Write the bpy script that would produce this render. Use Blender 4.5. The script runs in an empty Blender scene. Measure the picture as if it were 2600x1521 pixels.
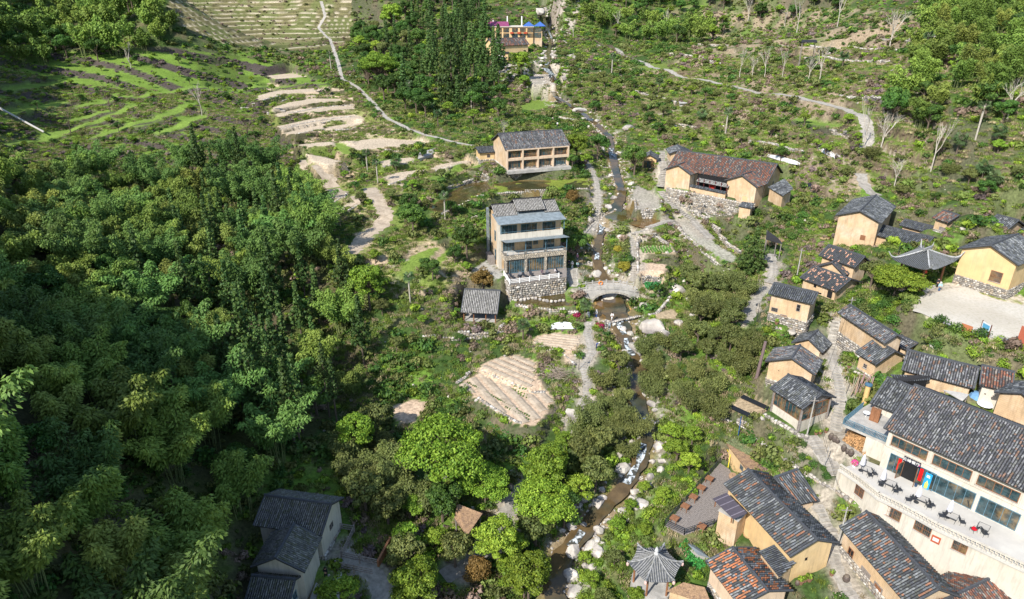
import bpy, math, random
import numpy as np
from mathutils import Vector, Matrix
R = math.radians
random.seed(7); rng = np.random.default_rng(7)
scene = bpy.context.scene; COL = scene.collection
# ---------------- camera, world, sun, exposure ----------------
CAMZ = 70.0; PITCH = R(25.0); FPX = 1733.0; S_, C_ = math.sin(PITCH), math.cos(PITCH)
cd = bpy.data.cameras.new('camera'); cam = bpy.data.objects.new('camera', cd); COL.objects.link(cam)
cd.sensor_width = 36.0; cd.lens = 36.0*FPX/2600.0; cd.clip_start = 1.0; cd.clip_end = 3000.0
cam.location = (0, 0, CAMZ); cam.rotation_euler = (R(90)-PITCH, 0, 0); scene.camera = cam
SUN_AZ = R(218.0); SUN_EL = R(41.0)          # compass bearing of the sun (from +Y, clockwise) and height
w = bpy.data.worlds.new('World'); scene.world = w; w.use_nodes = True
wn = w.node_tree.nodes; wl = w.node_tree.links; wn.clear()
sky = wn.new('ShaderNodeTexSky'); sky.sky_type = 'NISHITA'; sky.sun_disc = False
sky.sun_elevation = SUN_EL; sky.sun_rotation = SUN_AZ; sky.air_density = 1.2; sky.dust_density = 0.6
bg = wn.new('ShaderNodeBackground'); bg.inputs['Strength'].default_value = 0.15
wo = wn.new('ShaderNodeOutputWorld'); wl.new(sky.outputs[0], bg.inputs[0]); wl.new(bg.outputs[0], wo.inputs[0])
sd = bpy.data.lights.new('sun', 'SUN'); sd.energy = 4.9; sd.angle = R(0.5); sd.color = (1.0, 0.95, 0.87)
sun = bpy.data.objects.new('sun', sd); COL.objects.link(sun)
tosun = Vector((math.sin(SUN_AZ)*math.cos(SUN_EL), math.cos(SUN_AZ)*math.cos(SUN_EL), math.sin(SUN_EL)))
sun.rotation_euler = tosun.to_track_quat('Z', 'Y').to_euler(); sun.location = (-80, -60, 160)
vs = scene.view_settings; vs.view_transform = 'Standard'; vs.look = 'None'; vs.exposure = 0.55; vs.gamma = 1.0
vs.use_curve_mapping = False
scene.render.engine = 'CYCLES'; scene.cycles.use_denoising = True
scene.cycles.max_bounces = 5; scene.cycles.diffuse_bounces = 3; scene.cycles.glossy_bounces = 2
scene.cycles.transmission_bounces = 3; scene.cycles.transparent_max_bounces = 4
# ---------------- measured points of the place ----------------
def pixd(p, d):
    a = (p[0]-1300)/FPX; b = (p[1]-760.5)/FPX
    return Vector((a*d, d*(C_-b*S_), CAMZ-d*(S_+b*C_)))
def pix(p, z):
    b = (p[1]-760.5)/FPX
    return pixd(p, (CAMZ-z)/(S_+b*C_))
def proj(x, y, z):
    d = y*C_+(CAMZ-z)*S_; dn = -y*S_+(CAMZ-z)*C_
    return 1300+FPX*x/d, 760.5+FPX*dn/d, d
def zat(y, v):
    b = (v-760.5)/FPX; return CAMZ - y/(C_-b*S_)*(S_+b*C_)
def Z(ox, oy, s): return lambda x, y: (ox+x/s, oy+y/s)
q1=Z(0,0,2.8); q2=Z(850,0,2.8); q3=Z(1700,0,2.8); q4=Z(850,500,2.8); q5=Z(1700,500,2.8); q6=Z(1700,1000,2.8)
q7=Z(850,1000,2.8); q8=Z(0,1000,2.8); c2=Z(2380,900,6.7); c3=Z(1620,340,5.86); c4=Z(850,150,2.68); c6=Z(2080,490,2.7615)
c7=Z(1950,980,2.8); c8=Z(1480,480,3.0); d1=Z(1680,1150,5.897); d2=Z(2120,1100,5.897); d3=Z(1200,500,5.897)
d4=Z(1900,680,5.897); d5=Z(2250,600,4.914); d6=Z(1400,650,5.897); d7=Z(1150,20,6.143); d8=Z(1150,320,5.263)
F=Z(0,0,0.9692); PX=Z(0,0,1)
# ---------------- mesh helpers ----------------
def V(*a): return Vector(a)
class MB:
    def __init__(s): s.v=[]; s.f=[]; s.c=[]
    def add(s, vs, fs, col=None):
        n=len(s.v); s.v += [tuple(p) for p in vs]
        for f in fs: s.f.append(tuple(i+n for i in f)); s.c.append(col)
    def obox(s, o, a, b, c, col=None):
        o,a,b,c = map(Vector,(o,a,b,c))
        if a.cross(b).dot(c) < 0: a, b = b, a
        s.add([o,o+a,o+a+b,o+b,o+c,o+a+c,o+a+b+c,o+b+c],[(3,2,1,0),(4,5,6,7),(0,1,5,4),(1,2,6,5),(2,3,7,6),(3,0,4,7)],col)
    def box(s, x0,y0,z0,x1,y1,z1,col=None): s.obox((x0,y0,z0),(x1-x0,0,0),(0,y1-y0,0),(0,0,z1-z0),col)
    def bar(s, p, q, w, h, col=None, up=(0,0,1)):
        p,q=Vector(p),Vector(q); d=q-p; u=Vector(up); sd=d.cross(u)
        if sd.length<1e-6: sd=d.cross(Vector((1,0,0)))
        sd.normalize(); u=sd.cross(d).normalized()
        s.obox(p-sd*w/2-u*h/2, d, sd*w, u*h, col)
    def tube(s, pts, rs, n=6, col=None, cap=True):
        pts=[Vector(p) for p in pts]; rings=[]
        for i,p in enumerate(pts):
            d=(pts[min(i+1,len(pts)-1)]-pts[max(i-1,0)]).normalized()
            a=d.cross(Vector((0,0,1)) if abs(d.z)<.95 else Vector((1,0,0))).normalized(); b=d.cross(a)
            r=rs[i] if hasattr(rs,'__len__') else rs
            rings.append([p+(a*math.cos(t)+b*math.sin(t))*r for t in [2*math.pi*k/n for k in range(n)]])
        vs=[q for r in rings for q in r]; fs=[]
        for i in range(len(pts)-1):
            for k in range(n):
                fs.append((i*n+k,i*n+(k+1)%n,(i+1)*n+(k+1)%n,(i+1)*n+k))
        if cap: fs += [tuple(range(n))[::-1], tuple((len(pts)-1)*n+k for k in range(n))]
        s.add(vs,fs,col)
    def cyl(s, p, r, h, n=12, col=None, r2=None):
        s.tube([p,(p[0],p[1],p[2]+h)],[r,r if r2 is None else r2],n,col)
    def prism(s, poly, z0, z1, col=None):
        poly=[(p[0],p[1]) for p in poly]
        ar=sum(poly[i][0]*poly[(i+1)%len(poly)][1]-poly[(i+1)%len(poly)][0]*poly[i][1] for i in range(len(poly)))
        if ar<0: poly=poly[::-1]
        n=len(poly); vs=[(x,y,z0) for x,y in poly]+[(x,y,z1) for x,y in poly]
        s.add(vs,[tuple(range(n))[::-1],tuple(range(n,2*n))]+[(i,(i+1)%n,n+(i+1)%n,n+i) for i in range(n)],col)
    def lathe(s, o, prof, n=12, col=None):
        vs=[]; fs=[]
        for r,z in prof:
            for k in range(n):
                t=2*math.pi*k/n; vs.append((o[0]+r*math.cos(t),o[1]+r*math.sin(t),o[2]+z))
        for i in range(len(prof)-1):
            for k in range(n): fs.append((i*n+k,i*n+(k+1)%n,(i+1)*n+(k+1)%n,(i+1)*n+k))
        s.add(vs,fs,col)
    def build(s, name, m, parent=None, loc=None, smooth=False):
        l = loc if loc is not None else (parent['_o'] if parent is not None and '_o' in parent else (0,0,0))
        me=bpy.data.meshes.new(name); me.from_pydata([(p[0]-l[0],p[1]-l[1],p[2]-l[2]) for p in s.v],[],s.f)
        if any(c is not None for c in s.c):
            ca=me.color_attributes.new('Col','FLOAT_COLOR','CORNER'); arr=[]
            for f,c in zip(s.f,s.c): arr += list(((c or (1,1,1))+(1,)) * len(f))
            ca.data.foreach_set('color',arr)
        if m: me.materials.append(m)
        if smooth: me.polygons.foreach_set('use_smooth',[True]*len(me.polygons))
        o=bpy.data.objects.new(name,me); COL.objects.link(o)
        if parent is not None: o.parent=parent; o['_o']=l
        elif loc is not None: o.location=loc; o['_o']=l
        return o
def npmesh(name, v, quads, m, parent=None, cols=None, smooth=False, link=True, tri=False):
    k = 3 if tri else 4
    v=np.asarray(v,dtype=np.float32); q=np.asarray(quads,dtype=np.int32)
    me=bpy.data.meshes.new(name); me.vertices.add(len(v)); me.vertices.foreach_set('co',v.ravel())
    me.loops.add(q.size); me.loops.foreach_set('vertex_index',q.ravel())
    me.polygons.add(len(q)); me.polygons.foreach_set('loop_start',np.arange(0,q.size,k,dtype=np.int32))
    me.update(calc_edges=True)
    if cols is not None:
        c=np.asarray(cols,dtype=np.float32)
        if len(c)==len(v): ca=me.color_attributes.new('Col','FLOAT_COLOR','POINT')
        else:
            ca=me.color_attributes.new('Col','FLOAT_COLOR','CORNER'); c=np.repeat(c,k,axis=0)
        c4=np.ones((len(c),4),dtype=np.float32); c4[:,:3]=c; ca.data.foreach_set('color',c4.ravel())
    if smooth: me.polygons.foreach_set('use_smooth',np.ones(len(q),dtype=bool))
    if m: me.materials.append(m)
    o=bpy.data.objects.new(name,me)
    if link: COL.objects.link(o)
    if parent is not None:
        o.parent=parent
    return o
def tag(o,label=None,cat=None,group=None,kind=None):
    if label: o['label']=label
    if cat: o['category']=cat
    if group: o['group']=group
    if kind: o['kind']=kind
    return o
def thing(name,label,cat,loc=(0,0,0),rz=0,group=None,scale=1):
    o=bpy.data.objects.new(name,None); o.empty_display_size=.3; COL.objects.link(o)
    o.location=loc; o.rotation_euler=(0,0,rz); o.scale=(scale,)*3; tag(o,label,cat,group); o['_o']=tuple(loc); return o
def kit(name,label,cat,group=None):
    o=thing(name,label,cat,(0,0,0),0,group); return o
def copy_tree(o,parent=None,par=None):
    c=o.copy(); COL.objects.link(c)
    if parent is not None: c.parent=parent
    for ch in KIDS.get(o.name) or [k for k in o.children]: copy_tree(ch,c)
    return c
KIDS={}
def place(proto,used,loc,rz=0,scale=1,label=None,group=None,tilt=(0,0)):
    if used.get(proto.name):
        if proto.name not in KIDS: KIDS[proto.name]=list(proto.children)
        o=copy_tree(proto)
    else: o=proto; used[proto.name]=1
    o.location=loc; o.rotation_euler=(tilt[0],tilt[1],rz); o.scale=(scale,)*3 if not hasattr(scale,'__len__') else scale
    if label: o['label']=label
    if group: o['group']=group
    return o
USED={}
# ---------------- materials ----------------
def mat(name,col=(.5,.5,.5),rough=.85,nscale=3,namt=.25,bump=.15,bscale=None,attr=False,metal=0,col2=None,spec=.3,strata=0,objrand=0,trans=0,stretch=None,warp=0,streak=None):
    m=bpy.data.materials.new(name); m.use_nodes=True; n=m.node_tree.nodes; l=m.node_tree.links
    b=n['Principled BSDF']; b.inputs['Roughness'].default_value=rough; b.inputs['Metallic'].default_value=metal
    b.inputs['Specular IOR Level'].default_value=spec
    tc=n.new('ShaderNodeTexCoord'); nz=n.new('ShaderNodeTexNoise'); nz.inputs['Scale'].default_value=nscale; nz.inputs['Detail'].default_value=6
    nz.inputs['Roughness'].default_value=.65
    src=tc.outputs['Object']
    if stretch:
        mp=n.new('ShaderNodeMapping'); mp.inputs['Scale'].default_value=stretch; l.new(src,mp.inputs[0]); src=mp.outputs[0]
    l.new(src,nz.inputs['Vector'])
    cr=n.new('ShaderNodeMapRange'); cr.inputs[1].default_value=.3; cr.inputs[2].default_value=.7
    cr.inputs[3].default_value=1-namt; cr.inputs[4].default_value=1+namt*.8; l.new(nz.outputs[0],cr.inputs[0])
    if attr:
        at=n.new('ShaderNodeAttribute'); at.attribute_name='Col'; base=at.outputs['Color']
    else:
        rg=n.new('ShaderNodeRGB'); rg.outputs[0].default_value=(*col,1); base=rg.outputs[0]
    if col2:
        n2=n.new('ShaderNodeTexNoise'); n2.inputs['Scale'].default_value=nscale*.35; n2.inputs['Detail'].default_value=5; l.new(src,n2.inputs['Vector'])
        r2=n.new('ShaderNodeMapRange'); r2.inputs[1].default_value=.45; r2.inputs[2].default_value=.62; l.new(n2.outputs[0],r2.inputs[0])
        mx=n.new('ShaderNodeMix'); mx.data_type='RGBA'; l.new(r2.outputs[0],mx.inputs['Factor']); l.new(base,mx.inputs[6]); mx.inputs[7].default_value=(*col2,1); base=mx.outputs[2]
    if strata:
        wv=n.new('ShaderNodeTexWave'); wv.wave_type='BANDS'; wv.bands_direction='Z'; wv.inputs['Scale'].default_value=strata; wv.inputs['Distortion'].default_value=1.6
        wv.inputs['Detail'].default_value=3; wv.inputs['Detail Scale'].default_value=2; l.new(tc.outputs['Object'],wv.inputs[0])
        r3=n.new('ShaderNodeMapRange'); r3.inputs[3].default_value=.93; r3.inputs[4].default_value=1.04; l.new(wv.outputs[1],r3.inputs[0])
        m3=n.new('ShaderNodeVectorMath'); m3.operation='SCALE'; l.new(base,m3.inputs[0]); l.new(r3.outputs[0],m3.inputs['Scale']); base=m3.outputs[0]
    if streak:
        mp2=n.new('ShaderNodeMapping'); mp2.inputs['Scale'].default_value=(1.6,1.6,.22); l.new(tc.outputs['Object'],mp2.inputs[0]); n5=n.new('ShaderNodeTexNoise'); n5.inputs['Scale'].default_value=1.5; n5.inputs['Detail'].default_value=7; n5.inputs['Roughness'].default_value=.7; l.new(mp2.outputs[0],n5.inputs['Vector'])
        r5=n.new('ShaderNodeMapRange'); r5.inputs[1].default_value=.47; r5.inputs[2].default_value=.68; r5.inputs[4].default_value=.75; l.new(n5.outputs[0],r5.inputs[0]); m5=n.new('ShaderNodeMix'); m5.data_type='RGBA'; l.new(r5.outputs[0],m5.inputs['Factor']); l.new(base,m5.inputs[6]); m5.inputs[7].default_value=(*streak,1); base=m5.outputs[2]
    ml=n.new('ShaderNodeVectorMath'); ml.operation='SCALE'; l.new(base,ml.inputs[0]); l.new(cr.outputs[0],ml.inputs['Scale']); base=ml.outputs[0]
    if objrand:
        oi=n.new('ShaderNodeObjectInfo'); hs=n.new('ShaderNodeHueSaturation')
        a=n.new('ShaderNodeMapRange'); a.inputs[3].default_value=1-objrand; a.inputs[4].default_value=1+objrand; l.new(oi.outputs['Random'],a.inputs[0]); l.new(a.outputs[0],hs.inputs['Value'])
        mm=n.new('ShaderNodeMath'); mm.operation='MULTIPLY'; mm.inputs[1].default_value=7.31; l.new(oi.outputs['Random'],mm.inputs[0])
        fr=n.new('ShaderNodeMath'); fr.operation='FRACT'; l.new(mm.outputs[0],fr.inputs[0])
        h=n.new('ShaderNodeMapRange'); h.inputs[3].default_value=.5-objrand*.05; h.inputs[4].default_value=.5+objrand*.035; l.new(fr.outputs[0],h.inputs[0]); l.new(h.outputs[0],hs.inputs['Hue'])
        l.new(base,hs.inputs['Color']); base=hs.outputs[0]
    l.new(base,b.inputs['Base Color'])
    if bump:
        bp=n.new('ShaderNodeBump'); bp.inputs['Strength'].default_value=min(1,bump*3); bp.inputs['Distance'].default_value=bump
        nb=nz
        if bscale:
            nb=n.new('ShaderNodeTexNoise'); nb.inputs['Scale'].default_value=bscale; nb.inputs['Detail'].default_value=4; l.new(src,nb.inputs['Vector'])
        l.new(nb.outputs[0],bp.inputs['Height']); l.new(bp.outputs[0],b.inputs['Normal'])
    if trans:
        tr=n.new('ShaderNodeBsdfTranslucent'); l.new(base,tr.inputs[0]); ms=n.new('ShaderNodeMixShader'); ms.inputs[0].default_value=trans
        l.new(b.outputs[0],ms.inputs[1]); l.new(tr.outputs[0],ms.inputs[2]); l.new(ms.outputs[0],n['Material Output'].inputs[0])
    return m
M={}
M['terrain']=mat('terrain_ground',attr=True,nscale=2.2,namt=.5,bump=.1,bscale=4.5,rough=.95,spec=.1)
M['leaf']=mat('leaves',attr=True,nscale=.9,namt=.22,bump=0,rough=.6,spec=.25,objrand=.32,trans=.18)
M['bark']=mat('bark',(.13,.10,.075),nscale=6,namt=.4,bump=.05,rough=.95)
M['palebark']=mat('pale_bark',(.42,.38,.32),nscale=5,namt=.3,bump=.03)
M['culm']=mat('bamboo_stem',(.16,.19,.07),nscale=4,namt=.3,bump=0)
M['tile']=mat('clay_tiles',attr=True,nscale=5,namt=.3,bump=.03,rough=.85,spec=.25,streak=(.085,.09,.062))
M['roofdark']=mat('roof_boards',(.022,.022,.025),nscale=4,bump=.03)
M['ridge']=mat('ridge_mortar',(.07,.075,.085),nscale=5,namt=.35,bump=.05)
M['earth']=mat('rammed_earth',(.55,.39,.235),nscale=.8,namt=.18,bump=.06,bscale=5,strata=1.15,col2=(.57,.45,.325),streak=(.36,.25,.15))
M['ochre']=mat('ochre_render',(.60,.42,.21),nscale=.6,namt=.12,bump=.02,col2=(.64,.47,.26),streak=(.46,.33,.19))
M['cream']=mat('cream_render',(.57,.525,.45),nscale=.5,namt=.08,bump=.02,col2=(.52,.475,.40),streak=(.38,.345,.29))
M['plaster']=mat('pinkish_render',(.62,.47,.34),nscale=.7,namt=.1,bump=.02,streak=(.42,.33,.24))
M['white']=mat('white_paint',(.78,.77,.74),nscale=2,namt=.06,bump=0,rough=.5)
M['stone']=mat('stones',attr=True,nscale=2.5,namt=.35,bump=.08,rough=.92)
M['mortar']=mat('stone_backing',(.20,.18,.155),nscale=3,namt=.45,bump=.12)
M['rock']=mat('river_rock',(.46,.42,.365),nscale=1.3,namt=.4,bump=.12,bscale=3,col2=(.20,.18,.17),objrand=.22)
M['conc']=mat('concrete',(.40,.38,.35),nscale=1.2,namt=.22,bump=.03,col2=(.30,.29,.27))
M['palefloor']=mat('pale_screed',(.44,.42,.39),nscale=.5,namt=.1,bump=.01,col2=(.5,.48,.44))
M['wood']=mat('brown_timber',(.24,.11,.055),nscale=5,namt=.35,bump=.03,stretch=(1,1,.2))
M['greywood']=mat('weathered_timber',(.24,.21,.19),nscale=4,namt=.35,bump=.03)
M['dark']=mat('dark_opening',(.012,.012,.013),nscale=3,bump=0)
M['metal']=mat('dark_metal',(.05,.055,.065),nscale=4,namt=.2,bump=0,rough=.5,metal=.3)
M['bluemetal']=mat('blue_grey_sheet',(.20,.235,.255),nscale=1.4,namt=.35,bump=.02,rough=.6,metal=.05)
M['tealframe']=mat('blue_grey_frames',(.10,.19,.25),nscale=3,namt=.15,bump=0,rough=.5)
M['glass']=mat('window_glass',(.03,.06,.07),nscale=1.6,namt=.7,col2=(.17,.12,.06),bump=0,rough=.08,spec=.9)
M['soil']=mat('tilled_soil',(.42,.345,.26),nscale=2.2,namt=.22,bump=.1,bscale=7,col2=(.33,.265,.195))
M['path']=mat('path_stone',(.33,.305,.265),nscale=1.6,namt=.4,bump=.05,objrand=.16)
M['veg']=mat('crop_leaves',attr=True,nscale=2,namt=.25,bump=0,trans=.2)
M['cloth']=mat('cloth',attr=True,nscale=3,namt=.08,bump=0,rough=.9,spec=.1)
M['paint']=mat('painted',attr=True,nscale=3,namt=.1,bump=0,rough=.6)
M['thatch']=mat('thatch',(.30,.19,.11),nscale=6,namt=.5,bump=.12,stretch=(1,1,.3),col2=(.22,.14,.09))
M['purple']=mat('purple_sheet',(.22,.05,.12),nscale=1,namt=.2,bump=0,rough=.5)
M['bluecan']=mat('blue_canopy',(.05,.12,.36),nscale=1,namt=.15,bump=0,rough=.6)
def water_mat(name,col,col2,rough=.06,foam=None):
    m=mat(name,col,rough,nscale=.55,namt=.35,bump=.02,bscale=4,col2=col2,spec=.5)
    return m
M['plazaf']=mat('plaza_ground',(.47,.425,.355),nscale=.22,namt=.10,bump=.02,bscale=8,col2=(.53,.495,.435),streak=(.34,.31,.22))
M['pond']=water_mat('pond_water',(.085,.062,.022),(.055,.055,.025))
M['streamw']=water_mat('stream_water',(.11,.075,.035),(.045,.05,.035))
M['pool']=water_mat('pool_water',(.19,.115,.045),(.06,.065,.04))
M['foam']=mat('white_water',(.06,.06,.05),nscale=4.5,namt=.3,bump=.1,rough=.35,col2=(.62,.68,.72))
M['mudpond']=water_mat('mud_pond',(.16,.085,.03),(.12,.09,.04))
# ---------------- house solver: real corners from measured corners ----------------
def ray(p):
    a=(p[0]-1300)/FPX; b=(p[1]-760.5)/FPX; return Vector((a, C_-b*S_, -(S_+b*C_)))
def solve(E0,E1,R,G=None,zb=None,B=None,at='E0',ze=None,oh=.5,W=None,sl=None,rise=None):
    cam0=Vector((0,0,CAMZ)); h=CAMZ-60 if ze is None else CAMZ-ze
    zc=CAMZ-h
    P0=pix(E0,zc); P1=pix(E1,zc); ex=(P1-P0); L=ex.length; ex.normalize()
    n=Vector((-ex.y,ex.x,0))
    if B is not None:
        PB=pix(B,zc); Wd=(PB-P0).dot(n); n=n if Wd>0 else -n; Wd=abs(Wd)
        mid=P0+n*Wd/2; zr=zat(mid.y,R[1])
    elif sl:
        if n.y<0: n=-n
        lo,hi=1*h/45,25*h/45; tn=math.tan(math.radians(sl))/2
        for _ in range(40):
            Wd=(lo+hi)/2; q=P0+n*Wd/2; zr=zc+Wd*tn
            if proj(q.x,q.y,zr)[1]>R[1]: lo=Wd
            else: hi=Wd
    else:
        r=ray(R); t=(P0-cam0).dot(ex)/r.dot(ex); q=cam0+r*t; Wd=(q-P0).dot(n)*2; n=n if Wd>0 else -n; Wd=abs(Wd); zr=q.z
        Wd=W or Wd; zr=zc+(rise if rise else zr-zc)
    s=1.0; zbase=None
    if G is not None:
        P={'E0':P0+(ex+n)*oh*h/45,'E1':P1+(n-ex)*oh*h/45,'B':P0+ex*oh*h/45+n*(Wd-oh*h/45)}[at]
        zg=zat(P.y,G[1])
        if ze is None: s=(CAMZ-zb)/(CAMZ-zg); zbase=zb
        else: zbase=zg if zb is None else zb
    else: zbase=zb
    P0=cam0+(P0-cam0)*s; zr=CAMZ+(zr-CAMZ)*s
    d=dict(P=P0,ex=ex,ey=n,L=L*s,W=Wd*s,ze=P0.z,zr=zr,zb=zbase,oh=oh)
    return d
def foot(h,ins=None):
    o=h['oh'] if ins is None else ins; P,ex,ey,L,W=h['P'],h['ex'],h['ey'],h['L'],h['W']
    return [P+ex*o+ey*o, P+ex*(L-o)+ey*o, P+ex*(L-o)+ey*(W-o), P+ex*o+ey*(W-o)]
HS={}
def H(name,**k):
    HS[name]=solve(**k); h=HS[name]; return h
H('b15',E0=q5(1020,765),E1=q5(700,687),B=q5(1165,710),R=q5(1110,685),G=q5(990,945),zb=18)
H('b7',E0=c6(435,215),E1=c6(540,95),B=c6(115,157),R=c6(278,128),G=c6(100,365),at='B',zb=23.5)
H('b8',E0=c6(740,382),E1=c6(357,285),B=c6(905,335),R=c6(830,316),G=c6(862,425),at='B',zb=23.6)
H('b8b',E0=c6(790,285),E1=c6(560,225),R=c6(800,245),sl=22,G=c6(800,330),zb=25.5)
H('b9',E0=c6(905,210),E1=c6(790,172),B=c6(1042,190),R=c6(990,160),G=c6(893,292),zb=27.5)
H('b10',E0=c6(1275,302),E1=c6(1120,258),R=c6(1405,195),sl=25,G=c6(1272,345),zb=28)
H('b11',E0=c6(1400,510),E1=c6(1590,420),B=c6(910,415),R=c6(1188,370),G=c6(908,600),at='B',zb=25)
H('b11b',E0=c6(1345,292),E1=c6(1450,235),R=c6(1440,285),G=c6(1350,345),zb=28.5)
H('b13',E0=q5(1320,505),E1=q5(1060,415),R=q5(1390,428),G=q5(1085,520),at='E1',zb=22)
H('b14',E0=q5(1190,675),E1=q5(925,575),R=q5(1292,588),G=q5(1185,735),zb=20)
H('b14b',E0=q5(1245,562),E1=q5(1310,530),B=q5(1035,500),R=q5(1155,468),G=q5(1095,545),at='B',zb=22)
H('b16',E0=q5(1530,1045),E1=q5(1195,822),R=q5(1620,985),G=q5(1200,1015),at='E1',zb=17.5)
H('b16b',E0=q5(1690,1090),E1=q5(1555,1030),R=q5(1765,1045),G=q5(1688,1145),zb=18)
H('b17',E0=q5(1470,1195),E1=q5(1320,1105),B=q5(1655,1118),R=q5(1592,1100),G=q5(1452,1290),zb=17)
H('b18',E0=q5(865,1038),E1=q5(935,975),B=q5(1140,1055),R=q5(1065,1012),G=q5(1128,1135),at='B',zb=16)
H('b19',E0=q5(680,1168),E1=q5(745,1075),B=q5(1050,1242),R=q5(915,1150),G=q5(665,1305),zb=15)
H('b20',E0=c7(250,168),E1=q5(712,1360),B=c7(492,88),R=c7(372,66),G=c7(238,305),zb=14.0)
H('b21',E0=q5(2170,1365),E1=q5(1648,1228),R=q5(2245,1218),sl=27,G=q5(2165,1430),zb=19)
H('b22',E0=q5(2440,1390),E1=q5(2200,1335),R=q5(2520,1250),sl=27,G=q5(2200,1450),at='E1',zb=19.2)
H('b23',E0=(2524,996),E1=(2575,968),B=(2640,1058),R=(2569,999),G=(2521,1062),zb=18.5)
H('b24',E0=(2243,1086),E1=(2680,1282),R=(2321,978),G=q6(1480,520),zb=14.3)
H('b24w',E0=(2209,1023),E1=(2275,1050),R=(2252,959),ze=18.6,zb=17)
H('b26',E0=q6(860,1162),E1=q6(385,640),B=q6(1215,1072),R=q6(1055,1042),G=q6(1110,1240),at='B',zb=7)
H('b27',E0=q6(255,1190),E1=q6(500,1515),B=q6(635,1120),R=q6(435,1092),G=q6(275,1390),zb=4.5)
H('b28',E0=q6(1205,942),E1=q6(1700,1515),R=q6(1395,835),G=q6(1215,1130),zb=7.5)
H('b29',E0=q6(2130,1165),E1=q6(2480,1330),R=q6(2385,968),sl=28,G=q6(2125,1260),zb=9)
H('b30',E0=q6(2110,1212),E1=q6(1650,1425),R=q6(2335,1285),G=q6(2100,1370),zb=7)
H('b31a',E0=q8(2290,1005),E1=q8(1800,935),B=q8(2445,740),R=q8(2365,787),G=q8(2290,1160),zb=7.5)
H('b31b',E0=q8(2290,1022),E1=q8(2165,1272),R=q8(2092,775),W=6.2,rise=1.7,ze=11.2,zb=7.5)
H('b31c',E0=q8(2060,1500),E1=q8(1740,1470),B=q8(2195,1280),R=q8(2105,1322),G=q8(2160,1440),at='B',zb=6.5)
H('b6',E0=q4(1158,832),E1=q4(895,820),R=q4(1150,668),sl=30,G=q4(1120,890),zb=11.5)
H('b2',E0=d8(700,325),E1=d8(1570,262),B=d8(505,190),R=d8(600,105),G=d8(705,590),zb=27)
H('b2a',E0=d8(340,362),E1=d8(583,347),R=d8(285,288),sl=18,G=d8(375,475),zb=27)
H('b3l',E0=d7(1195,572),E1=d7(630,600),R=d7(1115,462),G=d7(1190,740),zb=40.5)
H('b3w',E0=d7(1065,592),E1=d7(1130,555),B=d7(865,608),R=d7(975,538),G=d7(1050,700),zb=40.3)
H('b4r',E0=c3(1775,800),E1=c3(1925,745),B=c3(1285,692),R=c3(1530,618),G=c3(1745,1025),zb=25)
H('b4l',E0=c3(790,612),E1=c3(890,575),B=c3(425,515),R=c3(560,465),G=c3(760,835),zb=25)
H('b4',E0=c3(1925,745),E1=c3(430,512),B=c3(2220,590),R=c3(2102,455),ze=HS['b4r']['ze'],zb=25)
H('b5',E0=c3(300,385),E1=c3(312,325),B=c3(40,365),R=c3(150,312),G=c3(245,525),zb=24)
H('b4u',E0=c3(465,297),E1=c3(410,225),R=c3(645,232),G=c3(455,455),zb=27)
if __name__=='__main__' and 0: pass
def report():
    for k,h in HS.items():
        print('%-5s P=(%.1f,%.1f) ang=%.0f L=%.1f W=%.1f ze=%.1f rise=%.2f slope=%.0f zb=%.1f h=%.1f'%(k,h['P'].x,h['P'].y,math.degrees(math.atan2(h['ex'].y,h['ex'].x)),h['L'],h['W'],h['ze'],h['zr']-h['ze'],math.degrees(math.atan2(h['zr']-h['ze'],h['W']/2)),h['zb'] or -1,h['ze']-(h['zb'] or 0)))
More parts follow.
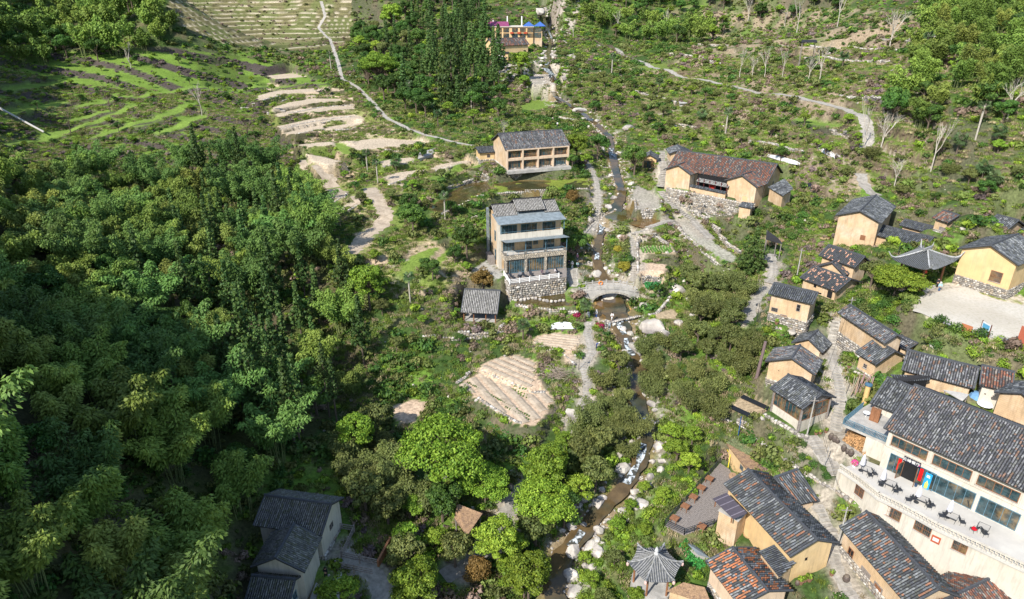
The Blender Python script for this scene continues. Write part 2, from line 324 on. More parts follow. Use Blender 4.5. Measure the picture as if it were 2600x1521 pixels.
# ---------------- terrain: one sheet through surveyed points ----------------
SV=[(2,(1440,1500)),(3.5,(1480,1350)),(5.5,(1560,1200)),(7.5,(1640,1080)),(9.5,(1620,960)),(12,(1560,810)),(15,(1520,700)),(18,(1510,600)),
(20,(1560,540)),(23,(1560,450)),(27.5,(1540,350)),(32,(1450,270)),(35,(1400,232)),(39.5,(1405,190)),(41.5,(1430,130)),(46,(1450,80)),(53,(1375,20)),
(24.4,(2400,800)),(25.2,(2480,700)),(25,(2150,600)),(14.3,(2300,1230)),(10.5,(2100,1270)),(13,(2060,1050)),(16,(2080,900)),(17,(1950,880)),
(7,(2050,1400)),(6.2,(1780,1300)),(4.6,(1670,1440)),(4.5,(1820,1500)),(7.5,(2120,1490)),(9,(2500,1500)),(36,(2500,500)),(38.8,(2200,350)),(33,(2200,450)),
(42,(2100,250)),(43.4,(2000,200)),(50.6,(2000,100)),(60,(2000,5)),(36.6,(1700,230)),(42,(1600,150)),(47.5,(1700,100)),(59,(1700,5)),(58,(1500,5)),
(45.4,(2500,300)),(50,(2500,200)),(56.5,(2500,100)),(64,(2500,5)),(30,(2000,400)),(28,(1850,400)),(32,(1800,320)),(25,(1700,500)),(26,(1640,400)),
(25,(100,350)),(29,(300,300)),(32.6,(500,250)),(37,(300,200)),(38,(100,200)),(48.7,(100,100)),(54.6,(300,50)),(33.7,(600,200)),(44.5,(600,100)),(60,(600,5)),
(44.5,(800,100)),(60,(800,5)),(37,(840,170)),(32.8,(900,240)),(29.8,(1000,310)),(28,(1150,360)),(32,(800,260)),(28.6,(850,320)),(25.5,(900,400)),(24.8,(1000,430)),
(27,(1350,415)),(23.5,(1190,510)),(25,(1450,460)),(17,(1340,700)),(14.3,(1340,745)),(13.5,(1390,755)),(11,(1230,835)),(8.5,(1250,960)),(10.3,(1370,870)),(9,(1100,930)),
(15,(1000,800)),(18,(950,700)),(20,(1000,600)),(21,(870,620)),(24,(880,500)),(10.5,(1490,900)),(5,(1000,1100)),(4,(1200,1350)),(5,(1000,1400)),(7.5,(850,1400)),
(10,(765,1180)),(7,(1150,1050)),(5.5,(1300,1150)),(4,(1350,1300)),(8,(1450,1000)),(19,(1700,560)),(17.5,(1690,620)),(17,(1640,650)),(15,(1700,700)),(16,(1850,640)),
(13,(1750,780)),(11.5,(1750,900)),(9.5,(1750,1050)),(12,(1850,1000)),(7,(1680,1200)),(18,(1940,780)),(21,(1950,600)),(24,(2000,520)),(33,(1250,250)),(36,(1150,200)),
(41,(1280,150)),(48,(1150,60)),(60,(1150,5)),(46,(950,80)),(60,(950,5)),(60,(1300,2)),(28,(2300,520)),(29,(2500,590)),(30,(1250,320)),(18.6,(2300,1010)),(18.6,(2450,1060)),(15.7,(2150,1000)),(18,(2570,1080)),(17,(2350,1060)),(21.5,(2400,905)),(20.3,(2250,860)),(34,(1600,270))]
pts=[tuple(pix(p,z)) for z,p in SV]
for p,dd in [((300,450),165),((300,600),120),((300,800),90),((300,1000),72),((300,1200),58),((100,1400),46),((600,600),130),((600,800),104),((500,1400),62),((100,700),100),((100,1000),66),((500,450),165),((700,480),160)]:
    q=pixd(p,dd); pts.append((q.x,q.y,q.z-11))
q=pixd((800,750),122); pts.append((q.x,q.y,q.z-10)); q=pixd((600,1100),84); pts.append((q.x,q.y,q.z-9)); q=pixd((850,950),112); pts.append((q.x,q.y,q.z-7))
q=pixd((450,1250),70); pts.append((q.x,q.y,q.z-12))
# beyond the frame
pts += [(-110,0,120),(-62,18,58),(-78,0,77),(-92,14,90),(-70,-20,77),(-30,30,14),(0,35,1.5),(10,10,-3),(30,30,5),(60,40,12),(90,40,24),(100,80,33),(-190,60,112),(-125,62,84),(-150,120,74),(-222,170,100),(-236,222,114),(-275,330,120),
 (-150,320,66),(-60,430,78),(40,440,76),(150,400,78),(260,330,86),(170,220,60),(140,150,46),(-200,-60,120),(0,-80,-8),(140,-60,50),(260,100,80),(-320,200,130),(-60,520,110),(100,540,120),(300,520,130),(-300,520,130),(-150,20,104),(0,620,150)]
pts=np.array(pts)
PC=pts[:,:2]/100.
def tps(A,B):
    d2=((A[:,None,:]-B[None,:,:])**2).sum(-1); return d2*np.log(d2+1e-9)*.5
n_=len(pts); K=tps(PC,PC)+np.eye(n_)*.004; Pm=np.c_[np.ones(n_),PC]; A_=np.block([[K,Pm],[Pm.T,np.zeros((3,3))]])
sol=np.linalg.solve(A_,np.r_[pts[:,2],0,0,0])
def axis(segs):
    o=[segs[0][0]]
    for a,b,s in segs:
        k=max(1,int(round((b-a)/s))); o += list(np.linspace(a,b,k+1)[1:])
    return np.array(o)
XS=axis([(-420,-200,8),(-200,-110,1.3),(-110,120,.6),(120,210,1.3),(210,420,8)])
YS=axis([(-120,36,4),(36,230,.6),(230,420,.8),(420,680,8)])
GX,GY=np.meshgrid(XS,YS)
def fbm(x,y,s,seed=0,oct=4):
    o=np.zeros_like(x,dtype=float); a=1;t=0
    for k in range(oct):
        r=np.random.default_rng(seed*31+k); g=r.random((64,64)); u=x/s*2**k+r.random()*50; v=y/s*2**k+r.random()*50
        i=np.floor(u).astype(int); j=np.floor(v).astype(int); fu=u-i; fv=v-j; fu=fu*fu*(3-2*fu); fv=fv*fv*(3-2*fv)
        g0=g[i%64,j%64]; g1=g[(i+1)%64,j%64]; g2=g[i%64,(j+1)%64]; g3=g[(i+1)%64,(j+1)%64]
        o+=a*((g0*(1-fu)+g1*fu)*(1-fv)+(g2*(1-fu)+g3*fu)*fv); t+=a; a*=.5
    return o/t
Q=np.c_[GX.ravel(),GY.ravel()]/100.; HT=np.empty(len(Q))
for i in range(0,len(Q),40000):
    q=Q[i:i+40000]; HT[i:i+40000]=tps(q,PC)@sol[:n_]+sol[n_]+q@sol[n_+1:]
HT=HT.reshape(GX.shape)
HT+= (fbm(GX,GY,26,3)-.5)*2.2*np.clip((np.abs(GX-20)-30)/60,0,1)
def uvof(x,y,z):
    d=y*C_+(CAMZ-z)*S_; dn=-y*S_+(CAMZ-z)*C_; d=np.where(d<5,5,d)
    return 1300+FPX*x/d, 760.5+FPX*dn/d
def inpoly(u,v,poly):
    poly=np.asarray(poly,dtype=float); ins=np.zeros(u.shape,bool); j=len(poly)-1
    for i in range(len(poly)):
        xi,yi=poly[i]; xj,yj=poly[j]
        c=((yi>v)!=(yj>v))&(u<(xj-xi)*(v-yi)/(yj-yi+1e-12)+xi); ins^=c; j=i
    return ins
def pdist(x,y,poly,closed=True):
    poly=np.asarray(poly,dtype=float); d=np.full(x.shape,1e9); tb=np.zeros(x.shape); n=len(poly); acc=0
    for i in range(n if closed else n-1):
        a=poly[i]; b=poly[(i+1)%n]; e=b-a; L2=(e**2).sum()+1e-9; t=np.clip(((x-a[0])*e[0]+(y-a[1])*e[1])/L2,0,1)
        dd=np.hypot(x-a[0]-t*e[0],y-a[1]-t*e[1]); m=dd<d; d=np.where(m,dd,d); tb=np.where(m,i+t,tb)
    return d,tb
UU,VV=uvof(GX,GY,HT)
# terracing: contour steps where the slopes are farmed
def terrace(mask,h,sharp=.86,seed=1,warp=1.6,phase=0,tc=None):
    global HT
    t=(HT+(fbm(GX,GY,22,seed)-.5)*warp)/h+phase if tc is None else tc; fl=np.floor(t); fr=t-fl
    st=np.where(fr<sharp,fr*.12/sharp,.12+.88*(fr-sharp)/(1-sharp))
    HN=HT+(st-fr)*h; HT=HT*(1-mask)+HN*mask
    return np.where(fr<sharp,0.,1.)*mask, fr
def pmask(poly,soft=10):
    m=inpoly(UU,VV,poly).astype(float); return m
T_top=[(410,-300),(905,-300),(890,100),(850,135),(700,125),(560,110),(430,50)]
T_left=[(-300,150),(430,120),(560,130),(760,180),(840,220),(830,300),(760,420),(600,420),(0,470),(-300,480)]
T_plot=[(680,210),(870,225),(960,300),(1010,330),(1100,370),(900,385),(760,380),(720,350),(660,290)]
T_gard=[(720,380),(1000,370),(1200,400),(1230,430),(1120,470),(1060,520),(1080,600),(1200,680),(1170,740),(1000,760),(900,640),(900,540),(800,470)]
T_r=[(1560,180),(2420,20),(2400,420),(2050,520),(2000,420),(1700,340)]
riser=np.zeros_like(HT); FR=np.ones_like(HT)*-1
for poly,h,sh,sd_,wp,ww in [(T_top,1.75,.62,1,1.0,1),(T_left,2.1,.70,2,5.,1),(T_plot,1.45,.78,3,1.0,1),(T_gard,1.5,.8,4,2.2,1),(T_r,3.2,.76,5,5,.85)]:
    r_,fr_=terrace(pmask(poly)*ww,h,sh,sd_,wp,tc=((620-VV+.20*UU+(fbm(GX,GY,55,17,2)-.5)*90)/42 if poly is T_left else None)); riser=np.maximum(riser,r_); FR=np.where(pmask(poly)>0,fr_/sh,FR)
# stream bed
STREAM=[(1420,1560),(1405,1500),(1430,1410),(1480,1350),(1530,1290),(1590,1230),(1620,1180),(1640,1110),(1625,1040),(1610,985),(1625,930),(1600,890),(1585,850),(1565,800),(1550,740),(1530,700),(1515,660),(1520,610),(1530,570),(1560,540),(1580,490),(1565,440),(1555,390),(1545,345),(1510,310),(1460,275),(1410,245),(1402,225),(1404,192),(1385,175),(1390,160),(1395,120),(1400,95),(1385,60),(1375,20)]
SZ=[1.3,1.8,2.6,3.3,4.2,5.0,5.6,6.6,7.6,8.4,9.0,9.7,10.0,12,12.2,14.6,16,17.6,18.6,20,22,23.5,25.5,27.8,30,32,34.5,34.8,39.6,40,40.5,41.5,43,47,53]
SW=[2.2,2.2,2.4,2.2,2.1,1.9,1.9,1.9,2,2,2,2,2.2,4.5,3.5,1.6,1.6,1.6,1.4,3,1.6,1.8,1.8,1.8,1.6,1.6,1.5,1.6,1.4,1.5,1.5,1.7,1.7,2,2]
SP=np.array([tuple(pix(p,z)) for p,z in zip(STREAM,SZ)])
sdist,stt=pdist(GX,GY,SP[:,:2],False)
si=np.clip(stt.astype(int),0,len(SP)-2); sf=stt-si
sz=SP[si,2]*(1-sf)+SP[si+1,2]*sf; sw=np.array(SW)[si]*(1-sf)+np.array(SW)[si+1]*sf
wgt=np.clip(1-(sdist-sw)/6.0,0,1); wgt=wgt*wgt*(3-2*wgt)
bed=sz-.45+(fbm(GX,GY,2.5,9)-.5)*.7
HT=HT*(1-wgt)+(bed+np.clip(sdist-sw,0,8)*.25)*wgt
# levelled places
PADS=[]      # (name, world polygon, z, blend)
def pad(pl,z,blend=1.6,name=None):
    w_=[tuple(pix(p,z))[:2] for p in pl]; PADS.append((name,w_,z,blend)); return w_
for k,h in HS.items():
    if h['zb'] is not None: PADS.append((k,[tuple(p)[:2] for p in foot(h,.1)],h['zb'],1.8))
PL={}
def P_(name,pl,z,blend=1.4): PL[name]=(pad(pl,z,blend,name),z)
P_('plaza',[c6(700,735),c6(850,640),c6(940,630),c6(1400,715),(2700,790),(2700,940),q5(2440,1040),q5(2200,990),q5(1960,910),q5(1760,800),q5(1700,760)],24.2,1.5)
P_('deck',[d1(870,150),d1(1010,240),d1(1130,430),d1(1000,900),d1(780,1080),d1(330,1220),d1(40,1090)],6.4,1.2)
P_('field1',[q4(870,1345),q4(1040,1235),q4(1530,1395),q4(1560,1456),q7(1430,230),q7(1290,215),q7(1010,30)],8.2,.8)
P_('field2',[q4(1010,1215),q4(1130,1150),q4(1300,1120),q4(1440,1180),q4(1440,1270),q4(1480,1330),q4(1400,1380)],9.0,.7)
P_('field3',[q4(1400,1030),q4(1440,985),q4(1560,965),q4(1740,985),q4(1760,1040),q4(1690,1100),q4(1500,1070)],10.4,.8)
P_('field4',[q4(1620,1080),q4(1690,1090),q4(1700,1190),q4(1640,1190)],10.2,.6)
P_('plotr1',[q4(2170,460),q4(2360,480),q4(2350,570),q4(2160,550)],17.2,.7)
P_('plotr2',[q4(2170,350),q4(2400,345),q4(2420,400),q4(2170,405)],18.3,.7)
P_('plotr3',[q4(2180,610),q4(2340,610),q4(2310,670),q4(2200,665)],14.8,.6)
P_('plotr4',[q4(2250,830),q4(2420,790),q4(2450,870),q4(2300,870)],13.0,.8)
P_('pond1',[q2(700,1456),q2(830,1360),q2(960,1300),q2(1080,1300),q2(1150,1370),q2(1010,1400),q2(900,1456),q4(830,80),q4(760,130),q4(670,80),q4(680,10)],23.0,1.0)
P_('pond2',[q2(1120,1310),q2(1300,1285),q2(1560,1285),q2(1790,1270),q2(1825,1310),q2(1790,1345),q2(1500,1350),q2(1250,1355),q2(1160,1370)],24.2,.8)
P_('pond3',[q4(1190,55),q4(1450,25),q4(1470,45),q4(1200,120),q4(1080,110),q4(980,150),q4(1010,110)],21.6,.9)
P_('pond4',[q4(1270,715),q4(1420,700),q4(1640,655),q4(1640,740),q4(1700,770),q4(1500,785),q4(1300,755)],13.6,.7)
P_('pond5',[c8(160,200),c8(290,150),c8(400,165),c8(425,195),c8(300,248),c8(180,225)],20.2,.8)
P_('pond6',[c8(330,260),c8(480,215),c8(600,235),c8(610,250),c8(460,298)],20.4,.6)
P_('poolb',[q4(1840,735),q4(1900,700),q4(2060,700),q4(2110,800),q4(2060,855),q4(1950,880),q4(1860,850)],11.6,.8)
P_('slab1',[q4(2110,20),(1615,470),(1650,485),q4(2310,10),q4(2320,80),q4(2150,90)],22.6,.6)
P_('terracelow',[c8(690,240),c8(860,240),c8(1000,410),c8(1170,510),c8(1130,570),c8(900,440),c8(740,310)],19.2,1.2)
P_('b1deck',[d3(455,1110),d3(1400,1015),d3(1330,900),d3(200,950)],17.0,.9)
P_('plat1',[d3(-30,1100),d3(200,950),d3(470,1160),d3(400,1230)],17.0,1.5)
P_('gardenb20',[q6(420,90),q6(520,10),q6(740,100),q6(620,180)],11.8,.8)
P_('sq1',[q7(380,100),q7(560,40),q7(680,60),q7(560,200),q7(470,220)],6.6,1)
P_('rockplate',[q2(1350,575),q2(1420,530),q2(1590,525),q2(1560,600),q2(1400,600)],37,1.5)
P_('yard24',[c7(500,340),c7(560,330),c7(700,500),c7(720,530),c7(600,500),c7(420,400)],14.3,.8)
P_('annexpad',[c3(1880,1000),c3(2170,1110),c3(2350,930),c3(2200,700),c3(1950,800)],25.3,2.2)
P_('hutpad',[c3(1460,1220),c3(1640,1260),c3(1750,1170),c3(1600,1110)],22.6,1.5)
P_('lawn1',[q2(1310,760),q2(1400,715),q2(1560,725),q2(1640,750),q2(1500,770),q2(1380,790)],31.5,1)
P_('hill_t1',[q3(920,330),q3(1660,355),q3(1640,372),q3(930,345)],50,1.2)
P_('hill_t2',[q3(940,415),q3(1560,430),q3(1540,445),q3(950,425)],47.3,1.2)
STRIPS=[(33.6,[q1(1890,540),q1(2060,522),q1(2190,545),q1(1960,562)]),(32.6,[q1(1830,680),q1(1970,645),q1(2230,628),q1(2345,640),q1(2000,672),q1(1880,705),q1(1830,718)]),
(31.4,[q1(1930,768),q1(2050,730),q1(2220,700),q1(2410,702),q1(2435,722),q1(2230,732),q1(2060,758),q1(1940,785)]),(30.2,[q1(1960,812),q1(2080,782),q1(2270,762),q1(2520,750),c4(135,320),c4(145,347),q1(2270,795),q1(2080,810),q1(1970,832)]),
(29.2,[q1(1975,898),q1(2230,842),q1(2520,815),c4(190,392),c4(195,408),c4(0,418),q1(2240,873),q1(2010,920)]),(28.2,[q1(2010,948),q1(2200,903),q1(2310,886),q1(2300,918),q1(2100,953)]),(28.0,[q1(2325,903),q1(2520,872),c4(262,438),c4(262,450),c4(0,485),q1(2310,934)]),
(26.9,[c4(60,600),c4(180,550),c4(320,538),c4(600,556),c4(665,578),c4(560,592),c4(300,605),c4(180,628)]),(26.0,[c4(300,700),c4(400,678),c4(540,668),c4(545,690),c4(380,722),c4(325,730)]),(25.6,[c4(650,745),c4(720,718),c4(890,688),c4(925,700),c4(760,752),c4(690,762)]),
(24.6,[c4(330,800),c4(420,772),c4(600,752),c4(655,770),c4(500,803),c4(370,855)]),(26.4,[q1(2175,1090),q1(2300,1115),q1(2440,1150),q1(2330,1175),q1(2200,1140)]),(27.4,[q1(2100,1030),q1(2300,1010),q1(2520,1000),q1(2520,1018),q1(2200,1045)])]
GSTR=[(26.9,[c4(0,568),c4(60,578),c4(175,630),c4(140,655),c4(60,645),c4(0,612)]),(19,[c4(440,1440),c4(520,1340),c4(640,1290),c4(715,1280),c4(640,1360),c4(560,1432)]),(18.3,[c4(610,1460),c4(680,1370),c4(780,1288),c4(795,1310),c4(720,1400),c4(660,1470)]),(24.2,[c4(700,800),c4(800,765),c4(930,735),c4(900,770),c4(780,815)])]
for i,(z,pl) in enumerate(STRIPS): P_('strip%d'%i,pl,z,.9)
for i,(z,pl) in enumerate(GSTR): P_('gstrip%d'%i,pl,z,.9)
for k,(a,b,c) in enumerate([((2040,810),(2520,805),29.6),((1890,640),(2400,625),31.5)]): pass
for name,wp_,z,bl in PADS:
    wp_=np.array(wp_); x0,y0=wp_.min(0)-bl-1; x1,y1=wp_.max(0)+bl+1
    i0,i1=np.searchsorted(YS,[y0,y1]); j0,j1=np.searchsorted(XS,[x0,x1])
    gx=GX[i0:i1,j0:j1]; gy=GY[i0:i1,j0:j1]; d,_=pdist(gx,gy,wp_); ins=inpoly(gx,gy,wp_)
    wt=np.where(ins,1,np.clip(1-(d-.35)/(bl*1.35),0,1)); wt=wt*wt*(3-2*wt); dz=-.22 if (name or '').startswith(('pond','pool')) else 0
    HT[i0:i1,j0:j1]=HT[i0:i1,j0:j1]*(1-wt)+(z+np.where(ins&(d>.3),dz,0))*wt
def hz(x,y):
    x=np.asarray(x,float); y=np.asarray(y,float)
    j=np.clip(np.searchsorted(XS,x)-1,0,len(XS)-2); i=np.clip(np.searchsorted(YS,y)-1,0,len(YS)-2)
    fx=np.clip((x-XS[j])/(XS[j+1]-XS[j]),0,1); fy=np.clip((y-YS[i])/(YS[i+1]-YS[i]),0,1)
    return (HT[i,j]*(1-fx)+HT[i,j+1]*fx)*(1-fy)+(HT[i+1,j]*(1-fx)+HT[i+1,j+1]*fx)*fy
def hz1(x,y): return float(hz(x,y))
def gnd(p):
    """where the line of sight through a measured point meets the ground"""
    r=ray(p); ts=np.linspace(38,480,1500); x=r.x*ts; y=r.y*ts; z=CAMZ+r.z*ts; d=z-hz(x,y); k=np.argmax(d<0)
    if d[k]>=0: k=len(ts)-1
    k=max(k,1); t=ts[k-1]+(ts[k]-ts[k-1])*d[k-1]/(d[k-1]-d[k]+1e-9)
    return Vector((r.x*t,r.y*t,CAMZ+r.z*t))
# ---------------- paths: levelled, then laid with strips and slabs ----------------
PATHS=[('hill_path',[F(790,0),F(800,40),F(783,68),F(812,95),F(824,130),F(835,165),F(842,195),F(880,215),F(915,250),F(950,290),F(1010,320),F(1080,340),F(1150,357),F(1212,362)],1.5,0),
('mountain_road',[F(1470,110),F(1530,135),F(1600,165),F(1680,190),F(1760,205),F(1800,212),F(1900,230),F(1990,248),F(2060,262),F(2115,280),F(2132,300),F(2137,330),F(2130,372)],2.6,0),
('mountain_road',[F(2120,425),F(2122,450),F(2145,470),F(2160,488)],2.4,0),
('stone_stair',[F(1442,395),F(1452,415),F(1465,440),F(1470,490),F(1468,530),F(1462,555),F(1440,575)],1.5,1),
('stone_stair',[c3(360,250),c3(380,400),c3(375,560),c3(370,700),c3(320,810)],1.9,1),
('stone_stair',[c3(330,830),c3(400,950),c3(520,1060),c3(640,1150),c3(740,1240),c8(840,240),c8(900,310),c8(970,380)],1.9,1),
('stone_stair',[c8(690,258),c8(590,268),c8(450,320),c8(365,345),c8(375,430),c8(392,520),c8(390,610),c8(388,705)],1.5,1),
('brook_path',[d6(560,960),d6(560,1060),d6(525,1150),d6(570,1260),d6(600,1400),q4(1830,1100),q4(1760,1215),q4(1795,1300),q4(1800,1390),q7(1740,120),q7(1660,215)],1.5,1),
('stone_stair',[d3(1500,1050),d3(1500,1200),d3(1505,1380)],1.9,2),
('stone_stair',[q5(725,400),q5(735,480),q5(735,560),q5(690,620)],1.7,2),
('stone_stair',[q5(690,640),q5(620,720),q5(575,800),q5(550,910)],2.0,0),
('stone_stair',[q5(1180,860),q5(1170,960),q5(1150,1060),q5(1165,1150),q5(1180,1250),q5(1205,1330),q5(1215,1456),q6(1195,150),q6(1180,270)],1.5,1),
('stone_stair',[q6(1000,270),q6(1070,380),q6(1130,480),q6(1200,600)],2.0,2),
('stone_stair',[q6(1040,770),q6(1110,900),q6(1170,1010),q6(1160,1110),q6(1180,1240),q6(1250,1380),q6(1340,1500)],1.5,1),
('garden_path',[q7(1340,640),q7(1250,810),q7(1090,1080),q7(970,1210),q7(760,1310)],2.2,0),
('garden_path',[q7(330,1500),q7(310,1290),q7(120,1200),q7(20,1120)],2.4,0),
('field_strip',[c4(235,875),c4(300,980),c4(355,1075),c4(300,1145),c4(190,1215),c4(95,1340)],3.6,0),
('field_strip',[q1(2170,1130),q1(2185,1200),q1(2170,1270)],3.4,0),
('field_strip',[q1(2250,1170),q1(2330,1240),q1(2430,1370),q1(2360,1450)],3.8,0),
('field_strip',[c4(-20,1040),c4(90,1010),c4(160,970),c4(140,930)],2.6,0),('field_strip',[c4(-10,880),c4(40,905),c4(20,950)],4,0),
('grass_strip',[q1(40,805),q1(230,765),q1(420,725)],5,0),('grass_strip',[q1(330,960),q1(470,935),q1(700,870),q1(880,790),q1(1000,740)],4.5,0),('grass_strip',[q1(520,850),q1(640,830),q1(760,790)],4,0),
('grass_strip',[q1(980,890),q1(1150,820),q1(1350,740)],4.5,0),('grass_strip',[q1(1150,950),q1(1300,890),q1(1420,830)],4.5,0),('grass_strip',[q1(700,980),q1(900,900),q1(1050,860)],4,0),('grass_strip',[q1(1640,640),q1(1900,612),q1(2180,590),q1(2320,590)],4,0),
('grass_strip',[q1(560,760),q1(800,700),q1(900,690)],4,0),('grass_strip',[q1(40,1020),q1(200,1000),q1(420,960)],4,0),('grass_strip',[q1(1000,700),q1(1200,660),q1(1420,620)],4,0),('grass_strip',[q1(60,640),q1(250,600),q1(400,590)],4,0),
('grass_strip',[q3(930,850),q3(1100,880),q3(1190,890)],3,0),('grass_strip',[q2(720,1270),q2(900,1210),q2(1000,1170)],3,0),
('plaza_path',[d5(60,480),d5(300,600),d5(500,700)],1.2,0)]
PATHW=[]
for nm,pl,wd,sl in PATHS:
    g=[gnd(p) for p in pl]; P=[g[0]]
    for a,b in zip(g,g[1:]):
        k=max(1,int((b-a).xy.length/.7)); P += [a.lerp(b,(i+1)/k) for i in range(k)]
    P=np.array([tuple(p) for p in P])
    def sm(a,k):
        if len(a)<4: return a
        e=np.r_[[a[0]]*k,a,[a[-1]]*k]; return np.convolve(e,np.ones(2*k+1)/(2*k+1),'valid')
    P[:,0]=sm(P[:,0],1); P[:,1]=sm(P[:,1],1); P[:,2]=hz(P[:,0],P[:,1]); P[:,2]=sm(P[:,2],3); PATHW.append((nm,P,wd,sl))
def carve(P,wd,dz=0,bl=1.1):
    x0,y0=P[:,:2].min(0)-wd-2; x1,y1=P[:,:2].max(0)+wd+2
    i0,i1=np.searchsorted(YS,[y0,y1]); j0,j1=np.searchsorted(XS,[x0,x1]); gx=GX[i0:i1,j0:j1]; gy=GY[i0:i1,j0:j1]
    d,t=pdist(gx,gy,P[:,:2],False); i=np.clip(t.astype(int),0,len(P)-2); f=t-i; z=P[i,2]*(1-f)+P[i+1,2]*f
    wt=np.clip(1-(d-wd/2-.35)/bl,0,1); HT[i0:i1,j0:j1]=HT[i0:i1,j0:j1]*(1-wt)+(z+dz)*wt
for nm,P,wd,sl in PATHW: carve(P,wd)
for name,wp_,z,bl in PADS:      # levelled floors win over paths
    if name in PL or name is None:
        wp2=np.array(wp_); x0,y0=wp2.min(0); x1,y1=wp2.max(0); i0,i1=np.searchsorted(YS,[y0,y1]); j0,j1=np.searchsorted(XS,[x0,x1])
        if i1>i0 and j1>j0:
            ins=inpoly(GX[i0:i1,j0:j1],GY[i0:i1,j0:j1],wp2); dz=-.22 if name.startswith(('pond','pool')) else 0
            d,_=pdist(GX[i0:i1,j0:j1],GY[i0:i1,j0:j1],wp2)
            HT[i0:i1,j0:j1]=np.where(ins,z+np.where(d>.3,dz,0),HT[i0:i1,j0:j1])
# where plants may not grow
OCC=np.zeros(HT.shape,bool)
def occ(poly,extra):
    wp2=np.array(poly); x0,y0=wp2.min(0)-extra; x1,y1=wp2.max(0)+extra; i0,i1=np.searchsorted(YS,[y0,y1]); j0,j1=np.searchsorted(XS,[x0,x1])
    gx=GX[i0:i1,j0:j1]; gy=GY[i0:i1,j0:j1]; d,_=pdist(gx,gy,wp2); OCC[i0:i1,j0:j1] |= inpoly(gx,gy,wp2)|(d<extra)
for name,wp_,z,bl in PADS: occ(wp_,.7 if name in HS else .3)
for nm,P,wd,sl in PATHW:
    x0,y0=P[:,:2].min(0)-3; x1,y1=P[:,:2].max(0)+3; i0,i1=np.searchsorted(YS,[y0,y1]); j0,j1=np.searchsorted(XS,[x0,x1])
    d,_=pdist(GX[i0:i1,j0:j1],GY[i0:i1,j0:j1],P[:,:2],False); OCC[i0:i1,j0:j1]|=d<wd/2+.5
OCC |= sdist<sw*.9
occ([tuple(pix(p,17.0))[:2] for p in [d3(470,1160),d3(555,1310),d3(1410,1200),d3(1400,1000)]],1.2)
occ([tuple(pix(p,17.3))[:2] for p in [q6(1230,215),q6(1550,350),q6(1600,130),q6(1370,90)]],1.)
occ([tuple(pix(p,14.3))[:2] for p in [q6(1200,540),q6(2270,1100),q6(2600,1250),q6(2500,950),q6(1480,500)]],1.)
def occat(x,y):
    j=np.clip(np.searchsorted(XS,x)-1,0,len(XS)-2); i=np.clip(np.searchsorted(YS,y)-1,0,len(YS)-2); return OCC[i,j]
# ---------------- ground colours ----------------
UU,VV=uvof(GX,GY,HT)
N1=fbm(GX,GY,9,11); N2=fbm(GX,GY,3.2,12); N3=fbm(GX,GY,34,13)
def mixc(a,b,t): return a*(1-t[...,None])+b*t[...,None]
def cc(*c): return np.array(c,float)
def sst(x,a,b): t=np.clip((x-a)/(b-a),0,1); return t*t*(3-2*t)
C=np.zeros(HT.shape+(3,))+cc(.045,.08,.02)
C=mixc(C,cc(.11,.19,.03),sst(N1,.40,.6)); C=mixc(C,cc(.17,.13,.08),sst(N2,.52,.7)*.6); C=mixc(C,cc(.24,.19,.13),sst(N3,.55,.75)*sst(N2,.4,.6)*.6)
gy_,gx_=np.gradient(HT,YS,XS); SL=np.hypot(gx_,gy_)
steep=sst(SL,.55,1.2)
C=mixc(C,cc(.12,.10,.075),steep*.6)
def region(poly): return inpoly(UU,VV,poly)
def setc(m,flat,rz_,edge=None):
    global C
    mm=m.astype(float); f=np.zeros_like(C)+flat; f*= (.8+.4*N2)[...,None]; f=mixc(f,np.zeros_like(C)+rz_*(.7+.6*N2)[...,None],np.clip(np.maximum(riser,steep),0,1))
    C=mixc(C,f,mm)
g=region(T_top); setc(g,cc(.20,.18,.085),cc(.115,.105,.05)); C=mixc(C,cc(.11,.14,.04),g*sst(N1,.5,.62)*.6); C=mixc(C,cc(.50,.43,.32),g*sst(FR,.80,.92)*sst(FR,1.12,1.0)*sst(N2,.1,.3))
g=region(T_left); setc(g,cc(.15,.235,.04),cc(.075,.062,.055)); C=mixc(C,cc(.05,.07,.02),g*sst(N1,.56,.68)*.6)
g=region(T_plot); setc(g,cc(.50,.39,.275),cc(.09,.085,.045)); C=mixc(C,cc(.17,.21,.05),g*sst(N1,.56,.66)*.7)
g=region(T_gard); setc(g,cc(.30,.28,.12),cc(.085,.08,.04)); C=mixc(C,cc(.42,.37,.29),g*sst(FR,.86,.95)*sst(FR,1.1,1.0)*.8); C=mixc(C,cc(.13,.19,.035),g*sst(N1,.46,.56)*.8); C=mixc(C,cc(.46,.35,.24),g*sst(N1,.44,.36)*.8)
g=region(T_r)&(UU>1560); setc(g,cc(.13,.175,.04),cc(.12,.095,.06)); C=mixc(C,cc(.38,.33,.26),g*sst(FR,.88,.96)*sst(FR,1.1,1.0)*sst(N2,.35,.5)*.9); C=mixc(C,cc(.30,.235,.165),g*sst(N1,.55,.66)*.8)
g=region([(1700,30),(2400,20),(2330,150),(2050,150),(1740,160)]); C=mixc(C,cc(.28,.22,.15),g*sst(N2,.35,.6)*.85)
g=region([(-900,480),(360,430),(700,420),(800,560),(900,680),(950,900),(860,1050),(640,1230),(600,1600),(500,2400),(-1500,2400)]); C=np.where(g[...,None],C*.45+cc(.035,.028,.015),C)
rk=sst(sdist-sw,4.5,.5)*sst(N2,.3,.55); C=mixc(C,cc(.33,.29,.235),rk*.8)
bedm=sst(sdist-sw,.6,-.2); C=mixc(C,cc(.21,.15,.08),bedm*.8)
g=region([q2(1100,400),q2(1700,380),q2(1750,500),q2(1620,640),q2(1330,620),q2(1130,560)]); C=mixc(C,cc(.42,.37,.30),g*sst(N2,.38,.5))
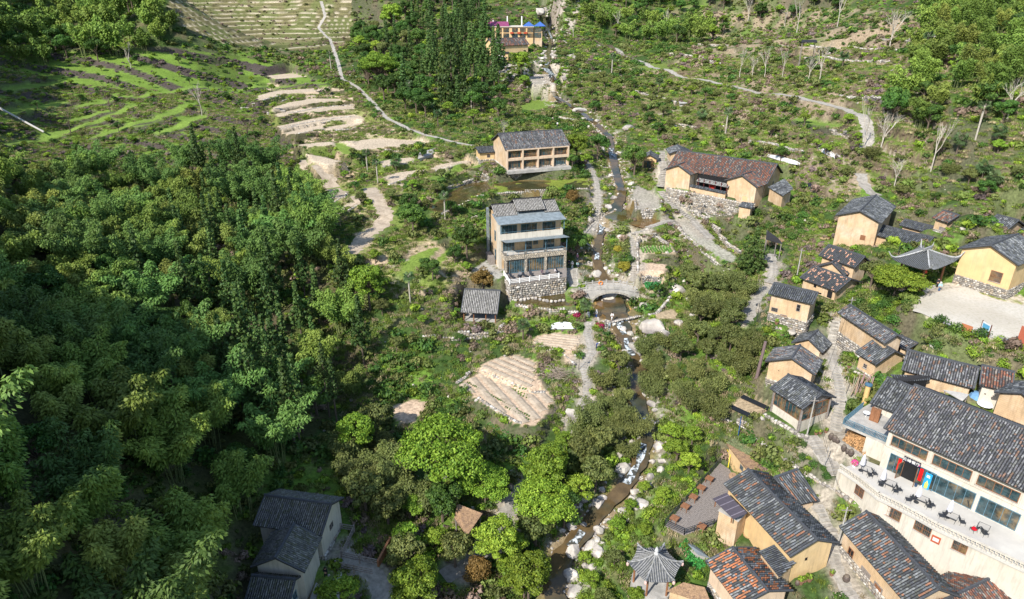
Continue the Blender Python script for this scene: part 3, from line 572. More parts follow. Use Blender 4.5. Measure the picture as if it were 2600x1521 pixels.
g=region([(1380,0),(1480,0),(1440,110),(1395,100)]); C=mixc(C,cc(.42,.36,.30),g*sst(N2,.4,.55))
def padc(names,col,amt=1,nz=.3):
    global C
    for n in names:
        wp2=np.array(PL[n][0]); m=inpoly(GX,GY,wp2); C=np.where(m[...,None],C*(1-amt)+cc(*col)*(1-nz/2+nz*N2[...,None])*amt,C)
padc(['plaza'],(.58,.50,.39),1,.25)
m=inpoly(GX,GY,np.array(PL['plaza'][0])); gm=region([d5(1060,620),d5(1180,640),d5(1720,760),d5(1720,850),d5(1440,800),d5(1160,710)]); C=mixc(C,cc(.20,.22,.05),(m&gm)*sst(N2,.3,.45))
C=mixc(C,cc(.36,.33,.28),(m&region([d5(200,900),d5(350,700),d5(700,600),d5(1050,640),d5(700,800),d5(500,870)]))*sst(N2,.35,.55)*.8)
padc(['field1','field2','field3','field4','plotr1','sq1'],(.50,.37,.26),1,.3); padc(['plotr2','plotr3','plotr4','gardenb20'],(.42,.32,.21),.9,.3)
padc(['slab1','rockplate'],(.37,.33,.28),.9,.4); padc(['terracelow'],(.40,.365,.31),.85,.4); padc(['b1deck','plat1','yard24'],(.36,.34,.31),.9,.2)
padc(['lawn1'],(.15,.22,.04),1,.2); padc(['hill_t1','hill_t2'],(.42,.34,.25),.9)
for n in PL:
    if n.startswith('pond'): padc([n],(.14,.10,.04),1)
padc(['poolb'],(.42,.25,.09),1,.35)
for n in PL:
    if n.startswith('strip'): padc([n],(.47,.385,.285),1,.3)
    if n.startswith('gstrip'): padc([n],(.17,.24,.045),1,.3)
for nm,P,wd,sl in [q for q in PATHW[3:] if q[0] not in('field_strip','grass_strip')]:
    x0,y0=P[:,:2].min(0)-4; x1,y1=P[:,:2].max(0)+4; i0,i1=np.searchsorted(YS,[y0,y1]); j0,j1=np.searchsorted(XS,[x0,x1])
    d,_=pdist(GX[i0:i1,j0:j1],GY[i0:i1,j0:j1],P[:,:2],False); C[i0:i1,j0:j1]=mixc(C[i0:i1,j0:j1],cc(.33,.29,.235)*(.7+.6*N2[i0:i1,j0:j1])[...,None],sst(d-wd/2,2.6,.4)*sst(N2[i0:i1,j0:j1],.3,.5))
for nm,P,wd,sl in [q for q in PATHW if q[0]=='grass_strip']:
    x0,y0=P[:,:2].min(0)-8; x1,y1=P[:,:2].max(0)+8; i0,i1=np.searchsorted(YS,[y0,y1]); j0,j1=np.searchsorted(XS,[x0,x1]); sl_=(slice(i0,i1),slice(j0,j1))
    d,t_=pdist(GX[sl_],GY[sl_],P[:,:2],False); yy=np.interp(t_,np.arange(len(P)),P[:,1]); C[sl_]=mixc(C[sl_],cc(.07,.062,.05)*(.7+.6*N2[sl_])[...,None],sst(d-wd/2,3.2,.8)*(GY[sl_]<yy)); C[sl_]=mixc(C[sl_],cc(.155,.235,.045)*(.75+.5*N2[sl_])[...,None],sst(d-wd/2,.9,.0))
wet=sst(fbm(GX,GY,5,21),.47,.55); 
for n,k in [('pond2',.8),('pond3',.9)]:
    m=inpoly(GX,GY,np.array(PL[n][0])); dz=wet*.3*m*k; HT+=dz; C=mixc(C,cc(.17,.21,.035),m*wet)
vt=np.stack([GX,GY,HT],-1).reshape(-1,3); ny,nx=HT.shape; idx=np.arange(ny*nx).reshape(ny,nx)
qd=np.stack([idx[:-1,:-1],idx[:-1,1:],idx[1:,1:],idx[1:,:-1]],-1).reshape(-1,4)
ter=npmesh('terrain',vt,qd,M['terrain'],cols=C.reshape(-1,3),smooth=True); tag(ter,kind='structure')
b=MB(); pz_=[(x,y) for x,y in PL['plaza'][0]]; pcut=[d5(330,930),d5(420,760),d5(640,690),d5(1060,610),d5(1180,720),d5(1440,810),d5(1720,860),(2640,800),(2690,930),q5(2440,1035),q5(2200,985),q5(1960,905),q5(1800,830)]
pc_=[pix(p,24.23) for p in pcut]; ar_=sum(pc_[i].x*pc_[(i+1)%len(pc_)].y-pc_[(i+1)%len(pc_)].x*pc_[i].y for i in range(len(pc_))); pc_=pc_ if ar_>0 else pc_[::-1]
b.add(pc_,[tuple(range(len(pc_)))]); tag(b.build('plaza',M['plazaf']),kind='structure')
# ---------------- water ----------------
def ribbon(name,P,widths,zoff,m,kind='structure',n=4,j=.25,cols=None):
    P=np.array(P); V_=[];Q_=[]
    for i in range(len(P)):
        t=P[min(i+1,len(P)-1),:2]-P[max(i-1,0),:2]; t/=np.hypot(*t)+1e-9; nn=np.array([-t[1],t[0]]); wd=widths[i] if hasattr(widths,'__len__') else widths
        for k in range(n+1):
            s=(k/n-.5)*wd*(1+rng.uniform(-j,j)*(k in (0,n))); V_.append((P[i,0]+nn[0]*s,P[i,1]+nn[1]*s,P[i,2]+zoff))
    for i in range(len(P)-1):
        for k in range(n): a=i*(n+1)+k; Q_.append((a,a+n+1,a+n+2,a+1))
    o=npmesh(name,V_,Q_,m,cols=cols); tag(o,kind=kind); return o
def resample(P,W_,st):
    o=[];ow=[]
    for i in range(len(P)-1):
        k=max(1,int(np.hypot(*(P[i+1,:2]-P[i,:2]))/st))
        for q in range(k): f=q/k; o.append(P[i]*(1-f)+P[i+1]*f); ow.append(W_[i]*(1-f)+W_[i+1]*f)
    o.append(P[-1]); ow.append(W_[-1]); return np.array(o),np.array(ow)
SPr,SWr=resample(SP,np.array(SW,float),1.2)
ribbon('stream',SPr,SWr*1.15,.0,M['streamw'])
def seg(a,b,wd,z=.06):
    P=[];
    d,t=pdist(np.array([a[0],b[0]]),np.array([a[1],b[1]]),SPr[:,:2],False)
    i0,i1=sorted(int(k) for k in t); return SPr[i0:max(i1,i0+2)+1],wd,z
for a,b,wd in [((1590,1235),(1630,1120),.9),((1440,1370),(1480,1330),1.2),((1588,850),(1575,830),1.3),((1604,905),(1590,865),1.0),((1523,600),(1528,560),1.3),((1545,400),(1552,380),1.1),((1404,195),(1402,228),2.0),((1375,178),(1387,160),1.2),((1512,640),(1518,660),.7),((1637,1060),(1630,1080),1.0),((1385,60),(1398,100),1.0)]:
    ga,gb=gnd(a),gnd(b); P,wd,z=seg(ga,gb,wd)
    o=ribbon('rapids',P,wd,.1,M['foam'],j=.5)
for n in PL:
    if n.startswith('pond') or n=='poolb':
        b=MB(); poly,z=PL[n]; ar=sum(poly[i][0]*poly[(i+1)%len(poly)][1]-poly[(i+1)%len(poly)][0]*poly[i][1] for i in range(len(poly)))
        if ar<0: poly=poly[::-1]
        b.add([(x,y,z-.06) for x,y in poly],[tuple(range(len(poly)))]); nm='pool' if n in('poolb','pond5') else 'pond'
        tag(b.build(nm,M['pool'] if n=='poolb' else M['mudpond'] if n=='pond6' else M['pond']),kind='structure')
# ---------------- path strips and slabs ----------------
slabm={}
for pi_,(nm,P,wd,sl) in enumerate(PATHW):
    if nm=='grass_strip': continue
    Pz=P.copy(); o=ribbon(nm,Pz,wd,.05,M['soil' if nm=='field_strip' else 'path'],n=3,j=.3); o.name=nm
    if sl:
        st=.62 if sl==1 else .42; cum=np.r_[0,np.cumsum(np.hypot(*np.diff(P[:,:2],axis=0).T))]; k=int(cum[-1]/st)
        for q in range(min(k,150)):
            s=(q+.5)*st; x=np.interp(s,cum,P[:,0]); y=np.interp(s,cum,P[:,1]); z=np.interp(s,cum,P[:,2]); i=min(np.searchsorted(cum,s),len(P)-1)
            t=P[i]-P[i-1]; a=math.atan2(t[1],t[0]); key=(sl,(q*7)%9,round(wd,1))
            if key not in slabm:
                b=MB(); r=random.Random(q); e=[(-.26 if sl==1 else -.2)+r.uniform(-.03,.03),(.24 if sl==1 else .2)+r.uniform(-.03,.03)]
                h0=wd/2*r.uniform(.62,1.05); h1=wd/2*r.uniform(.62,1.05); c0=r.uniform(.0,.06)
                poly=[(e[0],-h0),(e[1],-h0+c0),(e[1]+r.uniform(-.04,.04),h1),(e[0]+r.uniform(-.04,.04),h1-c0)]
                b.prism(poly,-.12,.0); tmp=b.build('slab',M['path']); slabm[key]=tmp.data; bpy.data.objects.remove(tmp)
            ob=bpy.data.objects.new('slab',slabm[key]); COL.objects.link(ob); ob.parent=o; ob.location=(x,y,z+.10+.02*((q*7)%3)); ob.rotation_euler=(rng.uniform(-.03,.03),rng.uniform(-.03,.03),a+rng.uniform(-.09,.09))
# ---------------- foliage ----------------
def unit(n): v=rng.normal(size=(n,3)); return v/np.linalg.norm(v,axis=1)[:,None]
def cards(c,a,nrm,wd,ln,col):
    """leaf sprays: centre c, long axis a, facing nrm"""
    a=a/np.linalg.norm(a,axis=1)[:,None]; s=np.cross(a,nrm); s/=np.linalg.norm(s,axis=1)[:,None]+1e-9
    wd=np.broadcast_to(wd,(len(c),))[:,None]/2; ln=np.broadcast_to(ln,(len(c),))[:,None]/2
    v=np.stack([c-a*ln-s*wd*.35,c-a*ln*.1-s*wd,c+a*ln,c-a*ln*.1+s*wd],1) ; return v.reshape(-1,3),col
class Leaves:
    def __init__(s): s.v=[]; s.c=[]
    def add(s,c,a,n,wd,ln,col):
        v,cl=cards(c,a,n,wd,ln,col); s.v.append(v); s.c.append(np.broadcast_to(cl,(len(c),3)))
    def lobe(s,o,r,n,size,pal,droop=.3,fill=.35,flat=0):
        d=unit(n); rad=1-fill*rng.random(n)**2; p=np.array(o)+d*np.array(r)*rad[:,None]
        nr=d+rng.normal(size=(n,3))*.45; nr/=np.linalg.norm(nr,axis=1)[:,None]
        a=np.cross(nr,unit(n)); a[:,2]-=droop; a+=d*droop*.5
        k=rng.random(n); col=pal[0]*(1-k[:,None])+pal[1]*k[:,None]; sz=size*rng.uniform(.7,1.3,n)
        s.add(p,a,nr,sz*.75,sz*1.15,col)
    def mesh(s,name,parent,link=True):
        v=np.concatenate(s.v); c=np.concatenate(s.c); n=len(v)//4; return npmesh(name,v,np.arange(n*4).reshape(n,4),M['leaf'],parent,cols=c,link=link)
def pal(a,b): return (np.array(a,float),np.array(b,float))
P_BAM=pal((.085,.165,.03),(.23,.32,.055)); P_CED=pal((.035,.09,.026),(.11,.18,.04)); P_BRI=pal((.10,.19,.02),(.27,.38,.04)); P_DRK=pal((.035,.09,.02),(.10,.19,.03)); P_BM2=pal((.055,.13,.03),(.14,.24,.05)); P_BM3=pal((.11,.16,.03),(.25,.30,.06))
P_YEL=pal((.28,.27,.03),(.40,.36,.05)); P_OLV=pal((.075,.105,.028),(.19,.21,.06)); P_PALM=pal((.05,.10,.035),(.12,.19,.07)); P_RUST=pal((.16,.11,.03),(.22,.15,.04)); P_CYP=pal((.06,.115,.02),(.13,.19,.03))
def bamboo(nm,n=9,h=10.,lean=2.6,sz=.40,palette=P_BAM,per=640):
    t=kit(nm,'x','bamboo'); L=Leaves(); b=MB()
    for k in range(n):
        az=rng.uniform(0,6.28); r0=rng.uniform(.1,1.3); hh=h*rng.uniform(.72,1.05); ln=lean*rng.uniform(.4,1.25)
        base=np.array([math.cos(az)*r0,math.sin(az)*r0,0]); dr=np.array([math.cos(az+rng.uniform(-.5,.5)),math.sin(az+rng.uniform(-.5,.5)),0])
        def cur(u): u=np.asarray(u)[...,None]; return base+dr*ln*u**2.4+np.array([0,0,1])*hh*(u-.13*u**6)
        b.tube([cur(u) for u in (0,.4,.7,.92)],[.06,.05,.035,.02],4,cap=False)
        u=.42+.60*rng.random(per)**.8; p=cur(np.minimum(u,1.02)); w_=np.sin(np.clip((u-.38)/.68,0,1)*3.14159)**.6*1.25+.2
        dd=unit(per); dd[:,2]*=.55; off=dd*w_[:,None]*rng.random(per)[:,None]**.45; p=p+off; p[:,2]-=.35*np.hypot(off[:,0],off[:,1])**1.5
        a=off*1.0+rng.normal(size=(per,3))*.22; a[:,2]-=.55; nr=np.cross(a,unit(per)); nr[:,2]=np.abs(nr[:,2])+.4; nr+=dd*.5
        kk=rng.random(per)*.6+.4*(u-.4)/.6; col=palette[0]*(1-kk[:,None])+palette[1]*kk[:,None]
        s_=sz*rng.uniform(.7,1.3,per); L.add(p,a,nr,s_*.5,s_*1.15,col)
    b.build('trunk',M['culm'],t,loc=(0,0,0)); L.mesh('crown',t); return t
def cedar(nm,h=14.,r=2.3,start=.28,sz=.42,palette=P_CED,dens=1.,taper=.85,drp=.35,bark='bark'):
    t=kit(nm,'x','tree'); L=Leaves(); b=MB(); b.tube([(0,0,-.5),(0.05,0,h*.5),(0,0,h*.97)],[.2,.13,.03],6); z=h*start
    while z<h*.985:
        f=(z-h*start)/(h*(1-start)); R_=r*(1-f)**taper*(.55+.45*min(1,f*5)); nb=max(3,int(6*(1-f)+2.5)); ph=rng.uniform(0,6.28)
        for k in range(nb):
            a=ph+k*6.283/nb+rng.uniform(-.3,.3); rr=R_*rng.uniform(.7,1.12)
            for q in np.linspace(.35,1,max(1,int(rr/.62))):
                c=(math.cos(a)*rr*q,math.sin(a)*rr*q,z-drp*rr*q*.5+rng.uniform(-.12,.12)); L.lobe(c,(.42,.42,.34),int(19*dens),sz,palette,.7,.6)
            if f<.5: b.tube([(0,0,z),(math.cos(a)*rr*.8,math.sin(a)*rr*.8,z-drp*rr*.35)],[.035,.012],3,cap=False)
        z+=.62+.25*(1-f)
    L.lobe((0,0,h*.97),(.25,.25,.5),20,sz,palette,.2)
    b.build('trunk',M[bark],t,loc=(0,0,0)); L.mesh('crown',t); return t
def broad(nm,h=7.,r=3.,nl=26,per=230,sz=.34,palette=P_BRI,flat=.5,trunk='bark',ct=.42,lr=.34,limb=1):
    t=kit(nm,'x','tree'); L=Leaves(); b=MB(); b.tube([(0,0,-.5),(.08,.05,h*.3),(0,0,h*.55)],[.24,.18,.12],6)
    hc=h*(1+ct)/2
    for k in range(nl):
        d=unit(1)[0]; d[2]=abs(d[2])*1.2-.45; q=rng.uniform(.55,.95); c=np.array([d[0]*r*q,d[1]*r*q,hc+d[2]*h*(1-ct)/2*q*1.1]); rr=r*lr*rng.uniform(.5,1.35)
        L.lobe(c,(rr,rr,rr*flat*rng.uniform(.8,1.2)),per,sz,palette,.35,.5)
        if limb: b.tube([(0,0,h*.35),c*.55+np.array([0,0,h*.17]),c],[.09,.05,.02],4,cap=False)
    b.build('trunk',M[trunk],t,loc=(0,0,0)); L.mesh('crown',t); return t
def palm(nm,h=3.6,nf=24,rl=.75):
    t=kit(nm,'x','palm tree'); L=MB(); b=MB(); b.tube([(0,0,-.4),(.05,.02,h*.6),(.02,0,h)],[.13,.15,.17],7)
    for k in range(nf):
        az=k*2.4+rng.uniform(-.3,.3); el=rng.uniform(-.7,1.1); d=Vector((math.cos(az)*math.cos(el),math.sin(az)*math.cos(el),math.sin(el))); o=Vector((0,0,h)); p=o+d*rng.uniform(.5,.85)+Vector((0,0,.1))
        b.tube([o,p],[.02,.014],3,cap=False); s=d.cross(Vector((0,0,1))).normalized(); u=s.cross(d); kk=rng.random(); c=tuple(P_PALM[0]*(1-kk)+P_PALM[1]*kk)
        for j in range(11):
            a0=(j-5.5)*.42; a1=a0+.36; q=[]
            for a in (a0,a1,(a0+a1)/2): q.append(p+(d*math.cos(a)+s*math.sin(a))*rl*(.95 if a==(a0+a1)/2 else .55)-Vector((0,0,.28*abs(math.sin(a))+(.22 if a==(a0+a1)/2 else 0)))+u*.05*(j%2))
            L.add([p,q[0],q[2],q[1]],[(0,1,2,3)],c)
    for k in range(10):
        a=k*.63; L.add([(0,0,h-.1),(math.cos(a)*.25,math.sin(a)*.25,h-.5),(math.cos(a)*.35,math.sin(a)*.35,h-1.0),(math.cos(a+.3)*.25,math.sin(a+.3)*.25,h-.5)],[(0,1,2,3)],(.20,.14,.08))
    b.build('trunk',M['palebark'] if h>5 else M['bark'],t,loc=(0,0,0)); L.build('crown',M['leaf'],t,loc=(0,0,0)); return t
def bare(nm,h=6.,spread=.9,m='palebark',lv=4,leaf=0,r0=.13):
    t=kit(nm,'x','bare tree'); b=MB(); L=Leaves()
    def br(p,d,l,r,k):
        q=p+d*l; b.tube([p,(p+q)/2+Vector(rng.normal(size=3))*l*.04,q],[r,r*.8,r*.6],5 if k<2 else 3,cap=False)
        if k>=lv:
            if leaf: L.lobe(tuple(q),(.35,.35,.3),leaf,.22,P_BRI,.2,.8)
            return
        for _ in range(3 if k else 4):
            dd=(d+Vector(rng.normal(size=3))*.42*spread); dd.z=dd.z*.8+.25; br(q if rng.random()<.6 else p.lerp(q,.7),dd.normalized(),l*rng.uniform(.6,.85),r*.55,k+1)
    br(Vector((0,0,-.3)),Vector((0,0,1)),h*.36,r0,0); b.build('trunk',M[m],t,loc=(0,0,0))
    if leaf: L.mesh('crown',t)
    return t
def bushmesh(nm,r,n,sz,palette,lobes=4,zf=.7,parent=None,link=False,droop=.3):
    L=Leaves()
    for k in range(lobes):
        q=unit(1)[0]*r*.5; q[2]=abs(q[2])*.6; L.lobe((q[0],q[1],r*zf*.5+q[2]),(r*.6,r*.6,r*.55*zf),n//lobes,sz,palette,droop,.5)
    return L.mesh(nm,parent,link)
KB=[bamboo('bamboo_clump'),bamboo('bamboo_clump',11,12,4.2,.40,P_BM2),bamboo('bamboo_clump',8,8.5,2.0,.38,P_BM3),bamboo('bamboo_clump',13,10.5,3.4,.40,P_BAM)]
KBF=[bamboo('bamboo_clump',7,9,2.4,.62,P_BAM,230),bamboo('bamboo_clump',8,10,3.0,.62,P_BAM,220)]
KO=[bamboo('riverside_bamboo',9,4.6,1.5,.30,P_OLV,520),bamboo('riverside_bamboo',11,5.4,2.0,.30,P_OLV,480)]
KC=[cedar('cedar_tree'),cedar('cedar_tree',16,2.6,.34),cedar('cedar_tree',12,2.0,.15)]
KCH=[cedar('cedar_tree',17,1.9,.55,.36,P_CED,.7)]
KCY=[cedar('cypress_tree',10,3.4,.04,.34,pal((.035,.075,.018),(.085,.13,.03)),1.5,.7,.1)]
KD=[broad('evergreen_tree',7,2.8,22,170,.32,P_DRK,.7),broad('evergreen_tree',6,2.6,20,170,.3,P_OLV,.75),broad('evergreen_tree',8.5,2.6,26,170,.32,P_DRK,.7,ct=.25)]
KL=[broad('leafy_tree',9,5.0,60,240,.27,P_BRI,.36,lr=.27),broad('leafy_tree',9.5,3.2,44,210,.26,P_BRI,.45,ct=.2,lr=.3),broad('leafy_tree',5.5,2.4,28,180,.24,P_BRI,.5,lr=.3)]
KR=[broad('dome_tree',4.6,2.2,34,190,.24,P_RUST,.8,ct=.05,limb=0)]
KT=[broad('clipped_bush',2.3,1.05,22,170,.16,P_YEL,.9,ct=.02,lr=.42,limb=0)]
KP=[palm('palm_tree'),palm('palm_tree',5.6,20,.65),palm('palm_tree',2.2,26,.85)]
KN=[bare('bare_tree'),bare('bare_tree',9,.45,lv=3),bare('bare_tree',7,1.0,'bark',4)]
def shrubkit(nm,r,palette,n=420,sz=.2):
    t=kit(nm,'x','shrub'); bushmesh('crown',r,n,sz,palette,6,.85,t,True); b=MB()
    for k in range(4): a=k*1.6; b.tube([(0,0,-.2),(math.cos(a)*r*.3,math.sin(a)*r*.3,r*.5)],[.03,.015],3,cap=False)
    b.build('stem',M['bark'],t,loc=(0,0,0)); return t
KS=[shrubkit('shrub',1.3,P_DRK),shrubkit('shrub',1.2,P_BRI),shrubkit('shrub',1.4,P_OLV)]
BASE={}
def base_of(u,v,hc):
    """ground point of a tree whose crown centre, hc above the ground, was measured at (u,v)"""
    d=130.
    for _ in range(12):
        g=gnd((u,v+hc*.93*FPX/d)); d=.5*d+.5*proj(g.x,g.y,g.z)[2]
    return g
def tr(kits,u,v,hc,scale,label=None,group=None,k=None,flat=None):
    g=base_of(u,v,hc*scale); p=kits[rng.integers(len(kits)) if k is None else k]; s=scale
    o=place(p,USED,(g.x,g.y,g.z-.1),rng.uniform(0,6.28),s if flat is None else (s,s,s*flat),label,group); BASE[o.name]=(g.x,g.y); return o
# single trees that stand out
G0=[]
def T(kits,fu,fv,hc,scale,label,group=None,k=None,flat=None):
    u,v=F(fu,fv); return tr(kits,u,v,hc,scale,label,group,k,flat)
T(KL,1085,1085,6.2,1.25,'huge bright green spreading tree in front of the terraced vegetable field',k=0)
T(KL,1195,1170,6,.7,'bright green tree between the huge spreading tree and the narrow garden path',k=0)
T(KL,885,1050,5.5,.9,'upright bright green tree beside the two pale bare cedar trunks',k=1)
T(KL,912,690,5.5,1.12,'tall yellow-green tree at the edge of the cedar wood left of the four-storey guesthouse',k=1)
T(KL,1345,1130,5.5,1.0,'green tree left of the big boulders in the stream',k=1); T(KL,1330,1230,5,.85,'green tree lower down between the garden path and the stream',k=0)
T(KL,1225,1310,5.2,.9,'yellow-green tree right of the thatched hut',k=1); T(KL,1300,1400,5,.9,'leafy tree by the stream bank at the bottom edge of the photo',k=1)
T(KL,1260,1380,4,.9,'small leafy tree behind the one at the bottom edge',k=2)
T(KL,845,1450,3.6,1.0,'yellow-green tree in front of the fenced courtyard at the bottom edge',k=2)
T(KL,2195,695,4.,.85,'bright green tree in front of the gate pavilion with upturned eaves',k=0,flat=.8)
T(KD,2140,650,5,.9,'olive conifer behind the bright green tree at the gate pavilion',k=1)
T(KCY,1848,625,4.3,1.0,'dark green cone-shaped cypress at the head of the blue-shaded stone steps',k=0)
T(KD,1690,668,3.8,.85,'olive-brown evergreen above the small waterfall rocks right of the bridge',k=1)
T(KR,1188,682,2.6,1.05,'rust-tinged dome-shaped tree left of the four-storey guesthouse',k=0)
T(KL,1150,660,2.5,.5,'small yellow-green tree behind the rust-tinged dome-shaped tree',k=2)
T(KT,1535,652,1.2,1.05,'round yellow clipped bush beside the stone steps above the bridge')
T(KT,1520,612,1.0,.75,'smaller orange-yellow clipped bush up the steps from the round one')
T(KD,1420,600,4,.75,'dark round evergreen against the right wall of the four-storey guesthouse',k=0)
T(KD,1018,530,5,1.0,'tall dark evergreen left of the brown pond',k=2); T(KD,1150,580,5,1.0,'dark evergreen at the left corner of the four-storey guesthouse',k=2); T(KD,1010,500,4,.8,'smaller dark evergreen above the tall one near the brown pond',k=0)
T(KL,1418,360,5,.95,'yellow-green tree at the right end of the long two-storey guesthouse',k=1); T(KL,1440,400,2.5,.8,'low yellow-green tree beside the stairs by the two-storey guesthouse',k=2)
T(KD,1560,385,4.5,1.2,'round green evergreen left of the small glass-fronted cabin',k=0)
T(KD,1470,350,5,1.1,'dark bushy evergreen over the stream behind the yellow-green tree',k=0)
T(KL,1283,155,5,1.1,'bright green tree beside the upper waterfall rocks',k=1); T(KL,1290,205,2.5,.9,'small bright green tree below the upper guesthouse',k=2)
T(KL,968,40,6.5,1.8,'big pale green broadleaf tree at the top of the cedar grove',k=1,flat=1.1); T(KL,935,180,4.5,1.5,'broad green tree at the left edge of the cedar grove',k=0)
T(KCY,1113,140,9,2.,'tall slim bright green cypress in the middle of the cedar grove',flat=1.35)
T(KD,1065,670,2.5,.6,'dark shrubby tree beside the grassy strips',k=0)
T(KD,1405,355,2,.01,None) if 0 else None
T(KD,1408,405,1.6,.5,'small dark shrub tree by the stair corner',k=0); T(KR,1408,487,1.6,.75,'round dark bush beside the narrow pond below the two-storey guesthouse',k=0)
T(KL,1030,1430,4.5,.9,'yellow-green conical tree at the bottom edge left of centre',k=1); T(KD,1120,1330,4,.9,'reddish-green tree around the thatched hut',k=1); T(KD,1090,1230,3.5,.9,'dark tree above the thatched hut',k=0)
T(KD,1000,1340,4,.9,'tree with russet new leaves beside the timber planter',k=1); T(KR,1180,1395,2,.8,'dark rounded tree below the thatched hut')
T(KC,1058,1175,5.5,.7,'dark conifer in front of the huge spreading tree',k=2)
for i,(u,v) in enumerate([(905,385),(930,410),(1095,492),(1010,690),(1438,752),(1287,800),(1078,285),(1010,228),(1060,250),(955,205),(1160,245),(1205,235),(990,215),(1785,300),(1725,270),(1620,205),(2270,120),(2415,395),(2445,330),(2400,300),(2000,140),(2070,145),(1505,160),(2440,420),(2350,350),(815,150),(975,385),(1170,215)]):
    near=['taller fan palm on a pale trunk beside the terraced plots','shorter fan palm next to the taller one by the terraced plots','fan palm standing at the edge of the brown pond','fan palm on the slope left of the four-storey guesthouse','fan palm in front of the stone arch bridge','bushy fan palm between the pond wall and the tilled plot']
    T(KP,u,v,4.6 if i in(0,1,2,3) else 3.2,1.0 if i<6 else 1.2,near[i] if i<6 else 'fan palm with dark green fronds among the slope bushes',None if i<6 else 'fan palms on the upper slopes',k=1 if i in(0,1,2,3) else i%3 if i>5 else 0)
BL=['pale flowering tree standing alone on the shaded upper terraces','bare grey tree with a spreading crown on the left terraces','bare tree just above the bamboo on the left terraces','slim bare tree in the middle of the left terraces','dark bare tree at the right end of the left terraces']
KF=bare('flowering_tree',9,.55,'palebark',4,9)
T([KF],322,125,6,1.25,BL[0])
for (u,v,s,k),lb in zip([(272,225,1.5,2),(175,275,1.5,2),(497,240,1.3,1),(612,300,1.35,2)],BL[1:]): T(KN,u,v,5,s,lb,k=k)
for i,(u,v,s) in enumerate([(2168,290,1.5),(2125,300,1.2),(1820,150,1.2),(1850,145,1.3),(1880,150,1.2),(1925,150,1.1),(1990,150,1.2),(2015,150,1.3),(1840,20,1.6),(1930,30,1.6),(1960,35,1.6),(2060,15,1.6),(2190,40,1.9),(1720,60,1.3),(1640,50,1.5),(2200,400,1.1),(1430,660,.01),(1520,50,1.4),(1240,300,1.1),(1410,70,1.2),(2290,350,1.3),(2480,210,1.4)]):
    if s>.1: T(KN,u,v,5,s,'bare pale-stemmed tree on the scrubby hillside','bare pale trees on the hillside',k=1 if i%3 else 0)
T(KN,1435,665+15,2.2,.55,'small leafless tree in front of the bridge end',k=0)
CNT={}; REST=[]
# woods: each tree its own
def wood(poly,spacing,choose,n,label,group,umax=2700,seed=1,jit=.25,sc=(.85,1.2),vmin=-200):
    r=np.random.default_rng(seed); out=[]; m=inpoly(UU,VV,poly); ii=np.argwhere(m)
    if len(ii)==0: print('no wood',label); return
    ys=YS[ii[:,0]]; xs=XS[ii[:,1]]; area=((YS[np.minimum(ii[:,0]+1,len(YS)-1)]-ys)*(XS[np.minimum(ii[:,1]+1,len(XS)-1)]-xs)); pr=area/area.sum(); tries=n*14
    cand=r.choice(len(ii),size=tries,p=pr); cell={}
    for c in cand:
        x=xs[c]+r.uniform(-.3,.3); y=ys[c]+r.uniform(-.3,.3); 
        if occat(np.array(x),np.array(y)): continue
        d=math.hypot(x,y); sp=spacing*(1 if d<170 else 1.25)
        key=(int(x//sp),int(y//sp))
        if any((x-a)**2+(y-b)**2<sp*sp for i in(-1,0,1) for j in(-1,0,1) for a,b in cell.get((key[0]+i,key[1]+j),())): continue
        cell.setdefault(key,[]).append((x,y)); z=hz1(x,y); u,v,_=proj(x,y,z); kt=choose(u,v,r)
        if kt is None: continue
        CNT[kt.name.split('.')[0]]=CNT.get(kt.name.split('.')[0],0)+1
        if CNT[kt.name.split('.')[0]]>292: REST.append((x,y,z-.15,r.uniform(0,6.28),r.uniform(*sc),kt)); continue
        o=place(kt,USED,(x,y,z-.15),r.uniform(0,6.28),r.uniform(*sc),label(kt) if callable(label) else label,group(kt) if callable(group) else group); out.append(o)
        if len(out)>=n: break
    print('wood',len(out)); return out
LBL={'bamboo_clump':'feathery arching bamboo clump','cedar_tree':'dark conical cedar','evergreen_tree':'dense round evergreen','leafy_tree':'fresh green broadleaf tree','palm_tree':'fan palm with dark green fronds','riverside_bamboo':'olive bushy bamboo','bare_tree':'bare pale-stemmed tree'}
def lab(where,gw):
    return (lambda k: LBL[k.name.split('.')[0]]+' '+where),(lambda k: k.name.split('.')[0].replace('_',' ')+'s '+gw)
def ch_left(u,v,r):
    q=r.random()
    c=math.exp(-(((u-710)/240)**2+((v-840)/330)**2))
    if u>440 and q<c*.85: return KC[r.integers(3)]
    return KB[r.integers(4)] if q<.86 else [KC[2],KD[0],KD[2]][r.integers(3)]
l_,g_=lab('in the shaded wood at the foot of the left slope','in the left wood')
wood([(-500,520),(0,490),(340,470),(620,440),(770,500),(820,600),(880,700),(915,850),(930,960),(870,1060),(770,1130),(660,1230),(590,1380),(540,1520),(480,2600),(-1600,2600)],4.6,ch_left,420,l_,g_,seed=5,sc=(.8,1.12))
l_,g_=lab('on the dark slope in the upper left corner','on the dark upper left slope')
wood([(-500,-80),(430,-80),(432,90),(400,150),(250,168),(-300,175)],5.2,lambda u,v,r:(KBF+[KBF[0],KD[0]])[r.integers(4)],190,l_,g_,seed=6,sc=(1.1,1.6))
l_,g_=lab('in the grove left of the upper guesthouse','in the upper grove')
wood([F(880,20),F(930,-20),F(1170,-20),F(1190,60),F(1205,150),F(1250,250),F(1240,320),F(1130,315),F(1010,295),F(870,190)],3.9,lambda u,v,r:([KC[0],KC[1],KC[1],KD[0]] if u>1090 and v<240 else [KD[0],KD[1],KD[2],KL[2],KD[0],KC[2]])[r.integers(4 if u>1090 and v<240 else 6)],150,l_,g_,seed=7,sc=(.85,1.4))
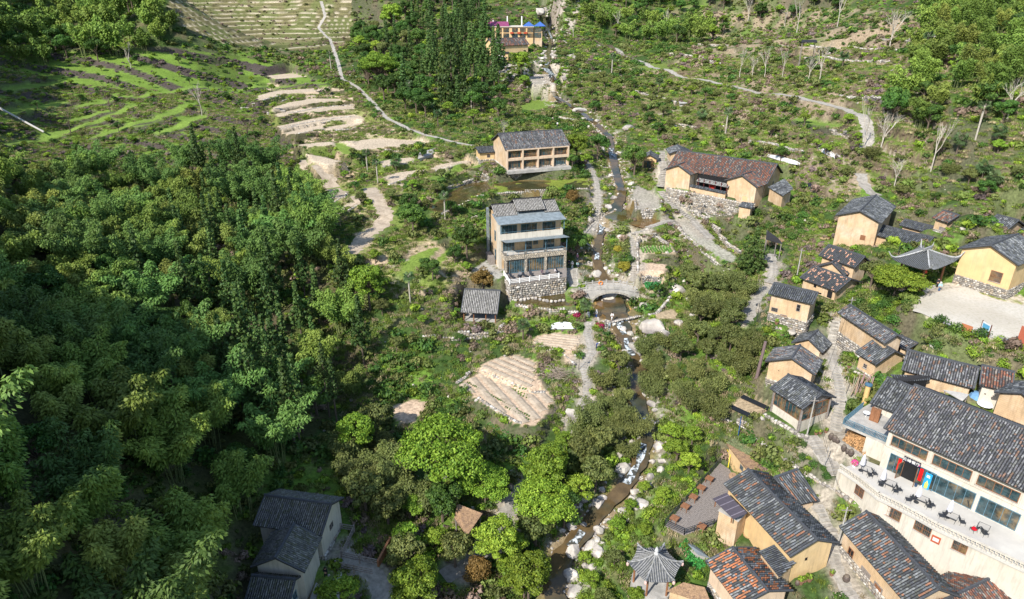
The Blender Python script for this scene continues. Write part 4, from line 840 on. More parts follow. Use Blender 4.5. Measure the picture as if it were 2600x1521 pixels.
l_,g_=lab('along the top of the right hillside','on the upper right hillside')
wood([F(1360,-30),F(2120,-30),F(2110,20),F(1900,60),F(1720,110),F(1560,110),F(1460,70),F(1400,30)],5.5,lambda u,v,r:[KBF[0],KBF[1],KD[0],KL[2],KD[2],KBF[0]][r.integers(6)],110,l_,g_,seed=8,sc=(.85,1.3))
l_,g_=lab('on the steep bamboo slope at the right edge','on the right bamboo slope')
wood([F(2280,-40),F(2620,-40),F(2640,330),F(2440,340),F(2330,330),F(2200,330),F(2180,260),F(2250,150)],3.9,lambda u,v,r:[KBF[0],KBF[1],KB[0],KB[2],KD[0],KBF[1]][r.integers(6)],210,l_,g_,seed=9,sc=(.7,1.05))
l_,g_=lab('among the bushes on the right-hand terraces','on the right-hand terraces')
wood([F(1380,140),F(1560,180),F(1800,240),F(2110,300),F(2120,420),F(2000,430),F(1700,350),F(1560,330),F(1400,260)],4.8,lambda u,v,r:[KD[0],KD[1],KO[0],KD[1],KL[2]][r.integers(5)],150,l_,g_,seed=10,sc=(.28,.68))
l_,g_=lab('on the slope below the bamboo at the right','on the lower right slope')
wood([F(2140,380),F(2300,350),F(2620,380),F(2620,530),F(2300,520),F(2180,480)],5,lambda u,v,r:[KD[0],KD[1],KO[0],KL[2]][r.integers(4)],70,l_,g_,seed=11,sc=(.35,.7))
l_,g_=lab('on the bank between the stream and the village','along the stream bank')
wood([F(1570,870),F(1660,850),F(1720,800),F(1700,720),F(1780,690),F(1840,740),F(1830,830),F(1850,900),F(1790,980),F(1740,1060),F(1700,1010),F(1600,990)],3.0,lambda u,v,r:[KO[0],KO[1],KO[0],KD[1]][r.integers(4)],80,l_,g_,seed=12,sc=(.6,.95))
wood([F(1440,950),F(1480,900),F(1550,930),F(1560,1010),F(1560,1120),F(1480,1180),F(1420,1120),F(1400,1050)],3.2,lambda u,v,r:[KO[0],KO[1],KD[1]][r.integers(3)],30,l_,g_,seed=13,sc=(.6,.9))
l_,g_=lab('under the bigger trees at the lower middle','at the lower middle')
wood([F(860,1100),F(960,1080),F(980,1200),F(1050,1270),F(900,1300),F(860,1220)],3.4,lambda u,v,r:[KO[1],KO[0],KD[1]][r.integers(3)],26,l_,g_,seed=14,sc=(.8,1.15))
wood([F(1380,1080),F(1470,1180),F(1500,1230),F(1350,1330),F(1310,1560),F(1200,1560),F(1280,1300),F(1330,1180)],3.6,lambda u,v,r:[KL[2],KD[1],KL[2],KD[0]][r.integers(4)],40,l_,g_,seed=15,sc=(.6,1.0))
wood([F(980,1250),F(1100,1260),F(1090,1560),F(950,1560),F(970,1400)],3.6,lambda u,v,r:[KD[1],KD[0],KL[2]][r.integers(3)],22,l_,g_,seed=16,sc=(.55,.9))
wood([F(1560,1230),F(1640,1180),F(1700,1150),F(1640,1330),F(1560,1370),F(1600,1560),F(1450,1560),F(1440,1380)],3.4,lambda u,v,r:[KL[2],KD[1],KL[2]][r.integers(3)],40,l_,g_,seed=17,sc=(.35,.6))
wood([F(1640,1090),F(1720,1070),F(1740,1120),F(1680,1170),F(1620,1170)],3.2,lambda u,v,r:KL[2],10,l_,g_,seed=18,sc=(.6,.8))
l_,g_=lab('around the plots and ponds of the valley floor','around the valley plots')
wood([F(770,380),F(1000,380),F(1180,430),F(1080,600),F(1180,720),F(1120,900),F(960,900),F(890,620),F(880,480)],6.5,lambda u,v,r:[KD[0],KD[1],KD[1],KL[2]][r.integers(4)],40,l_,g_,seed=19,sc=(.3,.6))
l_,g_=lab('among the grassy strips of the left terraces','on the left terraces')
wood(T_left,6.,lambda u,v,r:[KL[2],KL[2],KD[0],KD[1]][r.integers(4)],110,l_,g_,seed=20,sc=(.28,.5))
for i,(u,v,k) in enumerate([(740,1010,0),(812,960,0),(680,930,0),(835,1000,0),(660,900,0)]): T(KCH,u,v-60,11,.85,'tall cedar with a bare pale lower trunk at the edge of the shaded wood','bare-trunked cedars',k=0)
#REST#
# ---------------- ground cover: what nobody could count ----------------
SRC=bpy.data.collections.new('ground_cover_sources')
def srcs(objs):
    c=bpy.data.collections.new('plants')
    for o in objs: c.objects.link(o)
    return c
def scatter(name,P,rot,scl,idx,coll,kind='stuff'):
    me=bpy.data.meshes.new(name); me.from_pydata([tuple(p) for p in P],[],[])
    for nm,dt,arr in (('rot','FLOAT',rot),('scl','FLOAT',scl),('idx','INT',idx)):
        a=me.attributes.new(nm,dt,'POINT'); a.data.foreach_set('value',np.asarray(arr,dtype=np.float32 if dt=='FLOAT' else np.int32))
    o=bpy.data.objects.new(name,me); COL.objects.link(o); tag(o,kind=kind)
    ng=bpy.data.node_groups.new(name,'GeometryNodeTree'); ng.interface.new_socket('Geometry',in_out='INPUT',socket_type='NodeSocketGeometry'); ng.interface.new_socket('Geometry',in_out='OUTPUT',socket_type='NodeSocketGeometry')
    n=ng.nodes; l=ng.links; gi=n.new('NodeGroupInput'); go=n.new('NodeGroupOutput'); ip=n.new('GeometryNodeInstanceOnPoints'); ci=n.new('GeometryNodeCollectionInfo'); ci.inputs[0].default_value=coll; ci.inputs[1].default_value=True; ci.inputs[2].default_value=True
    def na(nm,t):
        a=n.new('GeometryNodeInputNamedAttribute'); a.data_type=t; a.inputs[0].default_value=nm; return a.outputs[0]
    cx=n.new('ShaderNodeCombineXYZ'); l.new(na('rot','FLOAT'),cx.inputs[2]); l.new(gi.outputs[0],ip.inputs['Points']); l.new(ci.outputs[0],ip.inputs['Instance']); ip.inputs['Pick Instance'].default_value=True
    l.new(na('idx','INT'),ip.inputs['Instance Index']); l.new(cx.outputs[0],ip.inputs['Rotation']); l.new(na('scl','FLOAT'),ip.inputs['Scale']); l.new(ip.outputs[0],go.inputs[0])
    md=o.modifiers.new('scatter','NODES'); md.node_group=ng; return o
bs=[bushmesh('a%d'%i,r,n,sz,p,lb,zf) for i,(r,n,sz,p,lb,zf) in enumerate([(.9,150,.3,P_DRK,4,.8),(1.0,150,.32,P_OLV,4,.7),(.8,130,.28,P_BRI,3,.7),(.9,140,.28,pal((.20,.15,.11),(.30,.22,.16)),4,.7),(.7,110,.28,pal((.16,.12,.12),(.22,.17,.15)),3,.6),(.8,120,.3,pal((.10,.15,.03),(.17,.22,.05)),4,.6)])]
BC=srcs(bs)
cell=[]; 
dens=np.ones(HT.shape)*.62
dens[region(T_top)]=.04; dens[region(T_left)]=.09; dens[region(T_plot)]=.03; dens[region(T_gard)]=.14; dens[region(T_r)]=.30
dens[region(T_left)&(riser>.4)]=1.1; dens[region(T_plot)&(riser>.4)]=.5; dens[region(T_gard)&(riser>.4)]=.9; dens[region(T_r)&(riser>.4)]=1.2; dens[region(T_top)&(riser>.4)]=.16
dens*=np.clip(.25+sst(N1,.36,.55)*1.1,0,1.4); dens[OCC]=0; dens[rk>.5]*=.45
dens[(UU<-350)|(UU>3000)|(VV<-120)|(VV>1900)]=0; dens[(UU<-60)|(UU>2660)|(VV<-60)|(VV>1640)]*=.6; dens[HT*0+GY<36]=0
ar=np.outer(np.gradient(YS),np.gradient(XS)); pr=(dens*ar).ravel(); tot=pr.sum(); NB=int(min(tot,75000)); print('bushes',NB,tot)
r=np.random.default_rng(3); k=r.choice(len(pr),size=NB,p=pr/tot); bx=GX.ravel()[k]+r.uniform(-.3,.3,NB); by=GY.ravel()[k]+r.uniform(-.3,.3,NB); bz=hz(bx,by)-.1
bu,bv=uvof(bx,by,bz); nn=fbm(bx,by,14,44); q=r.random(NB)*.5+nn*.75-.1
idx=np.where(q<.4,0,np.where(q<.52,1,np.where(q<.62,5,np.where(q<.72,2,np.where(q<.84,3,4)))))
idx=np.where(inpoly(bu,bv,T_top),np.where(r.random(NB)<.7,3,1),idx); tl=inpoly(bu,bv,T_left); idx=np.where(tl,np.where(r.random(NB)<.45,4,np.where(r.random(NB)<.5,2,0)),idx)
idx=np.where((bu>1380)&(bv>1050)&(bu<1800),np.where(r.random(NB)<.5,2,5),idx)
sc=(.4+r.exponential(.38,NB)).clip(.4,1.9)*np.where(tl,.8,1)*np.where(inpoly(bu,bv,T_top),.7,1)
tag(scatter('undergrowth',np.c_[bx,by,bz],r.uniform(0,6.28,NB),sc,idx,BC),'mixed green and brown undergrowth covering the slopes')
if REST:
    ks=list({q[5].name:q[5] for q in REST}.values()); big=bpy.data.collections.new('grove')
    for i,k_ in enumerate(ks):
        c_=bpy.data.collections.new('grove_%02d'%i)
        for ch in k_.children: o2=bpy.data.objects.new('part',ch.data); c_.objects.link(o2)
        big.children.link(c_)
    tag(scatter('bamboo_thicket',[q[:3] for q in REST],[q[3] for q in REST],[q[4] for q in REST],[[k_.name for k_ in ks].index(q[5].name) for q in REST],big),'farther bamboo massed on the slopes'); print('rest',len(REST))
# grass tufts
gt=[]
for i,p in enumerate([pal((.14,.22,.03),(.24,.32,.06)),pal((.26,.22,.11),(.36,.30,.18)),pal((.09,.14,.025),(.16,.22,.04))]):
    L=Leaves(); n=60; c=np.c_[r.normal(0,.22,n),r.normal(0,.22,n),r.uniform(.06,.14,n)]; a=np.c_[r.normal(0,.4,n),r.normal(0,.4,n),np.ones(n)]; kk=r.random(n)[:,None]; L.add(c,a,unit(n)+np.array([0,0,.8]),.07,.3,p[0]*(1-kk)+p[1]*kk); gt.append(L.mesh('g%d'%i,None,False))
GC=srcs(gt); dg=np.ones(HT.shape)*1.6; dg[OCC]=0; dg[(UU<-40)|(UU>2640)|(VV<120)|(VV>1600)|((UU<850)&(VV>520))]=0; dg*=(.3+sst(N2,.4,.6)); dg[GY>260]=0
pr=(dg*ar).ravel(); NG=int(min(pr.sum(),70000)); print('tufts',NG,pr.sum()); k=r.choice(len(pr),size=NG,p=pr/pr.sum()); gx2=GX.ravel()[k]+r.uniform(-.3,.3,NG); gy2=GY.ravel()[k]+r.uniform(-.3,.3,NG)
tag(scatter('grass_tufts',np.c_[gx2,gy2,hz(gx2,gy2)],r.uniform(0,6.28,NG),r.uniform(.8,1.9,NG),r.integers(0,3,NG),GC),'tufts of green and dry grass')
# ---------------- masonry, roofs, openings ----------------
STC=[(.34,.31,.27),(.27,.245,.22),(.42,.385,.33),(.20,.185,.17),(.36,.30,.23),(.48,.45,.41)]
class Stones:
    def __init__(s): s.v=[]; s.q=[]; s.c=[]; s.n=0
    def wall(s,a,b,z0,z1,out,size=.42,depth=.16,zt0=None,seed=0):
        """rough stones over the face a-b (xy), z0..z1, proud along out"""
        a=np.array(a[:2],float); b=np.array(b[:2],float); L=np.hypot(*(b-a)); 
        if L<.2: return
        t=(b-a)/L; o=np.array(out[:2],float); o/=np.hypot(*o)+1e-9; zf=(lambda u:z0) if zt0 is None else (lambda u:z0+(zt0-z0)*u)
        zlo=min(z0,zt0 if zt0 is not None else z0); z=z1
        while z>zlo+.05:
            h=size*rng.uniform(.6,1.05); x=-rng.uniform(0,size)
            while x<L:
                w_=size*rng.uniform(.8,1.7); xa=max(0,x); xb=min(L,x+w_)
                if xb-xa>.12 and z>zf((xa+xb)/2/L):
                    j=lambda k:rng.uniform(-k,k); g=.03; d=depth*rng.uniform(.5,1.3); P=[]
                    for (xx,zz,dd,sh) in [(xa+g,z-h+g,0,0),(xb-g,z-h+g,0,0),(xb-g,z-g,0,0),(xa+g,z-g,0,0),(xa+g,z-h+g,1,1),(xb-g,z-h+g,1,1),(xb-g,z-g,1,1),(xa+g,z-g,1,1)]:
                        xm=(xa+xb)/2; zm=z-h/2; f=.72 if sh else 1
                        X=xm+(xx-xm)*f+j(.035); Zz=zm+(zz-zm)*f+j(.03); p=a+t*X+o*(d*dd-.03+j(.02)*dd); P.append((p[0],p[1],Zz))
                    s.v+=P; k=s.n; s.q+=[(k+4,k+5,k+6,k+7),(k,k+1,k+5,k+4),(k+1,k+2,k+6,k+5),(k+2,k+3,k+7,k+6),(k+3,k,k+4,k+7)]; cl=np.array(STC[rng.integers(6)])*rng.uniform(.75,1.2); s.c+=[cl]*5; s.n+=8
                x+=w_
            z-=h
    def build(s,parent,name='stone_facing'):
        if not s.v: return
        l=parent['_o'] if parent is not None and '_o' in parent else (0,0,0); o=npmesh(name,np.array(s.v)-np.array(l),s.q,M['stone'],parent,cols=np.array(s.c)); tag(o,kind='stuff'); o['_o']=l; return o
PALS={'grey':[((.055,.06,.07),4),((.10,.11,.125),4),((.17,.18,.195),2.5),((.25,.26,.27),.8)],
'dark':[((.045,.052,.065),5),((.075,.085,.10),5),((.11,.12,.14),2)],
'red':[((.16,.075,.055),4),((.24,.10,.065),3),((.085,.075,.08),3),((.22,.19,.17),2),((.09,.095,.11),1)],
'mix':[((.06,.065,.075),4),((.11,.12,.135),4),((.18,.19,.20),2.6),((.25,.125,.08),1.4)],
'orange':[((.40,.155,.075),4.2),((.055,.06,.07),3),((.14,.15,.165),2.5),((.24,.24,.25),1.5)],
'rest':[((.07,.073,.085),4),((.12,.12,.135),4),((.20,.205,.215),3),((.20,.125,.095),1.1),((.24,.24,.25),.6)],
'pink':[((.055,.06,.072),9),((.46,.26,.185),2.2)],
'moss':[((.15,.15,.15),4),((.20,.20,.19),3),((.12,.125,.09),2)],
'stripe':[((.27,.26,.25),5),((.30,.29,.28),4)]}
class Tiles:
    def __init__(s): s.v=[]; s.q=[]; s.c=[]; s.n=0
    def face(s,poly,e,pal_,pitch=.30,tl=.24,hgt=.10,patch=.0):
        poly=[Vector(p) for p in poly]; e=Vector(e).normalized(); nrm=Vector((0,0,0))
        for i in range(len(poly)): nrm+=(poly[i]-poly[0]).cross(poly[(i+1)%len(poly)]-poly[0])
        nrm.normalize(); nrm=nrm if nrm.z>0 else -nrm; e=(e-nrm*e.dot(nrm)).normalized(); u=nrm.cross(e); u=u if u.z>0 else -u
        o=poly[0]; P2=[((p-o).dot(e),(p-o).dot(u)) for p in poly]; s0=min(p[0] for p in P2); s1=max(p[0] for p in P2); n=max(1,int((s1-s0)/pitch)); pt=(s1-s0)/n
        e_,u_,n_,o_=map(np.array,(e,u,nrm,o)); cols=np.array([c for c,w_ in pal_]); ws=np.array([w_ for c,w_ in pal_]); ws=ws/ws.sum()
        for k in range(n):
            x=s0+(k+.5)*pt; ys=[]
            for i in range(len(P2)):
                a,b=P2[i],P2[(i+1)%len(P2)]
                if (a[0]-x)*(b[0]-x)<0: ys.append(a[1]+(b[1]-a[1])*(x-a[0])/(b[0]-a[0]))
            if len(ys)<2: continue
            y0,y1=min(ys)-.04,max(ys); m=int((y1-y0)/tl)
            if m<1: continue
            t=y0+np.arange(m)*(y1-y0)/m; tn=(y1-y0)/m*1.04; jx=rng.normal(0,.012,m); w_=pt*.34
            xs_=np.array([-w_,-w_*.5,w_*.5,w_]); hs=np.array([0.0,hgt,hgt,0.0])
            X=x+jx[:,None]+xs_[None]; lo=np.stack([X,np.broadcast_to(t[:,None],X.shape),np.broadcast_to(hs+.035,X.shape)],-1); hi=np.stack([X,np.broadcast_to((t+tn)[:,None],X.shape),np.broadcast_to(hs*.9,X.shape)],-1)
            A=np.concatenate([lo,hi],1); Wd=o_+A[...,0:1]*e_+A[...,1:2]*u_+A[...,2:3]*n_
            s.v.append(Wd.reshape(-1,3)); b=s.n+np.arange(m)[:,None]*8; q=np.array([(0,1,5,4),(1,2,6,5),(2,3,7,6),(0,3,2,1)])
            s.q.append((b[:,:,None]+q[None]).reshape(-1,4)); s.n+=m*8
            ci=rng.choice(len(cols),size=m,p=ws); kp=rng.random(m)<.45; ci=np.array([ci[np.nonzero(~kp[:i+1])[0][-1]] if (~kp[:i+1]).any() else ci[0] for i in range(m)]); c=cols[ci]*rng.uniform(.75,1.25,(m,1)); s.c.append(np.repeat(c,4,axis=0))
    def build(s,parent):
        if not s.v: return
        l=parent['_o']; o=npmesh('roof_tiles',np.concatenate(s.v)-np.array(l),np.concatenate(s.q),M['tile'],parent,cols=np.concatenate(s.c)); tag(o,kind='stuff'); o['_o']=l; return o
def slab(b,poly,th=.1,col=None):
    poly=[Vector(p) for p in poly]; n=(poly[1]-poly[0]).cross(poly[2]-poly[0]).normalized()
    if n.z<0: poly=poly[::-1]; n=-n
    k=len(poly); lo=[p-Vector((0,0,th)) for p in poly]; b.add(lo+poly,[tuple(range(k))[::-1],tuple(range(k,2*k))]+[(i,(i+1)%k,k+(i+1)%k,k+i) for i in range(k)],col)
def fr_(h):
    P,ex,ey,L,W,o=h['P'],h['ex'],h['ey'],h['L'],h['W'],h['oh']
    return lambda a,b,z: Vector((P.x+ex.x*a+ey.x*b,P.y+ex.y*a+ey.y*b,z))
def faces(h):
    L,W,o=h['L'],h['W'],h['oh']; f=fr_(h); ex,ey=h['ex'],h['ey']
    return {'f':(f(o,o,0),ex,-ey,L-2*o),'b':(f(o,W-o,0),ex,ey,L-2*o),'l':(f(o,o,0),ey,-ex,W-2*o),'r':(f(L-o,o,0),ey,ex,W-2*o)}
def window(root,face,a,z,w_,hg,mat_='wood',nx=2,ny=2,name='window',pane='glass',dep=.06,sill=True,bars=0):
    o,t,n,_=face; t=Vector((t[0],t[1],0)); n=Vector((n[0],n[1],0)); c=Vector((o[0],o[1],0))+t*a+Vector((0,0,z)); up=Vector((0,0,1)); b=MB(); f=.07
    b.obox(c-t*f-n*.05,t*(w_+2*f),n*(.05+dep),up*f*-1); b.obox(c-t*f-n*.05+up*hg,t*(w_+2*f),n*(.05+dep),up*f)
    b.obox(c-t*f-n*.05,t*f,n*(.05+dep-.003),up*hg); b.obox(c+t*w_-n*.05,t*f,n*(.05+dep-.003),up*hg)
    for i in range(1,nx): b.obox(c+t*(w_*i/nx-.025)-n*.01,t*.05,n*(dep),up*hg)
    for i in range(1,ny): b.obox(c+up*(hg*i/ny-.02)-n*.013,t*w_,n*(dep),up*.04)
    for i in range(1,bars): b.obox(c+t*(w_*i/bars-.012)-n*.005,t*.024,n*(dep+.02),up*hg)
    wi=b.build(name,M[mat_],root)
    p=MB(); p.obox(c-n*.04,t*w_,n*.055,up*hg); p.build('pane',M[pane],wi)
    if sill: s=MB(); s.obox(c-t*.12-up*(f+.05),t*(w_+.24),n*.16,up*.05); s.build('sill',M['conc'],wi)
    return wi
def door(root,face,a,z,w_,hg,m='wood',frame='greywood',leafs=2):
    o,t,n,_=face; t=Vector((t[0],t[1],0)); n=Vector((n[0],n[1],0)); c=Vector((o[0],o[1],0))+t*a+Vector((0,0,z)); up=Vector((0,0,1)); b=MB(); f=.12
    b.obox(c-t*f-n*.04,t*f,n*.14,up*(hg+f)); b.obox(c+t*w_-n*.04,t*f,n*.14,up*(hg+f)); b.obox(c+up*hg-n*.04,t*w_,n*.137,up*f); b.obox(c-t*f-up*.1,t*(w_+2*f),n*.3,up*.1)
    d=b.build('door',M[frame],root); p=MB()
    for i in range(leafs): p.obox(c+t*(w_*i/leafs+.01)-n*.03,t*(w_/leafs-.02),n*.07,up*hg)
    for i in range(leafs): p.obox(c+t*(w_*i/leafs+.08)+up*hg*.12+n*.04,t*(w_/leafs-.16),n*.02,up*hg*.32); p.obox(c+t*(w_*i/leafs+.08)+up*hg*.56+n*.04,t*(w_/leafs-.16),n*.02,up*hg*.34)
    l=p.build('door_leaf',M[m],d); k=MB(); k.obox(c+t*(w_*.5-.04)+up*hg*.5+n*.06,t*.08,n*.03,up*.08); k.build('handle',M['metal'],d) if 0 else None; return d
def roofit(root,h,pal_='grey',pitch=.27,both=True,ridge=True,hip=0,tl=.22):
    f=fr_(h); L,W,ze,zr=h['L'],h['W'],h['ze'],h['zr']; b=MB(); m=.0
    fa=[f(0,0,ze),f(L,0,ze),f(L,W/2,zr),f(0,W/2,zr)]; fb=[f(0,W,ze),f(L,W,ze),f(L,W/2,zr),f(0,W/2,zr)]
    slab(b,fa,.12); slab(b,fb,.12); r=b.build('roof',M['roofdark'],root); t=Tiles()
    t.face(fa,h['ex'],PALS[pal_],pitch,tl); 
    if both: t.face(fb,h['ex'],PALS[pal_],pitch,tl)
    t.build(r); c=MB(); up=Vector((0,0,1))
    n=max(2,int(L/1.2))
    for i in range(n):
        p=f(L*i/n-.02,W/2,zr+.07+.03*math.sin(i*2.1)); q=f(L*(i+1)/n+.02,W/2,zr+.07+.03*math.sin((i+1)*2.1)); c.bar(p,q,.32,.17); c.bar(p+up*.12,q+up*.12,.18,.1)
    for a in (0.06,L-.06):
        c.bar(f(a,-.03,ze+.06),f(a,W/2,zr+.06),.16,.14); c.bar(f(a,W+.03,ze+.06),f(a,W/2,zr+.06),.16,.14)
    if ridge: c.build('ridge_cap',M['ridge'],r)
    return r
NOSE=['stone']
def house(key,label,wall='earth',pal_='grey',stone=0.,name='earth_house',open_=(),cat='house',pitch=.30,both=True,stonef='flr',walls=True,ssz=.4,tl=.22,deep=1.2,cracks=True):
    h=HS[key]; f=fr_(h); L,W,o,zb,ze,zr=h['L'],h['W'],h['oh'],h['zb'],h['ze'],h['zr']; c=f(L/2,W/2,zb); root=thing(name,label,cat,tuple(c)); 
    if walls:
        b=MB(); zt=lambda bb: ze+(zr-ze)*(1-abs(bb-W/2)/(W/2))-.13
        prof=[(o,zb-deep),(o,zt(o)),(W/2,zt(W/2)),(W-o,zt(o)),(W-o,zb-deep)]; A=[f(o,p,z) for p,z in prof]; B_=[f(L-o,p,z) for p,z in prof]; n=5
        b.add(A+B_,[tuple(range(n)),tuple(range(n,2*n))[::-1]]+[(i,n+i,n+(i+1)%n,(i+1)%n) for i in range(n)]); wl_=b.build('wall',M[wall],root)
        import bmesh; bm=bmesh.new(); bm.from_mesh(wl_.data); bmesh.ops.recalc_face_normals(bm,faces=bm.faces); bm.to_mesh(wl_.data); bm.free()
        if stone>0:
            bb=MB(); e=.06; bb.prism([f(o-e,o-e,0),f(L-o+e,o-e,0),f(L-o+e,W-o+e,0),f(o-e,W-o+e,0)],zb-deep,zb+stone-.06); sb=bb.build('stone_base',M['mortar'],root); S=Stones(); fc=faces(h)
            for k in stonef:
                oo,t,nn,ln=fc[k]; a=oo+nn*e; q=oo+t*ln+nn*e; g0=min(hz1(*(a.xy+nn.xy*.6)),zb)-.2; g1=min(hz1(*(q.xy+nn.xy*.6)),zb)-.2; S.wall(a,q,max(g0,zb-3.5),zb+stone,nn,ssz,zt0=max(g1,zb-3.5))
            so=S.build(sb)
    r=roofit(root,h,pal_,pitch,both,tl=tl); fc=faces(h)
    rb=MB(); k=max(2,int(L/.9))
    for i in range(k+1):
        a=.15+(L-.3)*i/k; z0=ze-.16; dz=(zr-ze)/(W/2)*(o+.02); rb.bar(f(a,.02,z0-.02),f(a,o+.05,z0+dz-.02),.08,.09)
    rb.build('rafter_end' if 0 else 'rafters',M['greywood'],root)
    for op in open_:
        k,fa,a,z,w_,hg=op[:6]; kw=op[6] if len(op)>6 else {}; ff=fc[fa]; a=a*ff[3]-w_/2
        if k=='w': window(root,ff,a,zb+z,w_,hg,**kw)
        elif k=='d': door(root,ff,a,zb+z,w_,hg,**kw)
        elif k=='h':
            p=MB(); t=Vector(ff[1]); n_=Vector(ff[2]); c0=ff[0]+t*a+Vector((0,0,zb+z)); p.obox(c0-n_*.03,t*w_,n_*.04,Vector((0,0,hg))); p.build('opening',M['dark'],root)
    return root,h,f
DK=dict(mat_='greywood',pane='dark',sill=False)
house('b15','two-storey ochre earth house with dark grey roof and a small brown door, beside the cypress','earth','dark',1.5,open_=[('d','f',.60,0,.85,1.6),('w','f',.27,3.0,.5,1.1,dict(mat_='greywood',pane='dark',nx=1,ny=2,sill=False)),('w','f',.86,1.9,.95,.6,dict(mat_='greywood',pane='dark',nx=1,ny=1,bars=7,sill=False))],pitch=.30)
house('b7','big ochre earth house with a glazed veranda on its left end','earth','grey',.0,open_=[('w','l',.30,2.2,.75,.8,dict(mat_='wood',pane='wood',sill=False))])
house('b8','long low house with ribbed blue-grey roof behind the gate pavilion','earth','dark',0,open_=[('h','f',.35,.9,1.4,1.4),('h','f',.62,.6,2.0,1.8),('w','f',.14,.8,.9,1.6,dict(mat_='wood'))],pitch=.30)
house('b8b','small roof peeking out behind the long low house','earth','dark',0,pitch=.3)
house('b9','small earth hut with mossy reddish roof and two plank doors on the right hillside','earth','red',.5,name='earth_hut',cat='hut',open_=[('d','l',.5,.1,.9,1.6,dict(m='greywood',leafs=1)),('d','f',.25,-.2,1.1,1.3,dict(m='greywood',leafs=1))])
house('b10','low earth hut with a hole in its weathered roof near the right edge','earth','grey',.0,name='earth_hut',cat='hut')
house('b11','bright yellow gabled house with one lattice window facing the plaza','ochre','grey',.9,name='yellow_house',open_=[('w','l',.27,1.6,1.6,1.6,dict(mat_='wood',ny=2,nx=1,bars=12))],ssz=.34)
house('b11b','partly hidden ochre house behind the yellow gabled house at the right edge','earth','grey',0)
house('b13','low house with dark roof dotted with pale pink tiles, the upper one of two','earth','pink',0,pitch=.28)
house('b14','low house with dark roof dotted with pink tiles, above the two-storey earth house','earth','pink',0,pitch=.28,open_=[('h','f',.62,1.,.5,.6),('h','f',.15,.1,.9,1.3)])
house('b14b','small gabled roof rising between the two pink-dotted roofs','earth','pink',0,name='small_gable_house',open_=[('h','l',.45,.3,.6,.7)],pitch=.28)
house('b16','long earth house with patched weathered roof stepping down beside the stone lane','earth','rest',1.6,open_=[('d','f',.55,-.6,.8,1.5,dict(m='greywood',leafs=1))])
house('b16b','low end of the long weathered house with a shadowed shed opening','earth','rest',.3,open_=[('h','f',.7,.1,1.3,1.2)])
house('b17','small square earth house with one tiny window and a tree-stem shadow on its gable','earth','mix',.35,name='small_earth_house',open_=[('w','f',.55,1.0,.5,.5,dict(mat_='greywood',pane='dark'))])
house('b18','little weathered-roofed shed with grass on its gable below the two-storey earth house','earth','grey',.0,name='earth_shed',cat='shed')
house('b19','gabled earth house with ragged grey and rust roof above the glazed pavilion','earth','rest',.5,open_=[('h','l',.25,2.2,.12,.12)])
house('b21','long earth building with red and grey patched roof behind the restaurant','earth','rest',0,open_=[],both=True)
house('b22','house with reddish patched roof and a pale wall at the right, behind the restaurant','cream','red',0,open_=[('h','f',.8,1.2,.2,.15)])
house('b23','earth house with cracked gable at the right edge behind the restaurant','earth','grey',0)
house('b27','house with bright orange and grey roof at the bottom, left of the lane','plaster','orange',1.2,pitch=.30,tl=.25)
house('b28','long house with dark mottled roof at the bottom, right of the lane','earth','mix',1.1,pitch=.30,tl=.25,open_=[('w','f',.16,.5,.8,1.6,dict(mat_='wood',pane='dark')),('d','f',.42,-.6,1.3,2.2,dict(m='greywood')),('d','f',.62,-.6,1.1,2.2)])
house('b29','dark grey tiled roof at the lower right below the restaurant terrace','earth','grey',.5)
house('b30','dull red tiled roof in the lower right corner','earth','red',.3)
house('b31a','old hall with dark mossy roof and an ochre gable wall by the shaded wood','cream','moss',.4,name='old_hall',pitch=.25,open_=[('w','l',.5,2.2,.8,.7,DK)])
house('b31b','long mossy-roofed wing running towards the bottom from the old hall','cream','moss',0,name='hall_wing',pitch=.25)
house('b31c','small mossy-roofed building with a blue window at the bottom edge','cream','moss',0,name='hall_lodge',pitch=.25,open_=[('w','l',.5,1.2,.8,1.0,dict(mat_='tealframe'))])
fd=[]
for i in range(4):
    a=(i+.5)/4
    fd += [('w','f',a,.35 if i!=1 else .1,3.1,2.0,dict(mat_='wood' if i!=3 else 'tealframe',nx=5 if i==3 else 4,ny=1,sill=False)),('w','f',a,3.05,3.2,1.6,dict(mat_='wood',nx=4,ny=1,sill=False))]
root,h,f=house('b2','long two-storey guesthouse with four glazed bays on a walled terrace','earth','rest',.4,name='guesthouse',open_=fd,cat='guesthouse')
b=MB(); up=Vector((0,0,1))
for i in range(5):
    a=.5+(h['L']-1)*i/4; p=f(a-.18,h['oh']-.65,h['zb']-.4); b.obox(p,h['ex']*.36,h['ey']*.62,up*(h['ze']-h['zb']+.35))
for z,t in ((2.35,.62),(4.85,.3)): b.obox(f(.45,h['oh']-.62,h['zb']+z),h['ex']*(h['L']-.9),h['ey']*.6,up*t)
b.build('balcony_frame',M['plaster'],root)
b=MB(); b.prism([f(.2,-1.6,0),f(h['L']-.2,-1.6,0),f(h['L']-.2,.6,0),f(.2,.6,0)],h['zb']-.6,h['zb']+.12); b.build('porch_floor',M['conc'],root)
b=MB()
for i in (1,3):
    a=.5+(h['L']-1)*i/4
    for z in (3.1,3.5,3.9):
        b.bar(f(a,h['oh']-.5,h['zb']+z),f(a+(h['L']-1)/4,h['oh']-.5,h['zb']+z),.04,.05)
b.build('railing',M['wood'],root)
house('b2a','low earth annex with a tiled roof at the left end of the two-storey guesthouse','ochre','dark',.5,name='annex',cat='annex',open_=[('w','f',.6,1.0,.7,.7,DK)])
house('b3l','long tiled-roof house below the upper guesthouse','ochre','red',0,pitch=.5,tl=.6,open_=[('h','f',.1,.6,1.2,1.6)])
